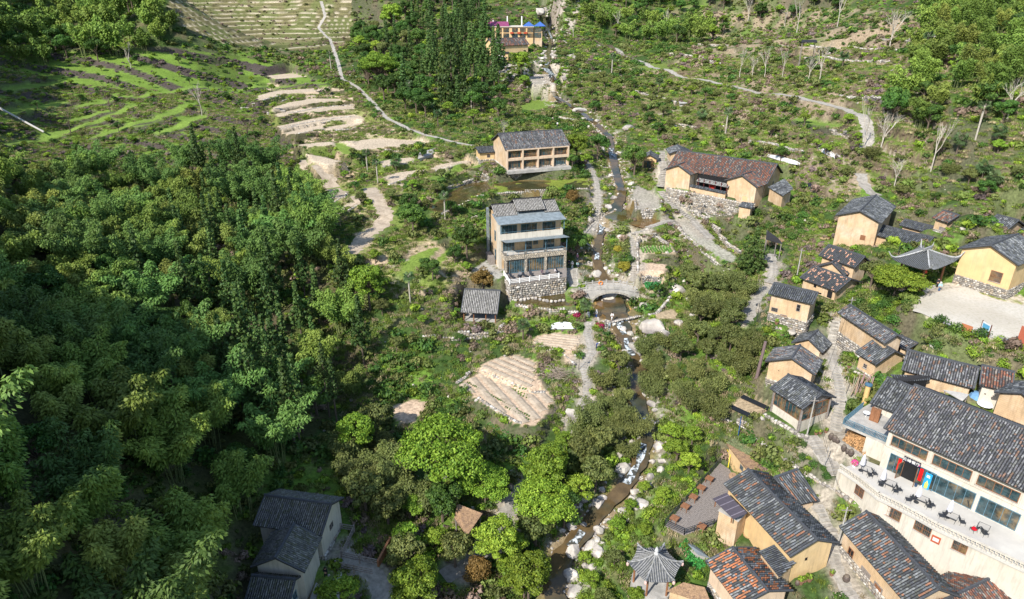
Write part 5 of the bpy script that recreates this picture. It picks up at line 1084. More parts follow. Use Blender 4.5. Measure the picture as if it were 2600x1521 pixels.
house('b3w','gabled front wing of the long house below the upper guesthouse','ochre','grey',0,name='gable_wing',pitch=.45,tl=.5,open_=[('h','l',.5,1.2,.8,1.2)])
house('b4','large reddish-roofed farmhouse with two gabled front wings','earth','red',0,name='farmhouse',cat='farmhouse',pitch=.33,tl=.28,open_=[('w','l',.55,1.6,.7,1.1,DK)])
house('b4r','right gabled wing of the large farmhouse','earth','red',0,name='farmhouse_wing',pitch=.33,tl=.28,open_=[('w','l',.32,-.2,1.3,1.2,dict(mat_='plaster',pane='ochre',nx=1,ny=1,sill=False))])
house('b4l','left gabled wing of the large farmhouse with a pale patched wall','earth','red',0,name='farmhouse_wing',pitch=.33,tl=.28)
house('b5','small glass-fronted cabin left of the stone stairs','ochre','grey',.2,name='cabin',cat='cabin',open_=[('w','l',.5,.2,2.7,1.9,dict(mat_='wood',nx=4,ny=1))])
house('b4u','earth house with grey roof at the top of the stairs behind the farmhouse','earth','grey',.8,open_=[('h','l',.7,1.6,.5,.6)])
UP=Vector((0,0,1))
def xy(p,z=None): return Vector((p[0],p[1],p[2] if z is None else z))
# ---------------- four-storey guesthouse ----------------
Z0=17.0; Pl=pix(d3(480,1160),Z0); Pr=pix(d3(1400,1062),Z0); ex=(Pr-Pl); LL=ex.length; ex.normalize(); ey=Vector((-ex.y,ex.x,0))
g1=pix(d3(395,1077),Z0); g2=pix(d3(212,895),Z0); s1=max(1.2,(g1-Pl).dot(ey)); D=(g2-Pl).dot(ey)
print('b1',LL,s1,D,(g1-Pl).dot(ex),(g2-Pl).dot(ex))
def Q(a,b,z): return Vector((Pl.x+ex.x*a+ey.x*b,Pl.y+ex.y*a+ey.y*b,z))
def zq(a,b,v): p=Q(a,b,0); return zat(p.y,v)
a0=min(0,(g1-Pl).dot(ex)); 
zg=zq(0,0,500+958/5.897); zs=zq(0,0,500+890/5.897); zaw=zq(0,-.3,500+688/5.897); zp0=zq(0,s1,500+612/5.897); zp1=zq(0,s1,500+532/5.897); ze1=zq(0,s1-.6,500+410/5.897); 
zr1=zq(0,D*.5+s1*.5,500+255/5.897); zb1=zs-.35
print('heights',zg,zs,zaw,zp0,zp1,ze1,zr1)
b1=thing('guesthouse','four-storey guesthouse with blue-grey awnings, glazed ground floor and a timber deck','guesthouse',tuple(Q(LL/2,D/2,Z0)))
W0=LL-.0
b=MB()
b.obox(Q(a0,s1,Z0-2),ex*(W0-a0-.3),ey*(D-s1),UP*(ze1-Z0+2-.1))                # body
b.obox(Q(a0,D*.35,Z0-2),ex*.01,ey*.01,UP*.01)
b.build('wall',M['earth'],b1)
b=MB()                                                                         # pale edge strip and 3rd floor parapet
b.obox(Q(a0-.03,s1-1.35,zp0),ex*(W0-a0-.3),ey*.18,UP*(zp1-zp0)); b.obox(Q(a0-.03,s1-1.17,zp0),ex*.18,ey*1.5,UP*(zp1-zp0)); b.obox(Q(W0-.45,s1-1.17,zp0),ex*.18,ey*1.2,UP*(zp1-zp0)); b.obox(Q(a0-.03,s1-1.35,zp0-.25),ex*(W0-a0-.3),ey*1.4,UP*.245)
b.obox(Q(a0-.035,s1-.02,Z0-1),ex*.6,ey*.04,UP*(ze1-Z0+.8)); b.obox(Q(a0-.04,s1+.02,Z0-1),ex*.035,ey*1.6,UP*(ze1-Z0+.8)); b.build('parapet',M['cream'],b1)
b=MB() # stone columns and balcony band
nb=3
for i in range(nb+1):
    a=(W0-.55)*i/nb; b.obox(Q(a,-.02,Z0),ex*.55,ey*.5,UP*(zg-Z0)); b.obox(Q(a+.03,0,zs),ex*.45,ey*.42,UP*(.55))
b.obox(Q(.0,.0,zg),ex*W0,ey*.35,UP*(zs-zg)); b.obox(Q(0,.35,zg),ex*.35,ey*(s1-.2),UP*(zs-zg)); b.obox(Q(W0-.35,.35,zg),ex*.35,ey*(s1-.2),UP*(zs-zg)); sc_=b.build('stone_columns' if 0 else 'colonnade',M['mortar'],b1)
S=Stones()
for i in range(nb+1):
    a=(W0-.55)*i/nb; S.wall(Q(a,-.02,0),Q(a+.55,-.02,0),Z0,zg,-ey,.3,.06)
S.wall(Q(0,0,0),Q(W0,0,0),zg,zs,-ey,.3,.06); S.wall(Q(0,0,0),Q(0,s1,0),zg,zs,-ex,.3,.06); S.c=[np.array([.55,.47,.36])*(.75+.5*rng.random()) for c in S.c]; S.build(sc_)
b=MB(); b.obox(Q(.35,.36,zb1),ex*(W0-.7),ey*(s1-.1),UP*.18); b.build('balcony_floor',M['palefloor'],b1)
bay=(W0-.55)/nb
for i in range(nb):
    ff=(Q(.55+bay*i,.30,0),ex,-ey,bay-.55); window(b1,ff,.03,Z0+.08,bay-.63,zg-Z0-.15,'tealframe',7,1,'glass_front',sill=False,dep=.08)
    # balcony glass rail
    rb=MB(); a=.6+bay*i; 
    for q in range(4): rb.obox(Q(a+(bay-.65)*q/3.05,.05,zs),ex*.05,ey*.05,UP*.85)
    rb.bar(Q(a,.08,zs+.85),Q(a+bay-.6,.08,zs+.85),.06,.05); rb.build('railing',M['tealframe'],b1)
# rooms behind balconies
ffu=(Q(0,s1,0),ex,-ey,W0)
for i,(a,w_,z,hg,n) in enumerate([(.5,2.3,zb1+.2,2.3,4),(W0*.40,1.3,zb1+.2,2.3,2),(W0*.53,.9,zb1+1.1,1.,1),(W0*.70,2.2,zb1+.2,2.4,3),(a0+.4,3.3,zp0+.1,ze1-zp0-.7,4),(W0*.33,3.2,zp0+.1,ze1-zp0-.7,3),(W0*.68,2.6,zp0+.1,ze1-zp0-.7,3)]): window(b1,ffu,a,z,w_,hg,'tealframe',n,1,sill=False)
ffl=(Q(a0,s1,0),ey,-ex,D-s1)
for a,z in ((2.3,Z0+1.2),(2.3,Z0+5.2),(D*.62,Z0+2.8),(D*.62,Z0+6.6)): window(b1,ffl,a,z,1.0,2.0,'tealframe',1,2,sill=False)
b=MB() # awnings
zaf=zq(0,-.5,500+690/5.897)
slab(b,[Q(.2,-.45,zaf),Q(W0+.3,-.45,zaf),Q(W0-.2,s1-1.2,zp0-.1),Q(a0+.1,s1-1.2,zp0-.1)],.08)
for i in range(8): a=.5+(W0-1)*i/7; b.bar(Q(a,-.4,zaf-.1),Q(a-.1,s1-.1,zp0-.2),.06,.1)
b.build('awning',M['bluemetal'],b1)
b=MB(); zt=zq(0,s1+2.2,500+325/5.897); ztf=zq(0,s1-1.5,500+410/5.897)
slab(b,[Q(a0-.4,s1-1.7,ztf),Q(W0+.2,s1-1.7,ztf),Q(W0-.5,s1+2.0,ztf+1.15),Q(a0-.9,s1+2.0,ztf+1.15)],.08); b.build('awning',M['bluemetal'],b1)
b=MB()
for a in (a0+.1,W0-.15): b.obox(Q(a,s1-1.3,zp1),ex*.12,ey*.12,UP*(ztf-zp1))
b.obox(Q(W0-.1,.0,zs),ex*.12,ey*.12,UP*(zaf-zs)); 
for i in (1,2): b.obox(Q(bay*i+.2,.1,zs),ex*.1,ey*.1,UP*(zaf-zs))
b.bar(Q(a0,s1-1.27,zp1+.35),Q(W0-.3,s1-1.27,zp1+.35),.05,.05)
for i in range(14): b.obox(Q(a0+(W0-.6-a0)*i/13,s1-1.28,zp1),ex*.03,ey*.03,UP*.35)
b.build('posts' if 0 else 'frame',M['tealframe'],b1)
b=MB(); t=Tiles(); zr2=ztf+2.3; Dm=(s1+D)/2
for (x0,x1,dz) in ((a0-.5,a0+4.2,0),(a0+4.0,W0-3.3,.75),(W0-3.5,W0-.3,.1)):
    fa=[Q(x0,s1+.9,ztf+.85+dz),Q(x1,s1+.9,ztf+.85+dz),Q(x1,Dm+.5,zr2+dz),Q(x0,Dm+.5,zr2+dz)]; fb=[Q(x0,D+.5,ztf+.4+dz),Q(x1,D+.5,ztf+.4+dz),Q(x1,Dm+.5,zr2+dz),Q(x0,Dm+.5,zr2+dz)]
    slab(b,fa,.14); slab(b,fb,.14); t.face(fa,ex,PALS['stripe'],.3); t.face(fb,ex,PALS['dark'],.3); b.bar(fa[3]+UP*.1,fa[2]+UP*.1,.3,.2)
r_=b.build('roof',M['roofdark'],b1); t.build(r_)
b=MB(); b.obox(Q(a0+.1,s1+.1,ze1-.2),ex*(W0-a0-.6),ey*(D-s1-.3),UP*1.0); b.build('attic_wall',M['earth'],b1)
b=MB(); b.obox(Q(a0-.9,D-1.0,Z0),ex*.5,ey*.6,UP*(ze1-Z0+1.3)); b.build('chimney',M['bluemetal'],b1)
b=MB(); b.obox(Q(a0-1.3,s1+2.5,Z0-1),ex*1.1,ey*(D*.35),UP*2.6); 
b.build('side_stair',M['greywood'],b1)
# deck with balustrade over the stone bank
dk=[pix(d3(555,1308),Z0),pix(d3(1408,1198),Z0)]
dd_=(dk[0]-Pl).dot(ey)-.0
deck=thing('timber_deck','grey deck with white balustrade in front of the four-storey guesthouse','deck',tuple(Q(LL/2,dd_/2,Z0)))
b=MB(); b.prism([Q(-.2,0,0),Q(W0+.1,0,0),dk[1],dk[0]],Z0-.25,Z0+.05); b.build('floor',M['greywood'],deck)
def balustrade(name,pts,z,root=None,hh=.95,step=2.2,m='white',rails=3,label=None,pw=.2,col=None):
    b=MB(); P=[Vector(p) for p in pts]
    for p,q in zip(P,P[1:]):
        n=max(1,round((q-p).length/step))
        for i in range(n):
            u=p.lerp(q,i/n); w_=p.lerp(q,(i+1)/n); b.box(u.x-pw/2,u.y-pw/2,u.z,u.x+pw/2,u.y+pw/2,u.z+hh+.12)
            for r_ in range(rails): b.bar(u+UP*(hh*(r_+1)/rails-.05),w_+UP*(hh*(r_+1)/rails-.05),.09,.10)
    u=P[-1]; b.box(u.x-pw/2,u.y-pw/2,u.z,u.x+pw/2,u.y+pw/2,u.z+hh+.12); return b.build(name,M[m],root)
balustrade('balustrade',[pix(d3(470,1180),Z0),dk[0],pix(d3(1290,1212),Z0)],Z0,deck,rails=3)
st=MB(); st.prism([pix(d3(470,1180),Z0),dk[0],dk[1],pix(d3(1405,1110),Z0)],13.2,Z0-.3); bank=thing('stone_bank_wall','mossy stone bank wall under the guesthouse deck','wall',(dk[0].x,dk[0].y,13.4)); st.build('backing',M['mortar'],bank); S=Stones(); S.wall(dk[0],dk[1],13.2,Z0-.3,(0,-1),.5,.2); S.wall(pix(d3(470,1180),Z0),dk[0],13.2,Z0-.3,(-1,-.3),.5,.2); S.build(bank)
# ---------------- stone walls along plots, ponds and stairs ----------------
WN=[0]
def swall(pts,hgt,label,drop=.9,size=.42,th=.5,ztop=None,flip=1,group=None):
    g=[gnd(p) if not isinstance(p,Vector) else p for p in pts]; o=g[0]; root=thing('stone_wall',label,'wall',(o.x,o.y,o.z),0,group); S=Stones(); b=MB()
    for p,q in zip(g,g[1:]):
        n=max(1,int((q-p).xy.length/3)); 
        for i in range(n):
            u=p.lerp(q,i/n); w_=p.lerp(q,(i+1)/n)
            if ztop is None: zu=hz1(u.x,u.y)+hgt; zw=hz1(w_.x,w_.y)+hgt
            else: zu=zw=ztop
            t=(w_-u); t.z=0; L=t.length; 
            if L<.3: continue
            t.normalize(); nn=Vector((-t.y,t.x,0)); 
            if nn.y>0: nn=-nn
            nn*=flip; z1=(zu+zw)/2; b.obox((u.x,u.y,z1-hgt-drop),t*L,-nn*th,UP*(hgt+drop-.03)); S.wall(u,w_,z1-hgt-drop,z1,nn,size,.16)
            S.wall(u-nn*th,w_-nn*th,z1-min(hgt,.4),z1,-nn,size,.16) if hgt>.3 else None
            k=int(L/.5)
            for j in range(k):
                c=u+t*(j+.5)*L/k-nn*th/2; S2=np.array([c.x,c.y,z1]); 
                r=[rng.uniform(.16,.27) for _ in range(3)]; e1=np.array(t)*r[0]; e2=np.array(nn)*r[1]; e3=np.array([0,0,.10*rng.uniform(.7,1.4)]); P=[S2-e1-e2-e3,S2+e1-e2-e3,S2+e1+e2-e3,S2-e1+e2-e3]+[S2-e1*.7-e2*.7+e3,S2+e1*.7-e2*.7+e3,S2+e1*.7+e2*.7+e3,S2-e1*.7+e2*.7+e3]
                kk=S.n; S.v+= [tuple(x) for x in P]; S.q+=[(kk+4,kk+5,kk+6,kk+7),(kk,kk+1,kk+5,kk+4),(kk+1,kk+2,kk+6,kk+5),(kk+2,kk+3,kk+7,kk+6),(kk+3,kk,kk+4,kk+7)]; cl=np.array(STC[rng.integers(6)])*rng.uniform(.9,1.3); S.c+=[cl]*5; S.n+=8
    b.build('wall_core',M['mortar'],root); S.build(root); return root
swall([pix(c3(415,800),24.9),pix(c3(760,870),24.9),pix(c3(1290,975),24.9),pix(c3(1500,1020),24.9),pix(c3(1745,1045),24.9)],3.,'tall rubble retaining wall under the large farmhouse',3.,.42,ztop=24.9)
swall([c3(430,960),c3(620,1080),c3(760,1160),c3(930,1260),c8(940,250),c8(1030,360),c8(1190,500)],1.0,'low rubble wall along the upper side of the long slab stairs',1)
swall([c8(395,345),c8(420,420),c8(425,560),c8(430,700)],.7,'stone edging on the right of the straight steps above the bridge',.6)
swall([d8(20,770),d8(300,680),d8(520,620),d8(720,600),d8(1000,590),d8(1300,585),d8(1620,570)],.25,'long ivy-grown stone wall in front of the two-storey guesthouse',2.4)
swall([q2(700,1390),q2(850,1330),q2(960,1300),q2(1060,1296)],.3,'curved stone rim behind the brown pond',.8)
swall([q4(760,130),q4(860,75),q2(1010,1405),q2(1150,1375),q2(1350,1362),q2(1500,1352),q2(1800,1345)],.15,'curved stone rim between the brown pond and the lower green pond',1.9)
swall([q4(980,160),q4(1080,115),q4(1200,125)],.2,'rim of the lower green pond beside the four-storey guesthouse',1.2)
swall([q4(1280,780),q4(1400,800),q4(1520,820),q4(1640,810),q4(1730,850)],.5,'rubble wall below the stepping-stone pond',1.7,.5)
swall([q4(870,960),q4(960,990),q4(1080,990),q4(1180,950),q4(1215,905)],.5,'curved rubble terrace wall under the tile-roofed cabin',1.6,.42)
swall([q4(620,990),q4(720,1000),q4(850,1020),q4(1000,1015),q4(1120,990),q4(1240,945)],.2,'long low white-topped stone kerb below the tile-roofed cabin',.4,.36,.35)
swall([q4(1040,1230),q4(1160,1290),q4(1290,1340),q4(1370,1385),q4(1480,1400),q4(1530,1345)],.15,'stone step wall across the terraced vegetable field',.8,.34,.35)
swall([q7(1010,30),q7(1130,110),q7(1280,200),q7(1330,215)],.1,'lower edge wall of the terraced vegetable field',1.1,.4,.4)
swall([q4(1000,1215),q4(940,1280),q4(870,1330)],.2,'left edge wall of the terraced vegetable field',.9,.4,.4)
swall([q4(1410,1035),q4(1500,1085),q4(1600,1100),q4(1700,1200)],.1,'edge wall under the upper ploughed plot',.7,.36,.4)
swall([q4(2160,560),q4(2250,585),q4(2350,580),q4(2400,600)],.2,'rubble wall under the straw-covered plot',1.0,.4)
swall([q4(2230,870),q4(2300,830),q4(2380,740),q4(2420,700)],.5,'curving rubble wall by the right end of the bridge',.8,.5)
swall([q4(2300,720),q4(2400,610),q4(2430,600)],.6,'stone garden wall right of the green onion plot',.7,.4,.35)
swall([c8(400,370),c8(480,340),c8(560,360),c8(640,430)],.3,'curved rubble wall beside the two clipped yellow bushes',1.3,.5)
swall([c8(700,270),c8(800,380),c8(900,470),c8(1000,560),c8(1120,620)],.3,'rubble bank wall under the paved lower terrace',1.8,.55)
swall([q4(2140,20),q4(2150,95),q4(2320,100),q4(2330,30)],.2,'block wall of the big sloping slab beside the stairs',1.9,.5)
swall([q5(0,170),q5(120,180),q5(300,210)],.3,'small wall in front of the lower paved terrace',.8) if 0 else None
swall([q6(660,160),q6(760,210),q6(900,290),q6(985,330)],.3,'white rubble wall under the glazed pavilion',1.9,.5)
swall([q6(600,310),q6(700,400),q6(850,500),q6(980,590),q6(1100,660)],.3,'long tumbled white rubble wall beside the stairs to the restaurant',1.2,.6)
swall([q6(1080,640),q6(1180,700),q6(1290,780),q6(1370,840)],.3,'rubble wall below the restaurant terrace corner',1.3,.5)
swall([q6(310,110),q6(350,190),q6(470,220),q6(620,230)],.3,'stone rim of the mulched garden bed left of the glazed pavilion',.8,.4)
swall([q5(1190,1010),q5(1290,1100),q5(1330,1130)],.4,'rubble footing wall beside the long weathered house',.9,.4)
swall([q5(1300,1250),q5(1400,1290),q5(1450,1300)],.2,'low rubble wall below the small square earth house',.5,.4)
swall([q5(720,940),q5(800,940),q5(900,970)],.2,'stone footing below the two-storey earth house by the cypress',.8,.4)
swall([d5(700,560),d5(850,520),d5(1000,560),d5(1300,640),d5(1560,710)],.15,'rubble kerb along the foot of the yellow gabled house',.3,.35,.4) if 0 else None
swall([q5(90,200),q5(60,300),q5(200,430),q5(330,480),q5(420,520)],.3,'dry stone bank below the pale paved slope',1.6,.5) if 0 else None
for i,(a,b_) in enumerate([((2040,552),(2160,560)),((2200,250),(2330,262))]): pass
swall([q1(1890,740),q1(2050,700),q1(2250,690),q1(2400,700)],.1,'dark retaining wall behind the first pale terrace strip',.9,.45,.4)
swall([q1(1900,830),q1(2100,800),q1(2300,760),q1(2520,745)],.1,'retaining wall behind the second pale terrace strip',.9,.45,.4)
swall([q1(1990,915),q1(2200,870),q1(2400,840),q1(2520,830)],.1,'retaining wall behind the third pale terrace strip',.9,.45,.4)
for i,pl_ in enumerate([[q3(0,385),q3(230,410),q3(380,460)],[q3(800,333),q3(1100,350),q3(1400,360),q3(1650,372)],[q3(950,418),q3(1200,433),q3(1560,443)],[q3(1480,288),q3(1700,303),q3(1900,262)],[q3(1200,690),q3(1450,702)],[q3(60,885),q3(200,912)],[q3(560,1015),q3(760,1040),q3(950,1082)],[q3(1120,905),q3(1300,932)],[q3(1050,1062),q3(1220,1132)],[q3(200,320),q3(420,330)],[q3(1280,700),q3(1400,705),q3(1540,720)],[q2(1590,840),q2(1680,860),q2(1800,860)],[q2(2120,650),q2(2250,690),q2(2420,745)]]):
    swall(pl_,.5,'low dry-stone terrace wall on the right hillside',1.0,.6,.7,group='terrace walls of the right hillside')
for i,pl_ in enumerate([[q1(1710,775),q1(1870,712),q1(2000,680)],[q1(2000,925),q1(2240,880),q1(2420,855)],[q1(2100,958),q1(2310,922)],[c4(0,490),c4(130,470),c4(265,455)],[c4(300,610),c4(560,600),c4(670,585)],[c4(330,735),c4(540,700)],[c4(690,768),c4(925,708)],[c4(370,860),c4(500,812),c4(660,780)],[c4(0,975),c4(60,940),c4(75,915)],[c4(0,1062),c4(100,1040),c4(175,980)]]):
    swall(pl_,.12,'rough stone edge wall of the tan terrace strips left of centre',1.1,.5,.5,group='edge walls of the tan terrace strips')
# ---------------- arched stone bridge ----------------
zbk=13.6; A=pix(d6(395,560),zbk); B=pix(d6(1370,575),zbk); be=(B-A); BL_=be.length; be.normalize(); bn=Vector((-be.y,be.x,0)); 
if bn.y<0: bn=-bn
bw=2.3; apex=zat((A.y+B.y)/2,650+505/5.897)
print('bridge',BL_,apex)
br=thing('arch_bridge','grey stone arch bridge with balustrades over the brown pool','bridge',tuple(A.lerp(B,.5).xy.to_3d()+UP*12))
def bz(u): return zbk+(apex-zbk)*math.sin(math.pi*u)**1.15
def BP(u,w_,z): return Vector((A.x+be.x*BL_*u+bn.x*w_,A.y+be.y*BL_*u+bn.y*w_,z))
N=36; ua0=.24; ua1=.86; b=MB(); zw=11.5; rise=apex-.75-zw
def az(u):
    if u<=ua0 or u>=ua1: return None
    x=(u-(ua0+ua1)/2)/((ua1-ua0)/2); return zw+rise*math.sqrt(max(0,1-x*x))
us=sorted(set([i/N for i in range(N+1)]+[ua0,ua1]+[ua0+(ua1-ua0)*.5*(1-math.cos(math.pi*k/24)) for k in range(25)]))
for u,v_ in zip(us,us[1:]):
    lo0=az(u+1e-6) if ua0<=u<ua1 else zw-1.2; lo1=az(v_-1e-6) if ua0<v_<=ua1 else zw-1.2
    if lo0 is None or lo1 is None: lo0=lo1=zw-1.2
    P=[BP(u,0,lo0),BP(v_,0,lo1),BP(v_,bw,lo1),BP(u,bw,lo0),BP(u,0,bz(u)),BP(v_,0,bz(v_)),BP(v_,bw,bz(v_)),BP(u,bw,bz(u))]
    b.add(P,[(3,2,1,0),(4,5,6,7),(0,1,5,4),(2,3,7,6)])
b.build('arch_body',M['conc'],br)
for k in range(21):  # voussoirs as separate stones
    t0=math.pi*k/21; t1=math.pi*(k+1)/21; xc=(ua0+ua1)/2; hx=(ua1-ua0)/2; b=MB(); r0,r1=1.0,1.14; P=[]
    for t,r in ((t0+.012,r0),(t1-.012,r0),(t1-.012,r1),(t0+.012,r1)):
        P.append((xc-hx*math.cos(t)*r,zw+rise*math.sin(t)*(r if r==1 else 1.17)))
    vs=[BP(u,-.07,z) for u,z in P]+[BP(u,.25,z) for u,z in P]; b.add(vs,[(0,1,2,3),(7,6,5,4),(0,4,5,1),(1,5,6,2),(2,6,7,3),(3,7,4,0)]); b.build('arch_stone',M['path'],br)
for side in (0.05,bw-.2):
    np_=9
    for i in range(np_+1):
        u=.02+.96*i/np_; p=BP(u,side,bz(u)); b=MB(); b.obox(p-be*.12,be*.24,bn*.2,UP*1.15); b.obox(p-be*.15-bn*.03+UP*1.15,be*.3,bn*.26,UP*.12); b.build('baluster_post',M['conc'],br)
        if i<np_:
            u2=.02+.96*(i+1)/np_; p=BP(u,side+.1,bz(u)); q=BP(u2,side+.1,bz(u2)); b=MB(); b.bar(p+UP*.92,q+UP*.92,.14,.14); b.bar(p+UP*.38,q+UP*.38,.1,.5); b.build('balustrade_panel',M['conc'],br)
for e_ in (0,1):
    S=Stones(); u=-.13 if e_==0 else 1.0
    b=MB(); P0_=BP(-.24,0,0) if e_==0 else BP(1.0,0,0); P1_=BP(0,0,0) if e_==0 else BP(1.10,0,0); b.prism([P0_,P1_,P1_+bn*bw,P0_+bn*bw],10.6,zbk-.02); ab=b.build('abutment',M['mortar'],br); S.wall(P0_,P1_,10.6,zbk,-bn,.45,.14); S.build(ab)
lb=thing('lifebuoy','orange lifebuoy hanging on the far railing of the arch bridge','lifebuoy'); b=MB(); u=.36; o=BP(u,bw-.3,bz(u)+.62); n=14
vs=[];fs=[]
for i in range(n):
    a=2*math.pi*i/n
    for j in range(6):
        c=2*math.pi*j/6; r=.36+.11*math.cos(c); p=o+be*(r*math.cos(a))+UP*(r*math.sin(a))-bn*.11*math.sin(c); vs.append(p)
for i in range(n):
    for j in range(6): fs.append((i*6+j,((i+1)%n)*6+j,((i+1)%n)*6+(j+1)%6,i*6+(j+1)%6))
b.add(vs,fs,(.75,.22,.03)); b.build('ring',M['paint'],lb,smooth=True)
# ---------------- restaurant ----------------
h=HS['b24']; f=fr_(h); L,W,o=h['L'],h['W'],h['oh']; zb=14.3; RT=thing('restaurant','long cream restaurant with dark tiled roof, glazed ground floor and red banners','restaurant',tuple(f(L/2,W/2,zb)))
b=MB(); zl=3.05
b.obox(f(o,o+.25,zb-3),h['ex']*(L-2*o),h['ey']*(W-2*o-.25),UP*(h['ze']-zb+3-.05)); 
A_=[f(o,o+.25,h['ze']-.1),f(o,W-o,h['ze']-.1),f(o,W/2,h['zr']-.15)]; B_=[f(L-o,o+.25,h['ze']-.1),f(L-o,W-o,h['ze']-.1),f(L-o,W/2,h['zr']-.15)]; b.add(A_+B_,[(0,1,2),(5,4,3),(0,2,5,3),(1,4,5,2)])
b.build('wall',M['cream'],RT)
roofit(RT,h,'rest',.27)
F0=(f(o,o+.25,0),h['ex'],-h['ey'],L-2*o)
def apos(p,z=zb):  # distance along the facade of a measured foot point
    q=pix(p,z); return (q-F0[0]).dot(h['ex'])
EXR=h['ex']; NR=-h['ey']
for i,(x0,x1) in enumerate([((1600,1850)),((1900,2220)),((2265,2620))]):
    pass
ax=[apos(q6(1535,548)),apos(q6(1605,590)),apos(q6(1690,630)),apos(q6(1800,660)),apos(q6(1840,665)),apos(q6(2165,795)),apos(q6(2195,820)),apos(q6(2475,945))]
print('facade',ax)
# upper ribbon windows
u0=.6
while u0<L-4.6:
    window(RT,F0,u0,zb+3.75,4.0,1.25,'wood',5,1,sill=True); u0+=4.75
b=MB(); 
for k in range(4): b.obox(F0[0]+EXR*(.1+k*4.75)+UP*(zb+3.4)+NR*.02,EXR*.35,NR*.12,UP*2.2)
b.obox(F0[0]+UP*(zb+3.3)+NR*.01,EXR*(L-1.2),NR*.14,UP*.12); b.build('pilaster',M['cream'],RT)
wgt0=ax[0]
window(RT,F0,ax[0],zb+.05,1.35,2.5,'tealframe',2,1,'glass_panel',sill=False); window(RT,F0,ax[3]-.9,zb+.05,1.9,2.5,'tealframe',2,1,'glass_panel',sill=False)
d0=ax[1]+.35; dw=max(1.6,ax[2]-ax[1]+.2)
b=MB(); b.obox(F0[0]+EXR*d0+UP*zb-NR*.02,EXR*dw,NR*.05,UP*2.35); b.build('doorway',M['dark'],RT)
b=MB(); b.obox(F0[0]+EXR*(d0+.1)+UP*(zb+.02)+NR*.05,EXR*(dw-.2),NR*.6,UP*.02,(.55,.03,.06)); b.build('door_mat',M['paint'],RT)
for s_,a in ((-1,d0),(1,d0+dw)):
    b=MB(); c=F0[0]+EXR*a+UP*(zb+.03)+NR*.05; v=(NR*.95+EXR*.25*s_); b.bar(c,c+v,.05,.07); b.bar(c+UP*2.3,c+v+UP*2.3,.05,.07); b.bar(c,c+UP*2.3,.06,.06,up=(1,0,0)); b.bar(c+v,c+v+UP*2.3,.06,.06,up=(1,0,0)); dl=b.build('door',M['wood'],RT)
    b=MB(); b.obox(c+UP*.1+v*.06,v*.88,EXR*.015,UP*2.1); b.build('pane',M['glass'],dl)
def board(name,a,z,w_,hg,col,th=.05,off=.1,mt='paint',root=RT):
    b=MB(); b.obox(F0[0]+EXR*a+UP*(zb+z)+NR*off,EXR*w_,NR*th,UP*hg,col); return b.build(name,M[mt],root)
sg=board('sign_board',d0-.15,2.42,dw+.35,.72,(.012,.014,.03),.1)
def text(s,size,origin,xdir,ndir,m,parent,off=.01,name='lettering'):
    cu=bpy.data.curves.new(name,'FONT'); cu.body=s; cu.size=size; cu.align_x='CENTER'; cu.align_y='CENTER'; cu.extrude=.008
    ob=bpy.data.objects.new(name,cu); COL.objects.link(ob); cu.materials.append(m); z=Vector(ndir).normalized(); x=Vector(xdir).normalized(); y=z.cross(x)
    ob.matrix_world=Matrix(((x.x,y.x,z.x,origin.x+z.x*off),(x.y,y.y,z.y,origin.y+z.y*off),(x.z,y.z,z.z,origin.z+z.z*off),(0,0,0,1)))
    dg_=bpy.context.evaluated_depsgraph_get(); me_=bpy.data.meshes.new_from_object(ob.evaluated_get(dg_)); mw0=ob.matrix_world.copy(); bpy.data.objects.remove(ob); ob=bpy.data.objects.new(name,me_); COL.objects.link(ob); ob.matrix_world=mw0
    if parent is not None:
        pl_=Vector(parent['_o']) if '_o' in parent else Vector((0,0,0)); mw=ob.matrix_world.copy(); mw.translation=mw.translation-pl_; ob.parent=parent; ob.matrix_parent_inverse=Matrix.Identity(4); ob.matrix_basis=mw
    return ob
text('云峰餐厅',.5,F0[0]+EXR*(d0+dw/2-.05)+UP*(zb+2.78)+NR*.2,EXR,NR,M['white'],sg)
b=MB(); c=F0[0]+EXR*(d0+dw+.02)+UP*(zb+2.7)+NR*.2; b.obox(c,EXR*.12,NR*.02,UP*.12,(.7,.05,.3)); b.build('emblem',M['paint'],sg)
for a in (d0-.62,d0+dw+.28): board('banner',a,.75,.38,1.75,(.72,.008,.008),.03,.14)
ad=board('poster',d0+dw+.95,.1,.75,2.25,(.02,.30,.62),.05,.15)
b=MB(); c=F0[0]+EXR*(d0+dw+1.33)+UP*(zb+.15)+NR*.205; b.tube([c+UP*.15,c+UP*.75,c+UP*.95,c+UP*1.15],[.2,.2,.07,.06],8,(.72,.68,.10)); b.obox(c-EXR*.2+UP*1.6,EXR*.4,NR*.01,UP*.12,(.8,.8,.8)); b.obox(c-EXR*.2+UP*1.8,EXR*.35,NR*.01,UP*.12,(.8,.8,.8)); b.build('poster_print',M['paint'],ad)
for a0_,a1_ in ((ax[4],ax[5]),(ax[6],min(ax[7],L-1.3))):
    if a1_-a0_>1: window(RT,F0,a0_,zb+.25,a1_-a0_,2.2,'tealframe',5,1,'glass_front',sill=False)
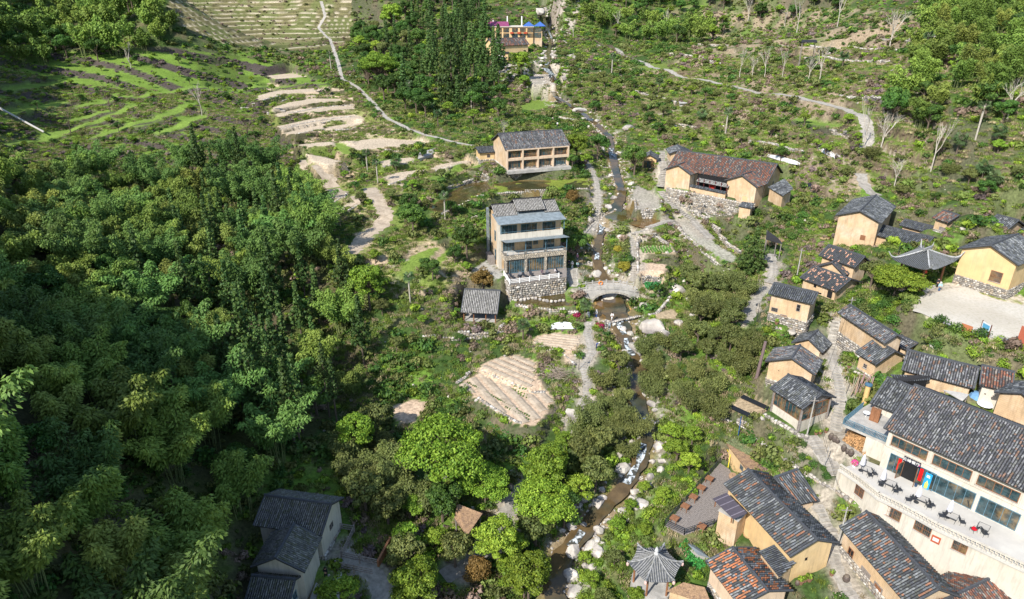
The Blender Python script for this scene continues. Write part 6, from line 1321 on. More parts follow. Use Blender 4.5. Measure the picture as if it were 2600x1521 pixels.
# terrace with pierced parapet
TZ=14.3; TP=[pix(p,TZ) for p in [d2(45,545),d2(330,740),d2(620,975),d2(900,1110),d2(1200,1270),d2(1500,1440),q6(2180,1100),q6(2420,1215),q6(2600,1300)]]
TT=[pix(p,TZ+.85) for p in [d2(110,460),d2(330,620),d2(650,870),d2(900,960),d2(1200,1100),d2(1500,1260),q6(2265,1070)]]
back=[F0[0]+EXR*(L-1)+UP*TZ,F0[0]+UP*TZ,pix(q6(1400,478),TZ)]
te=thing('terrace','pale restaurant terrace with a pierced white parapet and lattice windows below','terrace',(TP[0].x,TP[0].y,TZ))
b=MB(); b.prism([p+Vector((0,0.0,0)) for p in TP]+back,TZ-.2,TZ+.06); b.build('terrace_floor',M['palefloor'],te)
b=MB()
for p,q in zip(TP,TP[1:]):
    t=(q-p).normalized(); n=Vector((t.y,-t.x,0)); n=n if n.y<0 else -n; b.obox(Vector((p.x,p.y,8.5))-n*.3,q-p,-n*.3,UP*(TZ-8.5-.2))
q=back[-1]; p=TP[0]; t=(q-p).normalized(); n=Vector((t.y,-t.x,0)); b.obox(Vector((p.x,p.y,8.5)),q-p,-n*.3 if n.x<0 else n*.3,UP*(TZ-8.5-.2)); b.build('wall',M['cream'],te)
b=MB(); pp=0
for p,q in zip(TP,TP[1:]):
    d_=q-p; LL_=d_.length; t=d_.normalized(); n=Vector((t.y,-t.x,0)); n=n if n.y<0 else -n; b.obox(p-n*.05+UP*-.22,d_,-n*.36,UP*.24); b.obox(p-n*.08+UP*.68,d_,-n*.30,UP*.12)
    k=max(1,int(LL_/.42))
    for i in range(k):
        x=p+t*(LL_*(i+.5)/k)-n*.2
        for r_ in range(2):
            xx=x+t*(.2 if r_ else 0); z=TZ+.03+r_*.33
            b.obox(xx-t*.17-n*-.06+UP*(z-TZ),t*.30,-n*.14,UP*.10); b.obox(xx-t*.17+n*.06+UP*(z-TZ+.1),t*.09,-n*.13,UP*.22)
b.build('pierced_parapet',M['cream'],te)
for i,(px_,w_) in enumerate([(q6(1350,692),1.15),(q6(1590,850),1.6),(q6(1800,955),1.7),(q6(2065,1085),1.3)]):
    best=None
    for p,q in zip(TP,TP[1:]):
        t=(q-p).normalized(); n=Vector((t.y,-t.x,0)); n=n if n.y<0 else -n; r=ray(px_); c0=p-n*.28; tt=(c0-Vector((0,0,CAMZ))).dot(n)/r.dot(n); X=Vector((0,0,CAMZ))+r*tt; s=(X-p).dot(t)
        if -.2<=s<=(q-p).length+.2: best=(p-n*.28,t,n,s,X.z)
    if best:
        p,t,n,s,zc_=best; window(te,(Vector((p.x,p.y,0)),t,n,1),s-w_/2,zc_-.65,w_,1.25,'wood',2,2,'lattice_window',bars=9,dep=.05)
bx=pix(q6(1895,1030),12.0)
# balcony block left of the main roof
bc=thing('balcony_block','concrete balcony over a firewood store at the left end of the restaurant','balcony',tuple(pix(q6(1405,340),TZ)))
ZB=17.3; cs=[pix(q6(1232,215),ZB),pix(q6(1548,350),ZB),pix(q6(1600,130),ZB),pix(q6(1440,60),ZB),pix(q6(1370,100),ZB)]
b=MB(); b.prism(cs,ZB-.35,ZB); b.build('balcony_slab',M['conc'],bc)
w0=pix(q6(1408,478),TZ); b=MB(); fl=[cs[0].lerp(cs[1],.55),cs[1],cs[2],cs[2].lerp(cs[3],.4)]; b.prism(fl,TZ-3,ZB-.36); b.build('wall',M['cream'],bc)
b=MB(); b.prism([cs[4],cs[3],cs[3]+(cs[3]-cs[4])*.3,cs[4].lerp(cs[0],.1)],TZ-1,ZB-.36); b.build('rear_wall',M['conc'],bc)
b=MB()
for p,q in ((cs[4],cs[0]),(cs[0],cs[1])):
    d_=q-p; b.bar(p+UP*.95,q+UP*.95,.06,.05); b.bar(p+UP*.15,q+UP*.15,.05,.04); k=int(d_.length/.16)
    for i in range(k+1): u=p+d_*i/k; w_=.045 if i%8 else .08; b.box(u.x-w_/2,u.y-w_/2,u.z,u.x+w_/2,u.y+w_/2,u.z+.95)
b.build('railing',M['tealframe'],bc)
h2=HS['b24w']; h2['zb']=ZB; house('b24w','low tiled roof above the door of the restaurant balcony','cream','grey',0,name='balcony_room',cat='roof')
ka=thing('wardrobe','carved brown wooden cupboard standing on the restaurant balcony','cupboard',tuple(pix(q6(1440,200),ZB))); b=MB(); p=pix(q6(1415,185),ZB); q=pix(q6(1480,210),ZB); t=(q-p).normalized(); n=Vector((-t.y,t.x,0)); b.obox(p,q-p,n*.45,UP*1.9); ca=b.build('cabinet',M['wood'],ka); 
for i in range(2): b=MB(); b.obox(p+t*((q-p).length*(i*.5+.03))-n*.04+UP*.1,t*((q-p).length*.44),n*.04,UP*1.7); b.build('door',M['wood'],ka)
# firewood
fw=thing('firewood_pile','stack of split firewood under the restaurant balcony','firewood',tuple(pix(q6(1320,400),TZ))); b=MB(); p0=pix(q6(1235,330),TZ); p1=pix(q6(1405,445),TZ); t=(p1-p0).normalized(); n=Vector((-t.y,t.x,0)); LL_=(p1-p0).length
for r_ in range(11):
    for k in range(int(LL_/.19)):
        if rng.random()<.06: continue
        c=p0+t*(k*.19+rng.uniform(-.04,.04))+UP*(.1+r_*.15)+n*(r_*.10); e=n*.35+t*rng.uniform(-.2,.2)+UP*rng.uniform(-.08,.08); g=.5+rng.random(); b.bar(c-e*.6,c+e,.12,.12,(.42*g,.25*g,.12*g))
o_=b.build('logs' if 0 else 'split_log',M['paint'],fw); tag(o_,kind='stuff')
# ---------------- village buildings with shapes of their own ----------------
def hz_(p): return hz1(p.x,p.y)
house('b26','big ridge-roofed house with orange-speckled dark roof above the timber deck','ochre','mix',.0,pitch=.32,tl=.34,open_=[('h','l',.42,2.4,.35,.45)])
hb=HS['b26']; fb_=fr_(hb)
# cross wing
zt_=hb['ze']+1.15; zl_=hb['ze']-.4
wp=[pix(q6(745,600),zt_),pix(q6(912,540),zt_),pix(q6(1056,757),zl_),pix(q6(928,786),zl_)]
cw=thing('cross_wing','short tiled cross wing on the stair side of the big ridge-roofed house','roof wing',tuple(wp[2].lerp(wp[3],.5))); b=MB(); slab(b,wp,.12); r_=b.build('roof',M['roofdark'],cw); t=Tiles(); t.face(wp,wp[1]-wp[0],PALS['mix'],.32,.34); t.build(r_)
b=MB(); b.bar(wp[0]+UP*.1,wp[1]+UP*.1,.35,.22); b.bar(wp[1]+UP*.08,wp[2]+UP*.08,.16,.14); b.bar(wp[0]+UP*.08,wp[3]+UP*.08,.16,.14); b.build('ridge_cap',M['ridge'],cw)
c0=sum(wp,Vector())/4; b=MB(); b.prism([c0.lerp(p,.82).xy for p in wp],6,zl_-.15); b.build('wall',M['earth'],cw)
# outhouse with sheet-metal awning
oz=6.6; oc=[pix(q6(325,1000),oz),pix(q6(455,1075),oz)]; t=(oc[1]-oc[0]); ol=t.length; t.normalize(); n=Vector((-t.y,t.x,0)); zt=zat(oc[1].y,1000+905/2.8)
oh_=thing('outhouse','small ochre outhouse with a striped sheet-metal awning beside the timber deck','outhouse',tuple(oc[0])); b=MB(); b.obox(oc[0]-UP*1.5,t*ol,n*2.2,UP*(zt-oz+1.5)); b.build('wall',M['earth'],oh_)
b=MB(); b.obox(oc[0]+UP*(zt-oz)-t*.12-n*.12,t*(ol+.24),n*2.5,UP*.08); b.build('slab_top',M['conc'],oh_)
za=zt+.9; aw=[pix(q6(305,745),za+.15),pix(q6(405,702),za+.6),pix(q6(552,848),za+.6),pix(q6(455,890),za+.15)]
b=MB(); slab(b,aw,.05,(.07,.06,.075)); 
for i in range(4): u=(i+.5)/4; p=aw[0].lerp(aw[3],u); q=aw[1].lerp(aw[2],u); b.bar(p+UP*.03,q+UP*.03,.12,.04,(.17,.15,.18))
b.build('awning',M['paint'],oh_); b=MB()
for p in (aw[0].lerp(aw[3],.12),aw[0].lerp(aw[3],.9)): b.box(p.x+.1,p.y+.1,zt,p.x+.22,p.y+.22,za+.1)
b.build('post',M['wood'],oh_)
# lean-to at the foot of the big house
zl=hb['ze']-2.0; lp=[pix(q6(635,1120),zl+.2),pix(q6(745,1070),zl+.75),pix(q6(893,1200),zl+.75),pix(q6(778,1300),zl+.2)]
lt=thing('lean_to','grey striped lean-to roof between the two bottom houses','lean-to',tuple(lp[3])); b=MB(); slab(b,lp,.1); r_=b.build('roof',M['roofdark'],lt); T_=Tiles(); T_.face(lp,lp[3]-lp[0],PALS['dark'],.24,.34); T_.build(r_); c0=sum(lp,Vector())/4; b=MB(); b.prism([c0.lerp(p,.85).xy for p in lp],4,zl-.1); b.build('wall',M['earth'],lt)
lp=[pix(q6(880,1240),6.9),pix(q6(890,1205),7.3),pix(q6(1025,1210),7.3),pix(q6(1022,1242),6.9)]; b=MB(); slab(b,lp,.1); r_=b.build('porch_roof',M['roofdark'],lt); T_=Tiles(); T_.face(lp,lp[2]-lp[1],PALS['dark'],.25); T_.build(r_)
b=MB(); p=pix(q6(975,1245),6.9); b.bar(p,p-UP*1.8,.12,.12,up=(1,0,0)); b.build('post',M['greywood'],lt)
# grass-roofed shed
gz=9.6; gp=[pix(q6(405,350),gz),pix(q6(500,305),gz+.5),pix(q6(806,490),gz+.5),pix(q6(745,540),gz),pix(q6(560,548),gz-.25)]
gs=thing('grass_roofed_shed','shed with a thick green-grey thatch-like roof behind the timber deck','shed',tuple(gp[0])); b=MB(); slab(b,[gp[0],gp[1],gp[2],gp[3]],.25); slab(b,[gp[0],gp[3],gp[4]],.25); b.build('roof',M['thatch'],gs)
L=Leaves(); n=3600; a_=rng.random((n,1)); b_=rng.random((n,1)); g4=[np.array(p) for p in gp]; Pp=(g4[0]*(1-a_)+g4[2]*a_)*(1-b_)+ (g4[0]*0+ (g4[1]*(1-a_)+g4[2]*a_))*b_ ; Pq=(g4[0]*(1-a_)+g4[3]*a_); Pp=Pq*(1-b_)+(g4[1]*(1-a_)+g4[2]*a_)*b_; Pp[:,2]+=rng.uniform(.0,.16,n); kk=rng.random(n)[:,None]; L.add(Pp,rng.normal(size=(n,3))*[1,1,.25],unit(n)*.4+[0,0,1],.12,.34,np.array([.13,.17,.08])*(1-kk)+np.array([.27,.28,.14])*kk); o_=L.mesh('grass',gs); o_.location=-Vector(gs['_o']); tag(o_,kind='stuff')
c0=sum(gp,Vector())/5; b=MB(); b.prism([c0.lerp(p,.88).xy for p in gp],5.5,gz-.35); w_=b.build('wall',M['ochre'],gs); ff=(c0.lerp(gp[0],.88).xy.to_3d(),(gp[4]-gp[0]).xy.to_3d().normalized(),Vector(((gp[4]-gp[0]).y,-(gp[4]-gp[0]).x,0)).normalized(),3); window(gs,ff,(gp[4]-gp[0]).length*.55,gz-1.6,.7,.7,'greywood',1,1,sill=False)
b=MB(); 
for p,q in ((q6(395,375),q6(432,435)),(q6(432,435),q6(415,525))): b.bar(pix(p,8.2),pix(q,7.2 if q[1]>1180 else 8.2),.08,.08,(.75,.55,.02))
tag(b.build('yellow_pipe',M['paint']),'bent bright yellow pipe beside the grass-roofed shed','pipe')
# ---------------- timber deck with picnic tables ----------------
dz=6.55; dp=[pix(p,dz) for p in [d1(875,150),d1(1010,240),d1(1130,430),d1(1060,700),d1(900,880),d1(780,1075),d1(335,1225),d1(40,1090)]]
dk2=thing('timber_deck','weathered plank deck with a row of small square tables above the stream bank','deck',tuple(dp[0])); b=MB(); b.prism(dp,dz-.5,dz-.06); b.build('deck_base',M['greywood'],dk2)
pa=dp[0]; pb=dp[7]; t=(pb-pa).normalized(); n=Vector((-t.y,t.x,0)); n=n if n.x>0 else -n; c=0; 
poly2=[(p.x,p.y) for p in dp]; k=0; s=.08
while s<13 and k<110:
    xs=[]
    for i in range(8):
        a,q=dp[i],dp[(i+1)%8]; da=(a-pa).dot(n)-s; dq=(q-pa).dot(n)-s
        if da*dq<0: w_=da/(da-dq); X=a.lerp(q,w_); xs.append((X-pa).dot(t))
    if len(xs)>=2:
        b=MB(); x0,x1=min(xs),max(xs); j=rng.uniform(-.006,.006); b.obox(pa+t*x0+n*(s-.075)+UP*-.05,t*(x1-x0),n*.15,UP*(.05+j)); b.build('plank',M['greywood'],dk2); k+=1
    s+=.17
def rail(name,pts,m,hh=1.0,step=1.4,root=None,mesh=3):
    b=MB()
    for p,q in zip(pts,pts[1:]):
        d_=q-p; k=max(1,int(d_.length/step))
        for i in range(k+1): u=p+d_*i/k; b.box(u.x-.04,u.y-.04,u.z,u.x+.04,u.y+.04,u.z+hh)
        for j in range(mesh): b.bar(p+UP*(hh*(1-j/mesh)-.02),q+UP*(hh*(1-j/mesh)-.02),.05,.05)
    return b.build(name,M[m],root)
rail('railing',[dp[0],dp[7],dp[6],dp[5]],'metal',1.0,1.4,dk2,4)
KT_=kit('picnic_table','x','table'); b=MB(); b.box(-.5,-.5,.70,.5,.5,.76); b.build('tabletop',M['wood'],KT_,loc=(0,0,0))
for x in(-.42,.36):
    for y in(-.42,.36): b=MB(); b.box(x,y,0,x+.06,y+.06,.70); b.build('leg',M['wood'],KT_,loc=(0,0,0))
b=MB(); b.box(-.40,-.40,.3,.40,-.36,.36); b.box(-.4,.36,.3,.4,.40,.36); b.build('stretcher',M['wood'],KT_,loc=(0,0,0))
for i,(p,lb) in enumerate(zip([d1(718,375),d1(597,512),d1(478,650),d1(355,790),d1(195,970),d1(600,1090)],['square table farthest up the plank deck','second square table from the top of the plank deck','third square table along the plank deck railing','fourth square table along the plank deck railing','square table nearest the low corner of the plank deck','square table by the lower railing of the plank deck'])):
    g=pix(p,dz+.75); place(KT_,USED,(g.x,g.y,dz+.0),math.atan2(t.y,t.x),1.0,'dark brown '+lb)
g=pix(d1(1075,345),dz+.3); b=MB(); b.lathe((g.x,g.y,dz),[(.3,0),(.62,.1),(.66,.35),(.6,.45),(.2,.46),(.18,.2)],14,(.34,.22,.14)); tag(b.build('stone_basin',M['paint']),'round brown stone basin at the top corner of the plank deck','basin')
# ---------------- hexagonal pavilion ----------------
pc=pix((1664,1425),8.2); pc.z=4.9
hp=thing('hexagonal_pavilion','small hexagonal pavilion with a pale ribbed pointed roof near the stream','pavilion',tuple(pc)); Rr=3.0; ze_=pc.z+2.7; ap=ze_+1.9; nS=6; N_=10
def rf(a,u): # a angle, u 0 eave..1 apex
    k=(a/(2*math.pi)*nS)%1; r=Rr*(1-u)*(math.cos(math.pi/nS)/math.cos((k-.5)*2*math.pi/nS)); lift=.55*(abs(k-.5)*2)**4*(1-u)**3; r*=1+.10*(abs(k-.5)*2)**4*(1-u)**2
    return Vector((pc.x+r*math.cos(a),pc.y+r*math.sin(a),ze_+(ap-ze_)*u**1.35+lift))
b=MB(); ph=.25; na=60
for j in range(N_):
    for i in range(na):
        a0_,a1_=2*math.pi*i/na,2*math.pi*(i+1)/na; b.add([rf(a0_,j/N_),rf(a1_,j/N_),rf(a1_,(j+1)/N_),rf(a0_,(j+1)/N_)],[(0,1,2,3)])
b.build('roof',M['ridge'],hp); 
for sgi in range(nS):
    b=MB(); am=(sgi+.5)*2*math.pi/nS
    for k in range(-5,6):
        off=k*.27; pts_=[]
        for j in range(N_+1):
            u=j/N_; r=Rr*(1-u)*math.cos(math.pi/nS); hw=math.tan(math.pi/nS)*r
            if abs(off)>hw: break
            a=am+math.atan2(off,max(r,.01)); pts_.append(rf(a,u)+UP*.04)
        if len(pts_)>1: b.tube(pts_,[.075]*len(pts_),4,(.25,.25,.25))
    b.build('tile_rib',M['tile'],hp)
    b=MB(); a=sgi*2*math.pi/nS+1e-4; b.tube([rf(a,j/N_)+UP*.08 for j in range(N_+1)],[.10]*(N_+1),5,(.28,.28,.28)); b.build('hip_ridge',M['tile'],hp)
    p=rf(a,.12); b=MB(); q=Vector((pc.x+(p.x-pc.x)*.82,pc.y+(p.y-pc.y)*.82,pc.z-.8)); b.tube([q,q+UP*3.4],[.13,.13],7); b.build('post',M['wood'],hp)
    if sgi in(3,4,5,0): l_=rf(a,.02); b=MB(); b.lathe((l_.x,l_.y,l_.z-.62),[(.03,.5),(.15,.42),(.18,.25),(.15,.08),(.05,0)],8,(.62,.42,.38)); b.build('lantern',M['paint'],hp)
b=MB(); b.lathe((pc.x,pc.y,ap-.1),[(.3,0),(.16,.3),(.24,.5),(.08,.9),(.02,1.1)],8,(.5,.5,.5)); b.build('finial',M['paint'],hp); b=MB(); b.lathe((pc.x,pc.y,pc.z-1.2),[(0,1.2),(2.6,1.2),(2.7,0)],12); b.build('floor',M['conc'],hp)
# ---------------- gate pavilion with upturned eaves ----------------
gz_=24.2; gl=pix(c6(695,700),gz_); gr=pix(c6(842,635),gz_); gx_=(gr-gl); gw=gx_.length; gx_.normalize(); gn=Vector((-gx_.y,gx_.x,0)); gt=thing('gate_pavilion','open gate pavilion with sweeping upturned grey roof beside the bright green tree','pavilion',tuple(gl)); hh_=zat(gl.y,490+528/2.7615)-gz_; print('gate',gw,hh_)
dp_=3.6; cx_=gl+gx_*gw/2+gn*dp_/2
def GR(s,v,):  # s,v in -1..1 , eave to ridge hip roof
    hx=gw/2+1.5; hy=dp_/2+1.5; m=max(abs(s),abs(v)); u=max(0,1-m); rl=.42
    X=s*hx if abs(s)*1.0>=0 else 0; x=s*(hx*(1-0)) ; y=v*hy
    zz=hh_+.15+1.75*(u**1.25)+.75*(min(abs(s),1)**5)*(abs(v)**5)
    return Vector((cx_.x+gx_.x*x+gn.x*y,cx_.y+gx_.y*x+gn.y*y,gz_+zz))
b=MB(); n=20
for i in range(n):
    for j in range(n):
        s0,s1_,v0,v1=-1+2*i/n,-1+2*(i+1)/n,-1+2*j/n,-1+2*(j+1)/n; b.add([GR(s0,v0),GR(s1_,v0),GR(s1_,v1),GR(s0,v1)],[(0,1,2,3)])
b.build('roof',M['roofdark'],gt); b=MB()
for k in range(-13,14):
    s=k/13.5
    for sg_ in(-1,1):
        P_1=[GR(s,sg_*(1-(1-abs(s))*j/6)) +UP*.05 for j in range(7)]; b.tube(P_1,[.07]*7,4,(.17,.18,.19))
        P_2=[GR(sg_*(1-(1-abs(s))*j/6),s)+UP*.05 for j in range(7)]; b.tube(P_2,[.07]*7,4,(.13,.14,.15))
o_=b.build('roof_tiles',M['tile'],gt); tag(o_,kind='stuff'); b=MB()
for sx in(-1,1):
    for sy in(-1,1): P_1=[GR(sx*(1.06-j*.106),sy*(1.06-j*.106))+UP*(.12+(.3 if j==0 else 0)) for j in range(11)]; b.tube(P_1,[.06]+[.12]*10,5,(.42,.42,.42))
c=GR(0,0); b.bar(c-gx_*1.3+UP*.2,c+gx_*1.3+UP*.2,.25,.45,(.3,.3,.3)); b.tube([c-gx_*1.4+UP*.3,c-gx_*1.6+UP*1.0],[.12,.04],5,(.3,.3,.3)); b.tube([c+gx_*1.4+UP*.3,c+gx_*1.6+UP*1.0],[.12,.04],5,(.3,.3,.3)); b.build('roof_ridge',M['tile'],gt)
for i,(a,c_) in enumerate([(0,0),(gw,0),(gw,dp_),(0,dp_)]):
    p=gl+gx_*a+gn*c_; b=MB(); b.tube([p-UP*.5,p+UP*hh_],[.17,.17],8); b.build('post',M['wood'],gt)
b=MB(); b.bar(gl+UP*(hh_-.3),gr+UP*(hh_-.3),.16,.3); b.bar(gl+gn*dp_+UP*(hh_-.3),gr+gn*dp_+UP*(hh_-.3),.16,.3); b.bar(gl+UP*(hh_-.3),gl+gn*dp_+UP*(hh_-.3),.16,.3); b.build('beam',M['wood'],gt)
b=MB(); b.obox(gl-gx_*.4-gn*.3-UP*.6,gx_*(gw+.8),gn*(dp_+.6),UP*.75); 
for k in range(4): b.obox(gl+gx_*.3-gn*(.6+k*.38)-UP*.8,gx_*(gw-.6),gn*.38,UP*(.83-k*.17+.0))
b.build('floor',M['conc'],gt)
for k in (0,1):
    l_=gl+gx_*(.5+k*(gw-1))+UP*(hh_-1.0); b=MB(); b.lathe((l_.x,l_.y,l_.z),[(.05,.55),(.2,.45),(.25,.27),(.2,.1),(.05,0)],9,(.55,.05,.03)); b.build('lantern',M['paint'],gt)
# ---------------- glazed pavilion by the stair ----------------
h=HS['b20']; f=fr_(h); o=h['oh']; L,W=h['L'],h['W']; gp_,_,_=house('b20','glazed garden pavilion with timber windows and a ribbed grey roof above the rubble wall','cream','grey',0,name='glazed_pavilion',cat='pavilion',walls=False,pitch=.27)
zb=h['zb']; b=MB(); sill=zb+1.35
for A_,B_ in ((f(o,o,0),f(L-o,o,0)),(f(o,o,0),f(o,W-o,0)),(f(L-o,o,0),f(L-o,W-o,0)),(f(o,W-o,0),f(L-o,W-o,0))):
    d_=(B_-A_); n=Vector((-d_.y,d_.x,0)).normalized()*.22; b.obox(A_+UP*(zb-2),d_,n if n.dot(f(L/2,W/2,0)-A_)>0 else -n,UP*(sill-zb+2))
b.build('wall',M['cream'],gp_); fc=faces(h)
window(gp_,fc['f'],.25,sill+.05,L-2*o-.5,h['ze']-sill-.35,'wood',7,1,sill=False); window(gp_,fc['l'],.25,sill+.05,W-2*o-.5,h['ze']-sill-.3,'wood',4,2,sill=False); window(gp_,fc['b'],.25,sill+.05,L-2*o-.5,h['ze']-sill-.35,'wood',7,1,sill=False)
b=MB()
for a,c_ in ((o,o),(L-o,o),(o,W-o),(L-o,W-o)): p=f(a,c_,zb); b.box(p.x-.13,p.y-.13,zb-.3,p.x+.13,p.y+.13,h['ze'])
b.build('post',M['greywood'],gp_); b=MB(); A_=[f(o-.05,o,h['ze']-.05),f(o-.05,W-o,h['ze']-.05),f(o-.05,W/2,h['zr']-.2)]; b.add(A_+[p+h['ex']*.1 for p in A_],[(0,1,2),(5,4,3),(0,2,5,3),(1,4,5,2),(0,3,4,1)]); b.build('gable_board',M['greywood'],gp_)
# ---------------- tile-roofed cabin ----------------
h=HS['b6']; f=fr_(h); o=.5; L,W=h['L'],h['W']; cb,_,_=house('b6','dark-roofed open cabin below the rust-tinged dome tree','earth','stripe',0,name='garden_cabin',cat='cabin',walls=False,pitch=.33,tl=.36)
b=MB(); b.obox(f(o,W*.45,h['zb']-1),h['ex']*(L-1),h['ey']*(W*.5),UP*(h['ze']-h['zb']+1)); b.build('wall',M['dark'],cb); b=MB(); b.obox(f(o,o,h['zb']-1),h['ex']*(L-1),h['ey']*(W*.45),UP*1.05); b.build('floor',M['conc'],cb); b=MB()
for a in (o,L*.33,L*.66,L-o): p=f(a,o,h['zb']); b.tube([p,p+UP*(h['ze']-h['zb'])],[.12,.12],6)
b.build('post',M['wood'],cb)
# ---------------- upper guesthouse ----------------
uz=46.; ul=pix(d7(535,475),uz); ur=pix(d7(1245,505),uz+.0); ux=Vector((1,0,0)); ul=Vector((ul.x,max(ul.y,ur.y),uz)); uw=pix(d7(1250,490),uz).x*ul.y/pix(d7(1250,490),uz).y-ul.x
uh=zat(ul.y,20+300/6.143)-uz; un=Vector((0,1,0)); print('upper',ul,uw,uh)
ug=thing('guesthouse','ochre flat-roofed guesthouse with purple and blue canopies at the head of the valley','guesthouse',tuple(ul)); b=MB(); ul2=ul-ux*3; b.obox(ul2-UP*4,ux*(uw+3),un*9,UP*(uh+4)); b.build('wall',M['ochre'],ug)
ff=(Vector((ul.x,ul.y,0)),ux,-un,uw)
for i,a in enumerate([.01,.18,.34,.53,.70,.86]):
    for z in (.4,uh*.55): window(ug,ff,uw*a+.3,uz+z,uw*.12,1.7,'wood',3,1,sill=False,dep=.12)
for a in (.50,.66,.80):
    b=MB(); b.obox(ul+ux*(uw*a)-un*.8+UP*(uh*.42),ux*1.5,un*.8,UP*.7,(.42,.07,.03)); b.build('balcony_box',M['paint'],ug)
b=MB(); b.obox(ul2-ux*.3-un*.4+UP*uh,ux*(uw+3.6),un*9.8,UP*.25); b.build('flat_roof',M['cream'],ug)
b=MB(); p=ul2+UP*(uh+.25); slab(b,[p+un*.6,p+un*.6+ux*uw*.62,p+un*5+ux*uw*.60+UP*1.9,p+un*5+ux*.6+UP*1.9],.08); slab(b,[p+un*9,p+un*9+ux*uw*.62,p+un*5+ux*uw*.60+UP*1.9,p+un*5+ux*.6+UP*1.9],.08); b.build('canopy',M['purple'],ug)
b=MB(); b.obox(p+ux*.2+un*.2,ux*2.2,un*.35,UP*1.0); b.build('tank_room',M['white'],ug)
bx0=ul+ux*uw; b=MB(); b.obox(bx0+un*1.0-UP*4,ux*4.2,un*6,UP*(uh+2.2)); b.build('side_tower',M['earth'],ug); b=MB(); b.obox(bx0+ux*.1+un*.9+UP*.2,ux*3.7,un*.1,UP*2.2); b.obox(bx0+ux*.1+un*.9+UP*(uh*.55),ux*3.7,un*.1,UP*2.0); b.build('glazing',M['glass'],ug)
b=MB(); c=bx0+UP*(uh+.35); 
for s_ in (-3.6,1.6): q=c+ux*s_; P4=[q+un*.0,q+ux*5.0+un*.0,q+ux*5+un*6,q+un*6]; apx=q+ux*2.5+un*3+UP*1.8; 
for s_ in (-4.6,.6):
    q=c+ux*s_; P4=[q,q+ux*5.2,q+ux*5.2+un*6,q+un*6]; apx=q+ux*2.6+un*3+UP*1.9; b.add(P4+[apx],[(0,1,4),(1,2,4),(2,3,4),(3,0,4),(3,2,1,0)])
b.build('blue_canopy',M['bluecan'],ug)
for px_,hgt in ((d7(848,100),3.4),(d7(1072,100),3.4),(d7(628,150),1.6)):
    x=(px_[0]-1300)/FPX*(ul.y*C_+(CAMZ-uz-uh)*S_)*1.02; b=MB(); b.box(x-.25,ul.y+6,uz+uh,x+.25,ul.y+6.5,uz+uh+hgt+1); b.build('chimney_pipe',M['white'],ug)
hk=gnd(d7(800,845)); b=MB(); b.box(hk.x-2.6,hk.y,hk.z-2,hk.x+1.6,hk.y+3.5,hk.z+3.3); hut=thing('boiler_hut','small ochre flat-roofed hut below the upper guesthouse','hut',tuple(hk)); b.build('wall',M['ochre'],hut); b=MB(); b.box(hk.x-3,hk.y-.4,hk.z+3.3,hk.x+2.0,hk.y+4,hk.z+3.55); b.build('roof',M['roofdark'],hut); b=MB(); b.box(hk.x-.2,hk.y-.06,hk.z,hk.x+.6,hk.y+.02,hk.z+1.8); b.build('door',M['greywood'],hut)
uk=gnd(d7(730,870)); b=MB(); b.lathe((uk.x,uk.y,uk.z),[(2.4,2.2),(1.2,2.9),(.05,3.4)],8,(.74,.70,.66)); um=thing('parasol','white pointed parasol on the yard below the upper guesthouse','parasol',tuple(uk)); b.build('canopy',M['cloth'],um); b=MB(); b.cyl((uk.x,uk.y,uk.z-.2),.06,3.2,6); b.build('pole',M['metal'],um)
# ---------------- farmhouse gallery, huts, sheds ----------------
hm=HS['b4']; fm=fr_(hm); gal=thing('farmhouse_gallery','dark open gallery with a red panel between the farmhouse wings','gallery'); zf=25.; A_=pix(c3(765,842),25.); B_=pix(c3(1290,955),25.); hw_=zat(A_.y,340+765/5.86)-25.; print('gal',hw_);A_.z=B_.z=25+hw_; d_=B_-A_; n=Vector((-d_.y,d_.x,0)).normalized(); n=n if n.y>0 else -n
b=MB(); b.obox(Vector((A_.x,A_.y,23)),d_,n*.4,UP*(1.8+hw_)); b.build('wall',M['earth'],gal); b=MB(); T_=Tiles(); pl_=[A_-n*.25+UP*-.2,B_-n*.25+UP*-.2,B_+n*.5+UP*.15,A_+n*.5+UP*.15]; slab(b,pl_,.08); r2_=b.build('coping',M['roofdark'],gal); T_['x'] if 0 else None
r2_['_o']=(0,0,0); T_.face(pl_,d_,PALS['dark'],.3); T_.build(r2_)
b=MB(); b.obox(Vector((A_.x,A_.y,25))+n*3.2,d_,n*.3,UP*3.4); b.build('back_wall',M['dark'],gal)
pl_=[A_+n*.9+UP*1.0+d_*.1,B_+n*.9+UP*1.0,B_+n*2.2+UP*1.5,A_+n*2.2+UP*1.5+d_*.1]; b=MB(); slab(b,pl_,.1); r2_=b.build('gallery_roof',M['roofdark'],gal); r2_['_o']=(0,0,0); T_=Tiles(); T_.face(pl_,d_,PALS['stripe'],.33); T_.build(r2_)
b=MB(); 
for k in range(6): q=A_+d_*(.16+.16*k)+n*1.1; b.box(q.x-.08,q.y-.08,25,q.x+.08,q.y+.08,28.0,(.10,.02,.02))
b.obox(A_+d_*.42+n*2.0-UP*1.2,d_*.14,n*.1,UP*1.9,(.5,.03,.015)); b.build('pillars' if 0 else 'gallery_post',M['paint'],gal)
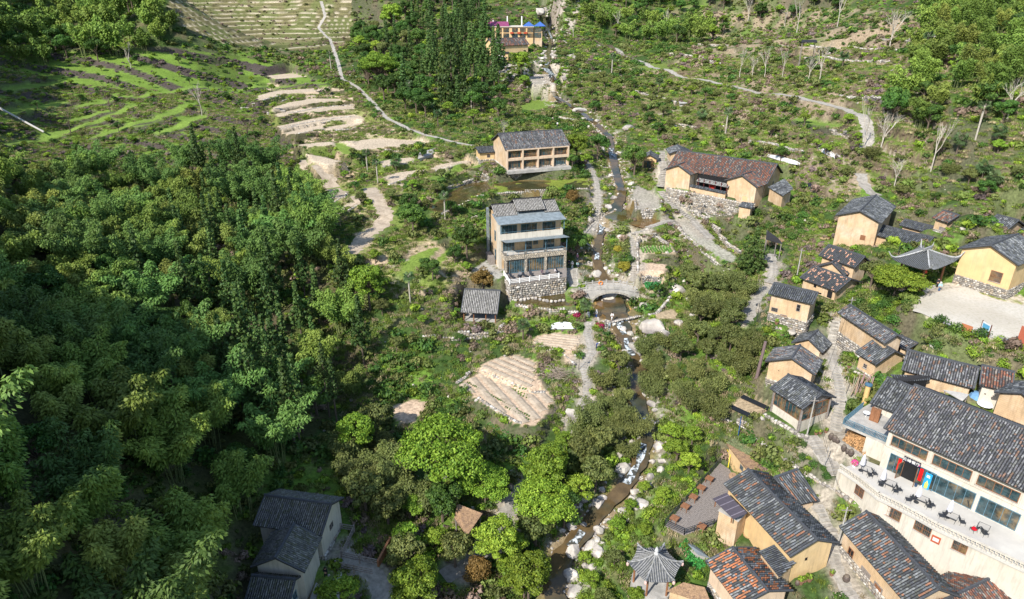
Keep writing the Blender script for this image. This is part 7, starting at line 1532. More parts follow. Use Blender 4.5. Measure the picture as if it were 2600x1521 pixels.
def shed(name,label,cat,px,zs,zb,wall='earth',pal_='grey',pitch=.3,e=0,mat_=None,ins=.86):
    P=[pix(p,z) for p,z in zip(px,zs)]; c0=sum(P,Vector())/len(P); r=thing(name,label,cat,(c0.x,c0.y,zb)); b=MB(); slab(b,P,.1); rf_=b.build('roof',M[mat_ or 'roofdark'],r)
    if not mat_: T_=Tiles(); T_.face(P,P[1]-P[0],PALS[pal_],pitch); T_.build(rf_)
    if wall: b=MB(); b.prism([c0.lerp(p,ins).xy for p in P],zb-4,min(zs)-.1); b.build('wall',M[wall],r)
    else:
        b=MB()
        for p in P: q=c0.lerp(p,.86); b.tube([Vector((q.x,q.y,min(hz1(q.x,q.y),zb)-.5)),Vector((q.x,q.y,min(zs)-.05))],[.09,.09],6)
        b.build('support_posts' if 0 else 'post_frame',M['greywood'],r)
    return r,P
shed('annex','grey-roofed annex at the right end of the large farmhouse','annex',[c3(2155,925),c3(1935,788),c3(2185,668),c3(2310,810)],[28.2,28.4,29.3,29.0],25.5,pal_='grey')
shed('toilet_hut','little ochre hut with tiled lid roof below the right farmhouse wing','hut',[c3(1690,1112),c3(1488,1075),c3(1560,1010),c3(1735,1035)],[25.1,25.1,25.5,25.5],22.6,'earth','grey',.3,ins=.8)
shed('log_shed','lean-to roof sheltering sawn logs behind the cypress','shed',[q5(805,335),q5(685,300),q5(690,235),q5(770,290)],[22.9,22.9,24.2,23.8],21.2,None,'rest')
shed('hill_shelter','dark open shelter on the far right hillside','shelter',[q3(1052,300),q3(935,300),q3(945,282),q3(1045,282)],[53.2,53.2,53.6,53.6],50.2,'dark' if 0 else None,'dark',mat_='roofdark')
shed('pump_house','pale grey block hut on the slope above the farmhouse','hut',[q3(130,735),q3(70,735),q3(60,705),q3(122,702)],[35.,35.,35.4,35.4],31.6,'conc',mat_='conc')
shed('stone_roof_shed','weathered dark roof at the bottom edge beside the orange-roofed house','shed',[q6(300,1500),q6(-20,1400),q6(100,1340),q6(250,1375)],[6.3,6.3,6.8,6.8],4.2,'earth',mat_='thatch')
shed('shed_roof','small dark slatted roof between the restaurant and the long patched roof','shed',[q5(1850,1300),q5(1620,1310),q5(1570,1262),q5(1855,1270)],[21.0,21.0,21.5,21.5],18.5,'dark','dark')
shed('corrugated_canopy','pale corrugated canopy behind the restaurant roof','canopy',[c2(430,790),c2(100,600),c2(380,640),c2(540,680)],[20.6,20.6,20.9,20.9],19,None,mat_='conc')
shed('thatched_hut','brown thatched shelter among the trees at the lower middle','shelter',[q7(940,1010),q7(850,880),q7(870,780),q7(1050,850)],[7.0,7.0,7.8,7.6],4.2,None,mat_='thatch')
shed('polytunnel','long low grey polytunnel left of the guesthouse annex','polytunnel',[q2(760,1075),q2(590,1130),q2(600,1085),q2(740,1045)],[26.6,26.6,27.3,27.3],25.4,'conc',mat_='conc')
shed('polytunnel','patched plastic tunnel beside the green vegetable strip at the lower right','polytunnel',[q6(285,1165),q6(170,1060),q6(130,1065),q6(200,1140)],[5.6,5.6,6.3,5.9],4.6,'conc',mat_='bluemetal')
ch=pix(q5(1385,1456),17.0); b=MB(); b.tube([ch-UP*3,ch+UP*2.7],[.34,.34],10,(.62,.42,.18)); cp=thing('chimney_pipe','tall ochre chimney pipe with a blue cap behind the restaurant balcony','chimney',tuple(ch)); b.build('pipe',M['paint'],cp); b=MB(); b.lathe((ch.x,ch.y,ch.z+2.7),[(.5,0),(.48,.2),(.1,.35)],10,(.06,.13,.2)); b.build('cap',M['paint'],cp)
# courtyard of the old hall
cz=7.5
def fence(pts,z,label,hh=1.0,m='greywood'):
    P=[pix(p,z) for p in pts]; r=thing('timber_fence',label,'fence',tuple(P[0]))
    for p,q in zip(P,P[1:]):
        n=max(1,round((q-p).length/1.9))
        for i in range(n):
            u=p.lerp(q,i/n); w_=p.lerp(q,(i+1)/n); b=MB(); b.box(u.x-.09,u.y-.09,z-.3,u.x+.09,u.y+.09,z+hh+.1); b.build('post',M[m],r); b=MB()
            for k in range(3): b.bar(u+UP*(.25+k*.33),w_+UP*(.25+k*.33),.07,.13)
            b.build('rail',M[m],r)
    return r
fence([q7(20,960),q7(140,980),q7(60,1150)],cz,'grey timber fence nearest the old hall gable'); fence([q7(50,1165),q7(305,1220)],6.8,'grey timber fence on the far edge of the shaded courtyard'); fence([q7(10,1235),q7(270,1290)],6.8,'grey timber fence on the near edge of the shaded courtyard')
b=MB(); pl0=pix(q7(310,1230),6.8); pl1=pix(q7(400,1060),6.8); b.bar(pl0+UP*.5,pl1+UP*.5,.25,1.0); tag(b.build('timber_planter',M['wood']),'dark timber plank edging right of the shaded courtyard','edging')
b=MB(); b.prism([pix(q8(2300,1160),cz),pix(q8(2420,1010),cz),pix(q7(140,990),cz),pix(q7(60,1150),cz),pix(q7(30,1480),6.7),pix(q8(2200,1480),6.7)],5,6.9); tag(b.build('courtyard',M['conc']),kind='structure')
# mountain-road fence
g0=[gnd(p) for p in [q2(1700,290),q2(1850,295),q2(1900,330),q2(2000,385),q2(2130,440)]]; rf_=thing('log_fence','dark log fence along the path on the upper right slope','fence',tuple(g0[0]))
for p,q in zip(g0,g0[1:]):
    n=max(1,round((q-p).length/3.2))
    for i in range(n):
        u=p.lerp(q,i/n); w_=p.lerp(q,(i+1)/n); u.z=hz1(u.x,u.y); w_.z=hz1(w_.x,w_.y); b=MB(); b.box(u.x-.14,u.y-.14,u.z-.2,u.x+.14,u.y+.14,u.z+1.3); b.build('post',M['bark'],rf_); b=MB(); b.bar(u+UP*1.1,w_+UP*1.1,.14,.16); b.bar(u+UP*.6,w_+UP*.6,.12,.14); b.build('rail',M['bark'],rf_)
g0=[pix(p,16.6) for p in [c8(145,190),c8(125,240),c8(60,280),c8(5,350)]]; g0=[gnd(p) for p in [c8(140,185),c8(130,235),c8(60,285),c8(5,350)]]; tag(rail('black_railing',[Vector((p.x,p.y,p.z+.3)) for p in g0],'metal',1.1,1.2,None,3),'black metal railing beside the stair above the first cascade','railing')
# ---------------- boulders of the stream ----------------
def rockmesh(seed,n=2,flat=.7):
    import bmesh; r=np.random.default_rng(seed); bm=bmesh.new(); bmesh.ops.create_icosphere(bm,subdivisions=n,radius=1)
    d=[(Vector(r.normal(size=3)).normalized(),r.uniform(.55,.92)) for _ in range(9)]
    for v in bm.verts:
        for q,k in d:
            e=v.co.dot(q)-k
            if e>0: v.co-=q*e
        v.co+=Vector(r.normal(size=3))*.025; v.co.z*=flat
    me=bpy.data.meshes.new('boulder'); bm.to_mesh(me); bm.free(); me.materials.append(M['rock']); return me
RK=[rockmesh(i,2,.6+.1*(i%4)) for i in range(6)]; RS=[rockmesh(20+i,1,.7) for i in range(4)]
def boulder(p,r,label=None,group=None,sq=1.,z=0,name='boulder',rz=None):
    g=gnd(p) if not isinstance(p,Vector) else p; o=bpy.data.objects.new(name,RK[rng.integers(6)]); COL.objects.link(o); o.location=(g.x,g.y,g.z+r*.15+z); o.scale=(r*sq,r,r*rng.uniform(.85,1.15)); o.rotation_euler=(rng.uniform(-.25,.25),rng.uniform(-.25,.25),rng.uniform(0,6.28) if rz is None else rz)
    tag(o,label,'rock',group); return o
for p,r,lb,sq in [((1583,1197),1.35,'large grey boulder standing in the rapids at the lower middle',1),((1576,1155),.8,'dark upright boulder above the largest boulder in the rapids',1),((1595,1145),.8,'tall split boulder beside the white rapids',.6),((1613,1180),.5,'pale rounded boulder right of the largest boulder',1),((1517,1282),1.2,'rounded pale boulder at the bend of the stream',1),((1450,1340),.9,'white-grey boulder at the left edge of the lower stream',1),((1482,1335),.65,'squarish pale boulder amid the lower stream',1),((1500,1392),.9,'long pale boulder slanting into the lower stream',1.7),((1452,1470),1.4,'long pale rock slab in the stream at the bottom edge',.6),((1632,1280),1.1,'pale mossy boulder left of the plank deck',1),((1607,1250),.7,'dark boulder on the right bank by the rapids',1),
 (q4(2270,950),2.3,'huge flat-topped grey boulder below the bridge',1.3),(q4(2340,980),1.2,'pale broken rock leaning on the huge flat-topped boulder',1),(q4(2100,985),.95,'egg-shaped boulder below the small weir',.8),(q4(2040,945),.8,'pale boulder at the foot of the small weir',1.2),(q4(2140,1090),1.3,'pale flat rock beside the brown pool under the weir',1.8),(q4(1960,725),1.9,'big dark boulder lying under the bridge arch',1.3),(q4(2420,680),1.9,'big pinkish boulder right of the green onion plot',1.3),(q4(2200,780),1.2,'dark purple-grey boulder at the right foot of the bridge',1.2),(q5(40,680),1.6,'grey boulder left of the riverside bamboo',1),(q5(150,730),1.0,'dark boulder under the olive-brown evergreen',1),(q5(70,905),1.0,'very dark boulder above the riverside bamboo',1.2),(q5(165,850),.7,'small purple-grey boulder on the grassy bank',1),
 (q4(1945,85),1.2,'dark boulder with a white rim at the edge of the clear pool',1.3),(q4(1810,170),1.3,'purple-grey boulder left of the black railing',1),(q4(1940,245),1.1,'pale block boulder beside the first cascade',1),(q4(2030,290),.9,'square grey boulder on the bush bank above the bridge',1),(q4(1870,560),1.3,'flat brown boulder behind the bridge railing',1.5),(q4(1920,510),.7,'pale boulder in the rocky brook above the bridge',1),(q2(2090,915),1.9,'big tilted rock by the upper footbridge',1.7),(q2(1740,790),2.0,'dark cliff-like rock block by the upper path',1.3),(q2(1580,510),1.5,'rounded grey boulder at the lip of the waterfall',1),(q2(1640,560),2.2,'brown rock wall right of the waterfall',1),(q2(1450,95),3.4,'sloping bare rock at the head of the valley',2.),(q7(1680,150),1.3,'dark boulder at the lower end of the brook path',1),(q4(2440,900),.9,'dark boulder right of the garden bed by the bridge',1),(q5(860,965),1.,'mossy boulder under the two-storey earth house',1.3),(q2(2420,905),.8,'grey rock on the right slope below the block hut',1)]:
    boulder(p,r,lb,sq=sq)
ns=0; Pn=len(SPr); cand=[]
for i in range(0,Pn):
    x,y,z=SPr[i]; w_=SWr[i]; far=y>215
    for _ in range(3 if not far else 2):
        side=rng.choice([-1,1]); t=SPr[min(i+1,Pn-1),:2]-SPr[max(i-1,0),:2]; t/=np.hypot(*t)+1e-9; k=rng.uniform(.25,1.5)*w_+rng.uniform(0,1.2); px_=x-t[1]*k*side; py_=y+t[0]*k*side
        if occat(px_,py_) and k>w_*1.1: continue
        if any(inpoly(np.array([px_]),np.array([py_]),np.array(PL[n_][0]))[0] for n_ in ('poolb','pond5')): continue
        u,v,_=proj(px_,py_,z)
        if -20<u<2620 and -10<v<1540: cand.append((px_,py_,z))
rng.shuffle(cand)
cand=sorted(cand,key=lambda q:(q[1]>112)*rng.random())
for (px_,py_,z) in cand[:285]:
    r=min(1.05,.25+rng.exponential(.26)); o=boulder(Vector((px_,py_,max(hz1(px_,py_),z-.35))),r*(1.4 if py_>215 else 1),'rounded pale stone in or beside the stream','stones along the stream',rng.uniform(.8,1.4),name='stone')
print('stones',len(cand))
SC=srcs([bpy.data.objects.new('r%d'%i,m) for i,m in enumerate(RS)])
pr=np.zeros(HT.shape); pr+=(np.clip(1-(sdist-sw)/3,0,1))*.9; pr[region([q2(1100,400),q2(1700,380),q2(1750,500),q2(1620,640),q2(1330,620),q2(1130,560)])]=.5; pr[region([q5(1000,1300)] + [q5(1180,1300),q5(1180,1400)])]=.1
for rr_ in ([q5(0,400),q5(420,480),q5(430,560),q5(200,620),q5(0,600)],[q4(2170,230),q4(2500,180),q4(2520,420),q4(2400,420),q4(2200,330)]): pr[region(rr_)]=.4
pr[HT*0+GY>330]=0; pr*=sst(N2,.35,.5); pr[(UU<600)|(UU>2600)|(VV>1600)|(VV<60)]=0; pr+=.012*(~OCC)*((UU>800)&(UU<2600)&(VV>150)&(VV<1560))
for n_ in ('poolb','pond5'): pr[inpoly(GX,GY,np.array(PL[n_][0]))]=0
pp=(pr*ar).ravel(); NS=int(min(9000,pp.sum()*2.5)); r=np.random.default_rng(8); k=r.choice(len(pp),size=NS,p=pp/pp.sum()); x_=GX.ravel()[k]+r.uniform(-.3,.3,NS); y_=GY.ravel()[k]+r.uniform(-.3,.3,NS); print('pebbles',NS)
tag(scatter('cobbles',np.c_[x_,y_,hz(x_,y_)],r.uniform(0,6.28,NS),.1+r.exponential(.14,NS).clip(0,.5),r.integers(0,4,NS),SC),'scattered cobbles and rubble')
# stepping stones across the pond
a=pix(q4(1280,735),13.7); pts_=[q4(1285,735),q4(1320,737),q4(1350,732),q4(1380,726),q4(1405,720),q4(1430,724),q4(1460,730),q4(1485,737),q4(1510,742),q4(1540,745),q4(1570,745),q4(1600,742),q4(1625,736)]
for i,p in enumerate(pts_): g=pix(p,13.65); o=boulder(g,.42,'pale stepping stone across the green pond by the guesthouse','stepping stones',1,0,'stepping_stone')
for i in range(15):
    p=d6(930+ i*28,985-i*5.5); g=pix(p,11.75); boulder(g,.26,'white edging stone on the rim of the pool below the bridge','pool rim stones',1,0,'rim_stone')
# weir
S=Stones(); w0,w1=pix(d6(800,1010),11.7),pix(d6(1340,880),11.7); wr=thing('weir','mossy stone weir with trickling water under the bridge pool','weir',tuple(w0)); S.wall(w0,w1,10.,11.75,(.2,-1),.5,.25); S.build(wr); b=MB(); b.obox(w0-UP*1.7,w1-w0,Vector((.1,.8,0)),UP*1.65); b.build('weir_core',M['mortar'],wr)
b=MB(); 
for k in range(5): u=.08+.12*k; p=w0.lerp(w1,u)+Vector((.06,-.3,.02)); b.add([p,p+(w1-w0)*.06,p+(w1-w0)*.06+Vector((0,-.25,-1.6)),p+Vector((0,-.25,-1.6))],[(0,1,2,3)])
b.build('falling_water',M['foam'],wr)
# ---------------- crops and beds ----------------
def rows(poly_px,z,n,step,dirpx,colr,size=.22,label='rows of young crop plants on the tilled plot',hgt=.18,name='crop_rows',soil=False):
    P=[pix(p,z) for p in poly_px]; a=pix(dirpx[0],z); c=pix(dirpx[1],z); t=(c-a).normalized(); nn=Vector((-t.y,t.x,0)); pol=np.array([(p.x,p.y) for p in P]); b=MB(); s_=[(p-a).dot(nn) for p in P]; e_=[(p-a).dot(t) for p in P]
    for i in range(n):
        off=min(s_)+(max(s_)-min(s_))*(i+.5)/n; x=min(e_)
        while x<max(e_):
            q=a+t*x+nn*(off+rng.uniform(-.04,.04))
            if inpoly(np.array([q.x]),np.array([q.y]),pol)[0]:
                zz=hz1(q.x,q.y)+.02; k=rng.uniform(.7,1.2)
                for j in range(4): an=rng.uniform(0,3.14); d=Vector((math.cos(an),math.sin(an),0))*size*k; o_=Vector((q.x,q.y,zz)); b.add([o_-d,o_+UP*hgt*.3+Vector((d.y,-d.x,0))*.4,o_+d+UP*hgt*k,o_+UP*hgt+Vector((-d.y,d.x,0))*.4],[(0,1,2,3)],tuple(np.array(colr)*rng.uniform(.7,1.3)))
            x+=step*rng.uniform(.85,1.15)
    if b.v: tag(b.build(name,M['veg']),label,kind='stuff')
def furrows(poly_px,z,n,dirpx,w_=.35,hg=.12,m='soil',name='soil_ridge'):
    P=[pix(p,z) for p in poly_px]; a=pix(dirpx[0],z); c=pix(dirpx[1],z); t=(c-a).normalized(); nn=Vector((-t.y,t.x,0)); s_=[(p-a).dot(nn) for p in P]; b=MB()
    for i in range(n):
        off=min(s_)+(max(s_)-min(s_))*(i+.5)/n; xs=[]
        for k in range(len(P)):
            u,v=P[k],P[(k+1)%len(P)]; du=(u-a).dot(nn)-off; dv=(v-a).dot(nn)-off
            if du*dv<0: X=u.lerp(v,du/(du-dv)); xs.append((X-a).dot(t))
        if len(xs)<2: continue
        x0,x1=min(xs)+.2,max(xs)-.2; ns_=max(1,int((x1-x0)/.8)); pw=(max(s_)-min(s_))/n*w_
        for q in range(ns_):
            xa=x0+(x1-x0)*q/ns_; xb=x0+(x1-x0)*(q+1)/ns_; j=rng.uniform(.8,1.2); o_=a+t*xa+nn*(off+rng.uniform(-.04,.04)); o_.z=z-.02; d=t*(xb-xa); b.add([o_-nn*pw,o_+nn*pw,o_+nn*pw*.4+UP*hg*j,o_-nn*pw*.4+UP*hg*j,o_-nn*pw+d,o_+nn*pw+d,o_+nn*pw*.4+UP*hg*j+d,o_-nn*pw*.4+UP*hg*j+d],[(0,3,7,4),(3,2,6,7),(2,1,5,6),(0,1,2,3),(4,7,6,5)])
    if b.v: tag(b.build(name,M[m]),kind='structure')
f1=[q4(880,1345),q4(1040,1245),q4(1520,1400),q4(1550,1456),q7(1420,220),q7(1290,205),q7(1020,30)]
furrows(f1,8.2,6,(q4(1000,1260),q7(1300,200)),.4,.16); furrows([q4(1030,1210),q4(1130,1155),q4(1300,1125),q4(1430,1185),q4(1430,1270),q4(1400,1370)],9.0,5,(q4(1100,1200),q4(1400,1330)),.4,.14)
furrows([q4(1410,1030),q4(1450,990),q4(1560,970),q4(1730,990),q4(1750,1035),q4(1680,1090),q4(1500,1065)],10.4,6,(q4(1430,1015),q4(1720,1050)),.4,.16)
rows([q4(1140,1170),q4(1240,1135),q4(1430,1210),q4(1400,1290)],9.05,4,.45,(q4(1150,1165),q4(1400,1280)),(.035,.022,.02),.13,'dark planting holes in rows on the upper vegetable terrace',.05)
rows([q4(925,1330),q4(940,1305),q7(1400,155),q7(1370,190),q7(1100,20)],8.3,2,.45,(q4(930,1325),q7(1390,180)),(.06,.13,.02),.22,'rows of small green seedlings on the lower vegetable terrace',.15)
rows([q4(1240,1360),q4(1290,1350),q4(1400,1410),q4(1350,1430)],8.3,3,.6,(q4(1245,1365),q4(1370,1420)),(.10,.2,.02),.25,'clumps of leafy greens on the lower vegetable terrace')
rows([q4(2190,615),q4(2335,615),q4(2310,665),q4(2210,660)],14.85,9,.3,(q4(2200,640),q4(2320,640)),(.05,.24,.07),.2,'dense blue-green onion plot beside the bridge',.5)
rows([q4(2170,360),q4(2390,355),q4(2400,400),q4(2175,400)],18.35,5,.6,(q4(2180,380),q4(2390,380)),(.12,.26,.05),.35,'mixed green vegetable bed above the straw-covered plot',.4)
rows([q7(1060,190),q7(1100,170),q7(1240,250),q7(1190,275)],7.5,5,.4,(q7(1070,190),q7(1200,260)),(.05,.17,.03),.25,'dark green vegetable bed under the terraced field')
rows([q6(60,1100),q6(110,1085),q6(255,1225),q6(200,1250)],5.0,6,.3,(q6(80,1100),q6(220,1235)),(.05,.24,.05),.25,'bright green vegetable strip beside the patched plastic tunnel',.4)
rows([q4(1530,1080),q4(1570,1085),q4(1620,1130),q4(1590,1140)],10.1,4,.4,(q4(1540,1090),q4(1600,1130)),(.16,.28,.03),.3,'yellow-green salad bed beside the brook path')
rows([q5(370,285),q5(430,275),q5(540,280),q5(540,305),q5(430,310)],20.3,4,.5,(q5(380,290),q5(530,300)),(.10,.22,.03),.35,'low green hedge plants on the narrow plot above the stone slope')
rows([q2(0,1050),q2(60,1020),q2(150,1080),q2(60,1110)],27.,7,.6,(q2(0,1060),q2(100,1090)),(.13,.24,.04),.35,'green rows on the small plot beside the palms') if 0 else None
for (a_,b_) in ((q6(430,90),q6(610,175)),(q6(515,20),q6(720,115))):
    p,q=pix(a_,12),pix(b_,12); t=(q-p).normalized(); n=Vector((-t.y,t.x,0)); b=MB(); b.obox(p-n*.45,q-p,n*.9,UP*.16,(.015,.018,.024)); b.build('mulch',M['paint']).name='mulch_film'; tag(bpy.data.objects['mulch_film'] if 'mulch_film' in bpy.data.objects else None,None) if 0 else None
for o_ in [o for o in bpy.data.objects if o.name.startswith('mulch_film')]: tag(o_,'black plastic mulch strip on the garden bed left of the glazed pavilion','plastic sheet','mulch strips')
for nm,lb,px,z,cl in [('plastic_tunnel','white plastic sheeting over a bed behind the ploughed plot',[q4(1530,945),q4(1545,905),q4(1600,893),q4(1710,905),q4(1730,940)],10.6,(.62,.64,.66)),('frost_cover','long white cover strip on the slope above the farmhouse',[q3(690,1115),q3(700,1100),q3(870,1150),q3(940,1165),q3(935,1180),q3(850,1165)],30,(.6,.6,.6)),('frost_cover','white cover strip higher on the slope right of the farmhouse',[q3(1050,1060),q3(1120,1065),q3(1200,1120),q3(1170,1130),q3(1080,1085)],32,(.6,.6,.6)),('tarpaulin','dark tarpaulin on the bare patch right of the farmhouse',[q3(970,1310),q3(1000,1305),q3(1030,1350),q3(1000,1360)],29,(.03,.035,.05))]:
    G_=[gnd(p) for p in px]; b=MB(); c=sum(G_,Vector())/len(G_); n=len(G_); b.add([p+UP*.1 for p in G_]+[c.lerp(p,.55)+UP*.55 for p in G_],[(i,(i+1)%n,n+(i+1)%n,n+i) for i in range(n)]+[tuple(range(n,2*n))],cl); tag(b.build(nm,M['cloth']),lb,'cover')
# brushwood heap
bh=pix(q4(1570,1260),9.2); b=MB()
for k in range(170): a=rng.uniform(0,6.28); l=rng.uniform(.8,2.2); c=bh+Vector((rng.normal()*1.3,rng.normal()*1.0,rng.uniform(0,.8))); d=Vector((math.cos(a),math.sin(a),rng.uniform(-.3,.35)))*l/2; b.tube([c-d,c+d],[.035,.02],3,(.30,.24,.19),False)
tag(b.build('brushwood_heap',M['paint']),'grey heap of cut branches at the right end of the vegetable terrace','brushwood')
# ---------------- restaurant terrace furniture ----------------
TZf=TZ+.06
KTb=kit('glass_table','x','table'); b=MB(); b.box(-.5,-.5,.70,.5,.5,.715); b.build('tabletop',M['conc'],KTb,loc=(0,0,0)); b=MB()
for (x0,y0,x1,y1) in ((-.53,-.53,.53,-.49),(-.53,.49,.53,.53),(-.53,-.49,-.49,.49),(.49,-.49,.53,.49)): b.box(x0,y0,.69,x1,y1,.73)
b.build('table_rim',M['metal'],KTb,loc=(0,0,0))
for x in(-.46,.46):
    for y in(-.46,.46): b=MB(); b.tube([(x,y,.7),(x*.85,y*.85,0)],[.02,.02],5); b.build('leg',M['metal'],KTb,loc=(0,0,0))
KCh=kit('terrace_chair','x','chair'); b=MB(); b.box(-.26,-.25,.40,.26,.25,.44); b.build('seat',M['metal'],KCh,loc=(0,0,0)); b=MB(); b.obox((-.26,.22,.44),(.52,0,0),(0,.04,0),(0,.18,.62)); b.build('backrest',M['metal'],KCh,loc=(0,0,0))
for s in(-1,1): b=MB(); b.tube([(s*.25,-.24,0),(s*.25,-.24,.62),(s*.25,.25,.64)],[.015]*3,4); b.tube([(s*.25,.28,0),(s*.25,.22,.45)],[.015]*2,4); b.build('side_frame',M['metal'],KCh,loc=(0,0,0))
KUm=kit('closed_parasol','x','parasol'); b=MB(); b.cyl((0,0,0),.03,2.5,6); b.build('pole',M['metal'],KUm,loc=(0,0,0)); b=MB(); pf=[(.03,2.55),(.12,2.2),(.19,1.6),(.24,1.0),(.1,.95)]; 
vs=[];fs=[];n=12
for r_,z_ in pf:
    for k in range(n): a=6.283*k/n; q=r_*(1+.28*(k%2)); vs.append((q*math.cos(a),q*math.sin(a),z_))
for i in range(len(pf)-1):
    for k in range(n): fs.append((i*n+k,i*n+(k+1)%n,(i+1)*n+(k+1)%n,(i+1)*n+k))
b.add(vs,fs,(.60,.60,.66)); b.build('canopy',M['cloth'],KUm,loc=(0,0,0)); b=MB(); b.lathe((0,0,0),[(.28,0),(.28,.1),(.05,.14)],10); b.build('base',M['metal'],KUm,loc=(0,0,0))
fa=math.atan2(EXR.y,EXR.x); ordn=['nearest the steps','second from the left end','third from the left end','fourth from the left end','at the right end']
for i,p in enumerate([d2(500,545),d2(840,750),d2(1320,985),d2(1760,1240) ,q6(2235,945)]):
    g=pix(p,TZf+.7); place(KTb,USED,(g.x,g.y,TZf),fa+.1,1.05,'glass-topped black table '+ordn[i]+' of the restaurant terrace')
for i,p in enumerate([d2(385,560),d2(690,780),d2(1215,1035),d2(1680,1260)]): g=pix(p,TZf); place(KUm,USED,(g.x,g.y,TZf),0,1,'closed pale lilac parasol '+['nearest the steps','second along','third along','fourth along'][i]+' on the restaurant terrace')
chairs=[(d2(520,640),2.2),(d2(590,620),2.4),(d2(680,760),-1.0),(d2(900,880),2.2),(d2(960,860),2.4),(d2(1090,1010),-1.0),(d2(1160,990),-1.0),(d2(1400,1110),2.2),(d2(1450,1090),2.4),(d2(1590,1250),-1.0),(d2(1650,1230),-1.0),(q6(2080,920),2.2),(q6(2160,970),-2),(q6(2240,1000),2.4),(q6(2130,800),2.4)]
cl_=['left of the first table','behind the first table','beside the second parasol','in front of the second table','right of the second table','front one of the pair left of the third table','rear one of the pair left of the third table','in front of the third table','right of the third table','front one of the pair left of the fourth table','rear one of the pair left of the fourth table','right of the fourth table','with a red coat left of the last table','below the last table','alone by the window between the tables']
for (p,a),lb in zip(chairs,cl_): g=pix(p,TZf+.2); place(KCh,USED,(g.x,g.y,TZf),fa+a,1.05,'black terrace chair '+lb)
g=pix(q6(2165,965),TZf+.5); b=MB(); b.lathe((g.x,g.y,g.z),[(.0,.3),(.25,.25),(.3,.1),(.2,0)],8,(.5,.01,.02)); tag(b.build('red_coat',M['cloth']),'red coat thrown over the chair by the last terrace table','coat')
g=pix(d2(285,500),TZf); fp=thing('flower_pot','pot of bright pink flowers in the corner of the restaurant terrace','flower pot',tuple(g)); b=MB(); b.lathe(tuple(g),[(.0,0),(.2,0),(.27,.4),(.2,.4)],8,(.7,.7,.7)); b.build('pot',M['paint'],fp); L=Leaves(); L.lobe(tuple(g+UP*.65),(.5,.5,.35),130,.16,pal((.55,.02,.16),(.75,.08,.3)),.2,.4); L.lobe(tuple(g+UP*.55),(.45,.45,.3),70,.16,P_BRI,.2,.4); o_=L.mesh('flowers',fp); o_.location=-Vector(fp['_o'])
g=pix(d2(1205,795),TZf); b=MB(); b.lathe((g.x,g.y,TZf),[(.0,0),(.14,0),(.18,.4),(.0,.4)],8,(.03,.06,.12)); tag(b.build('bin',M['paint']),'small dark bin by the restaurant door','bin')
g=pix(q6(1395,165),ZB); b=MB(); b.cyl((g.x,g.y,ZB+.68),.45,.04,12,(.75,.75,.75)); b.cyl((g.x,g.y,ZB),.05,.68,6,(.7,.7,.7)); tag(b.build('round_table',M['paint']),'round white table on the restaurant balcony','table')
bxp=pix(q6(1895,1032),11.7); best=None
for p,q in zip(TP,TP[1:]):
    t=(q-p).normalized(); n=Vector((t.y,-t.x,0)); n=n if n.y<0 else -n; r_=ray(q6(1895,1032)); tt=(p-n*.28-Vector((0,0,CAMZ))).dot(n)/r_.dot(n); X=Vector((0,0,CAMZ))+r_*tt; s=(X-p).dot(t)
    if 0<=s<=(q-p).length: b=MB(); b.obox(X-t*.45-UP*.5+n*.01,t*.9,n*.12,UP*.9,(.40,.10,.05)); b.obox(X-t*.3-UP*.25+n*.12,t*.6,n*.02,UP*.45,(.6,.6,.6)); tag(b.build('notice_box',M['paint']),'red-framed notice box on the terrace outer wall','notice box'); break
# ---------------- plaza boards, lamps, posts ----------------
pz=24.25
def panel(name,label,cat,a_,b_,hgt,lift,col,th=.08,inner=None,posts=True):
    p,q=pix(a_,pz),pix(b_,pz); t=(q-p); Lp=t.length; t.normalize(); n=Vector((t.y,-t.x,0)); r=thing(name,label,cat,tuple(p)); b=MB(); b.obox(p+UP*lift,t*Lp,n*th,UP*hgt,col); b.build('board',M['paint'],r)
    if posts:
        for c in (p-t*.1,q): b=MB(); b.obox(c,t*.1,n*.1,UP*(lift+hgt+.15),(.14,.05,.03)); b.build('post',M['paint'],r)
    if inner: b=MB(); b.obox(p+UP*(lift+.15)+t*.15+n*th,t*(Lp-.3),n*.02,UP*(hgt-.3),inner); b.build('print',M['paint'],r)
panel('information_board','framed information board with a blue print on the plaza edge','sign',d5(1165,1215),d5(1265,1275),1.0,1.0,(.62,.63,.64),inner=(.10,.32,.50))
panel('slatted_bin_store','orange-brown timber screen on the plaza edge','screen',d5(925,1165),d5(1060,1215),1.1,.0,(.40,.15,.07),posts=False)
panel('red_screen','large reddish panel at the right end of the plaza','panel',d5(1615,1355),d5(1760,1430),3.0,.0,(.42,.12,.07),posts=False)
panel('stone_bench','grey stone bench on the plaza edge','bench',d5(720,1095),d5(870,1150),.45,0,(.30,.30,.32),.45,posts=False); panel('utility_box','grey box at the lower edge of the plaza right of the information board','box',d5(1425,1290),d5(1525,1335),.6,0,(.2,.2,.22),.5,posts=False)
def lamp(px,h_,lb,m='metal',d=(1,0,0)):
    g=gnd(px); r=thing('street_lamp',lb,'lamp',tuple(g)); b=MB(); b.tube([g-UP*.3,g+UP*h_],[.06,.04],6); b.build('post',M[m],r); b=MB(); e=g+UP*h_+Vector(d)*.6; b.bar(g+UP*h_,e,.04,.04); b.lathe((e.x,e.y,e.z-.5),[(.05,.5),(.16,.4),(.16,.1),(.05,0)],6); b.build('lantern',M['metal'],r)
lamp(d4(125,815),3.6,'black lamp post on the curved path left of the two-storey earth house',d=(-.8,0,0)); lamp(c3(930,1260),3.4,'slim lamp post beside the low rubble wall under the farmhouse'); lamp(q4(1735,1230),2.6,'lamp post beside the brook path next to the ploughed plot'); lamp(c6(547,450),3.6,'lamp post in front of the long low house')
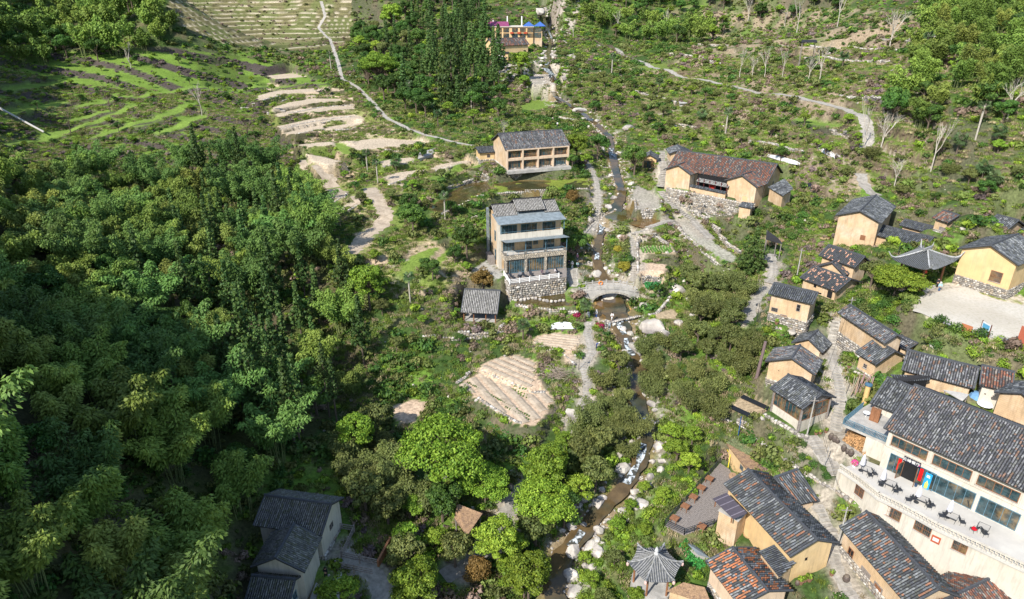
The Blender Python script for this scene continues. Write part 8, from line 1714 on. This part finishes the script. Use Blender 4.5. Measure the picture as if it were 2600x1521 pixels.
g=gnd(q5(618,1285)); b=MB(); b.tube([g-UP*.3,g+Vector((.5,.2,6.2))],[.28,.22],8,(.17,.12,.12)); tag(b.build('dead_trunk',M['paint']),'thick bare dead trunk standing left of the gabled earth house','tree trunk')
g=gnd(q6(487,300)); b=MB(); b.tube([g,g+UP*3.4],[.07,.06],6,(.02,.08,.25)); tag(b.build('blue_post',M['paint']),'dark blue post beside the mulched garden bed','post')
g=gnd(q6(1098,520)); b=MB(); b.tube([g,g+UP*3.2],[.05,.05],6,(.4,.38,.36)); tag(b.build('pole',M['paint']),'thin grey pole on the steps below the restaurant balcony','pole')
a_,b_=gnd(q1(-40,790)),gnd(q1(320,965)); b=MB(); b.tube([a_+UP*2.2,b_+UP*1.2],[.35,.3],8,(.45,.43,.40)); tag(b.build('water_pipe',M['paint']),'pale pipe running down the left terraces','pipe')
for (u,v,s,k,lb) in [(1860,930,1.0,0,'magenta flowering shrub below the weir'),(1720,852,.8,0,'small magenta shrub on the pond wall by the palm')]:
    g=gnd(q4(u+ (20 if u>1800 else 0),v)); t_=thing('azalea',lb,'shrub',tuple(g)); L=Leaves(); L.lobe(tuple(g+UP*.4),(1.0*s,.9*s,.6*s),260,.2,pal((.30,.005,.06),(.45,.02,.10)),.2,.5); o_=L.mesh('crown',t_); o_.location=-Vector(t_['_o'])
b=MB(); wd_=gnd(q5(1330,1400)); 
for k in range(26): o=wd_+Vector((rng.uniform(-1.6,1.6),rng.uniform(-.6,.6),0)); b.tube([o,o+Vector((rng.uniform(.2,1.),rng.uniform(.4,.9),rng.uniform(2,2.8)))],[.06,.05],4,(.38*rng.uniform(.7,1.1),.27*rng.uniform(.7,1.1),.2))
tag(b.build('leaning_timber',M['paint']),'bundle of leaning timber poles beside the chimney pipe','timber poles')
lg=gnd(q5(745,350)); b=MB()
for k in range(60): o=lg+Vector((rng.uniform(-2,2),rng.uniform(-.1,.1),rng.uniform(.1,1.3))); b.tube([o,o+Vector((.1,.8,0))],[.13,.13],6,(.36*rng.uniform(.6,1.1),.22,.13))
tag(b.build('log_stack',M['paint']),'stack of sawn log ends under the lean-to roof behind the cypress','log stack')
g=pix(c2(680,760),18.9); b=MB(); b.lathe((g.x,g.y,18.6),[(.0,1.3),(.9,1.1),(1.1,.5),(1.0,0)],10,(.16,.32,.55)); tag(b.build('blue_tarp',M['cloth']),'light blue tarpaulin bundle in the yard behind the restaurant','tarpaulin')
g=pix(c2(790,920),18.6); b=MB(); b.lathe((g.x,g.y,18.6),[(.0,.8),(.9,.7),(.95,.66),(0,.6)],12,(.75,.74,.76)); tag(b.build('round_table',M['cloth']),'round table with a white cloth in the yard behind the restaurant','table')
# ---------------- people ----------------
import bmesh
def person(loc,rz,pose,shirt,legs,hat,label,scale=1.0,skin=(.45,.27,.19)):
    s=scale; J={'pel':(0,0,.92),'che':(0,0,1.25),'nek':(0,0,1.46),'hed':(0,-.02,1.60),'top':(0,0,1.72)}
    if pose=='sit':
        J={'pel':(0,0,.48),'che':(0,-.04,.80),'nek':(0,-.06,1.02),'hed':(0,-.08,1.16),'top':(0,-.08,1.28),'kl':(-.11,-.42,.50),'fl':(-.11,-.45,.07),'tl':(-.11,-.60,.03),'kr':(.11,-.42,.50),'fr':(.11,-.45,.07),'tr':(.11,-.60,.03),'sl':(-.18,-.04,.96),'el':(-.24,-.14,.72),'hl':(-.16,-.36,.62),'sr':(.18,-.04,.96),'er':(.24,-.14,.72),'hr':(.16,-.36,.62)}
    else:
        w_=.16 if pose=='walk' else .03
        J.update({'kl':(-.10,-w_,.50),'fl':(-.10,w_*.4,.07),'tl':(-.10,-.16+w_*.4,.03),'kr':(.10,w_*.3,.50),'fr':(.10,w_*1.6,.07),'tr':(.10,-.16+w_*1.6,.03),'sl':(-.18,0,1.40),'el':(-.24,w_*.8,1.13),'hl':(-.25,-.06+w_*.5,.88),'sr':(.18,0,1.40),'er':(.24,-w_*.8,1.13),'hr':(.25,-.10-w_*.5,.90)})
        if pose=='bend':
            for k in ('che','nek','hed','top','sl','el','hl','sr','er','hr'): x,y,z=J[k]; dz_=z-.92; J[k]=(x,y-dz_*.75,.92+dz_*.55)
    rad={'pel':.135,'che':.145,'nek':.055,'hed':.10,'top':.07,'kl':.065,'fl':.045,'tl':.035,'kr':.065,'fr':.045,'tr':.035,'sl':.065,'el':.045,'hl':.035,'sr':.065,'er':.045,'hr':.035}
    E=[('pel','che'),('che','nek'),('nek','hed'),('hed','top'),('pel','kl'),('kl','fl'),('fl','tl'),('pel','kr'),('kr','fr'),('fr','tr'),('nek','sl'),('sl','el'),('el','hl'),('nek','sr'),('sr','er'),('er','hr')]
    def skinmesh(keys,edges,grow,name,m):
        ks=list(keys); me=bpy.data.meshes.new(name); me.from_pydata([J[k] for k in ks],[(ks.index(a),ks.index(b_)) for a,b_ in edges],[]); ob=bpy.data.objects.new(name,me); COL.objects.link(ob); md=ob.modifiers.new('s','SKIN'); sk=me.skin_vertices[0].data
        for i,k in enumerate(ks): rr=rad[k]+grow; sk[i].radius=(rr,rr*(.72 if k in('che','pel') else 1)); sk[i].use_root=(i==0)
        sb=ob.modifiers.new('u','SUBSURF'); sb.levels=1; sb.render_levels=1; dg=bpy.context.evaluated_depsgraph_get(); m2=bpy.data.meshes.new_from_object(ob.evaluated_get(dg)); bpy.data.objects.remove(ob); m2.materials.clear(); m2.materials.append(m); o2=bpy.data.objects.new(name,m2); COL.objects.link(o2); return o2
    def cm(c): 
        k='person_%s'%(str(c)); 
        if k not in M: M[k]=mat('clothing',c,nscale=6,namt=.1,bump=0)
        return M[k]
    r=thing('person',label,'person',tuple(loc),rz,None,scale)
    for ob in (skinmesh(rad.keys(),E,0,'body',cm(skin)),skinmesh(['che','pel','nek','sl','el','sr','er','hl','hr'],[('pel','che'),('che','nek'),('nek','sl'),('sl','el'),('nek','sr'),('sr','er'),('el','hl'),('er','hr')],.022,'jacket',cm(shirt)),skinmesh(['pel','kl','fl','kr','fr'],[('pel','kl'),('kl','fl'),('pel','kr'),('kr','fr')],.018,'trousers',cm(legs))): ob.parent=r
    hx,hy,hz2=J['hed']; b=MB(); b.lathe((hx,hy+.02,hz2-.03),[(.125,0),(.135,.08),(.10,.15),(.0,.175)] if hat!='hat' else [(.27,.06),(.14,.09),(.12,.17),(0,.19)],10,(.02,.015,.012) if hat=='dark' else (.75,.73,.70)); o=b.build('hair' if hat=='dark' else 'hat',M['paint'],None,loc=(0,0,0)); o.parent=r
    return r
def ppl(px,pose,shirt,legs,hat,label,rz=0,z=None,s=1.):
    g=gnd(px) if z is None else pix(px,z); person((g.x,g.y,g.z),rz,pose,shirt,legs,hat,label,s)
ppl(d6(905,965),'walk',(.75,.75,.75),(.72,.72,.72),'dark','person in white with dark hair on the rim of the bridge pool',.3,11.85)
ppl(d6(672,925),'stand',(.7,.7,.7),(.05,.12,.35),'white','person in a white top and blue trousers left of the bridge pool',-1)
ppl(d6(672,1385),'bend',(.03,.07,.25),(.03,.05,.15),'white','person in dark blue bending beside the brook path',1)
ppl(d6(545,905),'sit',(.7,.68,.66),(.6,.6,.6),'dark','person in pale clothes sitting at the top of the brook path',.5)
ppl(d3(1490,1075),'stand',(.72,.66,.64),(.6,.65,.68),'white','person in a pale jacket on the stair beside the four-storey guesthouse',3.1)
ppl(d3(1440,1050),'stand',(.02,.025,.08),(.02,.02,.05),'dark','person in dark clothes at the top of the stair by the guesthouse',2.6)
ppl(d3(1565,960),'walk',(.6,.25,.35),(.1,.1,.15),'white','person in pink on the upper stair right of the guesthouse',2.8)
ppl(d3(1565,1050),'sit',(.25,.4,.42),(.03,.03,.06),'dark','person sitting in the shade beside the guesthouse stair',.4)
ppl(d3(1035,1165),'sit',(.12,.08,.12),(.03,.03,.05),'dark','dark-haired person sitting at the middle of the guesthouse deck',.6,17.05)
ppl(d3(1230,1150),'sit',(.65,.6,.6),(.03,.03,.05),'dark','person leaning on the right part of the guesthouse deck railing',1.5,17.05)
ppl(d8(1270,525),'stand',(.75,.72,.66),(.5,.35,.2),'dark','person in cream under the porch of the two-storey guesthouse',0,27.15)
ppl(d8(1775,530),'walk',(.03,.08,.5),(.03,.05,.3),'white','person in bright blue on the stairs right of the two-storey guesthouse',3)
ppl(q2(1548,870),'walk',(.7,.6,.6),(.2,.2,.25),'dark','person in pale pink on the upper path near the rock block',2.5); ppl(q2(1582,905),'walk',(.6,.6,.65),(.05,.05,.1),'dark','person in grey a few steps below on the upper path',2.8)
ppl(d5(655,690),'stand',(.35,.55,.62),(.05,.1,.2),'white','person in light blue standing at the gate pavilion steps',0,24.2); ppl(d5(630,640),'stand',(.03,.03,.04),(.02,.02,.03),'dark','person in black behind the one in light blue at the gate pavilion',0,24.3)
ppl(q8(2320,1310),'walk',(.02,.02,.025),(.02,.02,.025),'dark','person in black walking in the shaded courtyard beside the old hall',0,7.0)
# sun loungers on the guesthouse deck and balcony
KLo=kit('lounge_chair','x','chair'); b=MB(); b.box(-.3,-.8,.28,.3,.3,.33); b.build('seat',M['metal'],KLo,loc=(0,0,0)); b=MB(); b.obox((-.3,.3,.3),(.6,0,0),(0,.04,.02),(0,.35,.5)); b.build('backrest',M['metal'],KLo,loc=(0,0,0))
for s in(-1,1):
    for y in(-.7,.3): b=MB(); b.box(s*.28-.02,y,0,s*.28+.02,y+.04,.3); b.build('leg',M['metal'],KLo,loc=(0,0,0))
for i,p in enumerate([d3(590,1200),d3(700,1180),d3(790,1185),d3(880,1165),d3(1110,1150),d3(1280,1130)]): g=pix(p,17.25); place(KLo,USED,(g.x,g.y,17.06),math.atan2(ex.y,ex.x)+[.4,-.5,.6,.1,-.4,.5][i],1,'dark lounge chair on the guesthouse deck, '+['leftmost of six','second from the left','third from the left','fourth from the left','fifth from the left','rightmost of six'][i])
# shrubs that can be told apart
def shr(poly,spacing,n,label,group,kits,seed,sc=(.6,1.2)):
    wood(poly,spacing,lambda u,v,r:kits[r.integers(len(kits))],n,label,group,seed=seed,sc=sc)
KS[0]['label']='dark green rounded shrub at the top of the hedge bank'
shr([q5(1220,640),q5(1420,690),q5(1760,800),q5(2000,930),q5(2250,1010),(2640,870),(2640,985),q5(2280,1160),q5(1830,1075),q5(1560,930),q5(1300,770)],1.35,260,'green shrub on the hedge bank below the plaza','shrubs of the hedge bank',[KS[0],KS[2],KS[1],KS[0]],31,(.75,1.15))
shr([q6(640,290),q6(760,280),q6(900,300),q6(1000,330),q6(1150,560),q6(1180,640),q6(1080,600),q6(880,480),q6(760,390)],1.3,40,'green shrub on the bank between the rubble walls','shrubs between the rubble walls',[KS[0],KS[1]],32,(.5,.85))
shr([q5(600,130),q5(1050,100),q5(1100,60),q5(1000,220),q5(900,330),q5(640,200)],1.8,50,'olive shrub on the slope between the farmhouse and the village','shrubs on the village slope',[KS[0],KS[2]],33,(.8,1.3))
shr([q4(1880,310),q4(2060,230),q4(2080,430),q4(2000,520),q4(1900,420)],1.5,30,'shrub on the flowery bank above the bridge','shrubs above the bridge',[KS[1],KS[2],KS[0]],34,(.5,.9))
shr([q5(240,820),q5(600,840),q5(620,960),q5(540,1100),q5(560,1300),q5(300,1300),q5(200,1000)],1.8,45,'bushy shrub on the bank left of the village lane','shrubs left of the lane',[KS[0],KS[1],KS[2]],35,(.6,1.1))
shr([q6(0,330),q6(300,350),q6(300,480),q6(160,700),q6(0,860),q7(2200,1000),q7(1900,1300),q7(2000,1456),q7(1700,1456),q7(1850,1100),q7(2250,800)],1.6,90,'bright green shrub on the bank left of the plank deck','shrubs left of the plank deck',[KS[1],KS[1],KS[2]],36,(.5,1.0))

# pots, jars and baskets around the lanes
KPo=kit('potted_plant','x','pot'); b=MB(); b.lathe((0,0,0),[(0,0),(.2,0),(.28,.35),(.3,.42),(.22,.42),(.2,.3)],10,(.22,.12,.08)); b.build('pot',M['paint'],KPo,loc=(0,0,0)); L=Leaves(); L.lobe((0,0,.62),(.32,.32,.3),70,.15,P_BRI,.2,.5); L.mesh('leaves',KPo)
KJa=kit('storage_jar','x','jar'); b=MB(); b.lathe((0,0,0),[(0,0),(.2,0),(.34,.3),(.3,.6),(.18,.72),(.2,.78),(.0,.76)],12,(.09,.07,.06)); b.build('jar_body',M['paint'],KJa,loc=(0,0,0)); b=MB(); b.lathe((0,0,.76),[(.24,0),(.2,.06),(0,.1)],10,(.16,.13,.1)); b.build('lid',M['paint'],KJa,loc=(0,0,0))
KBa=kit('round_basket','x','basket'); b=MB(); b.lathe((0,0,0),[(0,.02),(.5,.0),(.56,.1),(.52,.1),(.46,.04),(0,.05)],14,(.42,.31,.17)); b.build('tray',M['paint'],KBa,loc=(0,0,0)); b=MB(); b.lathe((0,0,.09),[(.57,0),(.57,.03),(.52,.03)],14,(.3,.2,.1)); b.build('rim',M['paint'],KBa,loc=(0,0,0))
for i,p in enumerate([q5(1250,1240),q5(1275,1215),q5(1240,1180),q6(1040,290),q6(1070,285),q6(1110,275),q6(960,1335),q6(990,1330),q6(930,1350),q5(1130,300),q5(1200,330),q5(1290,370),q5(760,905),q5(860,935),d5(420,700),d8(905,545),d8(1440,500),q6(1150,1290)]):
    g=gnd(p); place(KPo,USED,(g.x,g.y,g.z),i,rng.uniform(.8,1.3),'potted green plant standing beside a village lane or doorway','potted plants about the village')
for i,p in enumerate([q6(1145,325),q6(1170,340),q6(1190,350),q6(1235,405),q6(1262,425),q6(1285,440),q5(1210,1045),q6(1250,1335),q6(905,1360),q5(1160,290)]):
    g=gnd(p); place(KJa,USED,(g.x,g.y,g.z),i,rng.uniform(.8,1.2),'dark glazed storage jar beside the village lanes','dark storage jars')
for i,p in enumerate([q5(1090,300),q5(1320,355),q6(560,1010),q6(620,1040)]):
    g=gnd(p); place(KBa,USED,(g.x,g.y,g.z+.05),i,1.2,'shallow round basket on the ground '+['behind the pink-dotted roofs','beside the long low house','by the wall of the big ridge-roofed house','lower beside the big ridge-roofed house'][i])
# overhead wires
def wire(a,b_,sag,lab_):
    P=[a.lerp(b_,k/10)-UP*sag*4*(k/10)*(1-k/10) for k in range(11)]; b=MB(); b.tube(P,[.025]*11,3,(.02,.02,.02)); tag(b.build('overhead_wire',M['paint']),lab_,'wire')
pA=gnd(q5(900,590)); pB=gnd(q5(1245,960)); pC=gnd(q6(975,300)); pD=gnd(q6(1190,1090))
for g,lb in ((pA,'slim grey utility pole behind the two-storey earth house'),(pB,'slim grey utility pole beside the long weathered house'),(pC,'slim grey utility pole at the corner of the glazed pavilion'),(pD,'slim grey utility pole on the lower stone lane')):
    t_=thing('utility_pole',lb,'pole',tuple(g)); b=MB(); b.tube([g-UP*.3,g+UP*6.2],[.11,.08],7); b.build('mast',M['conc'],t_); b=MB(); b.box(g.x-.6,g.y-.05,g.z+5.7,g.x+.6,g.y+.05,g.z+5.8); b.build('crossarm',M['greywood'],t_)
for a,b_,lb in ((pA,pB,'wire from the pole behind the two-storey earth house to the lane'),(pB,pC,'wire from the lane pole to the glazed pavilion'),(pC,pD,'wire over the rubble walls to the lower lane')): wire(a+UP*5.8,b_+UP*5.8,.7,lb)
for o_ in list(bpy.data.objects):
    if o_.get('label')=='x': o_['label']='plant or fitting standing in the village'
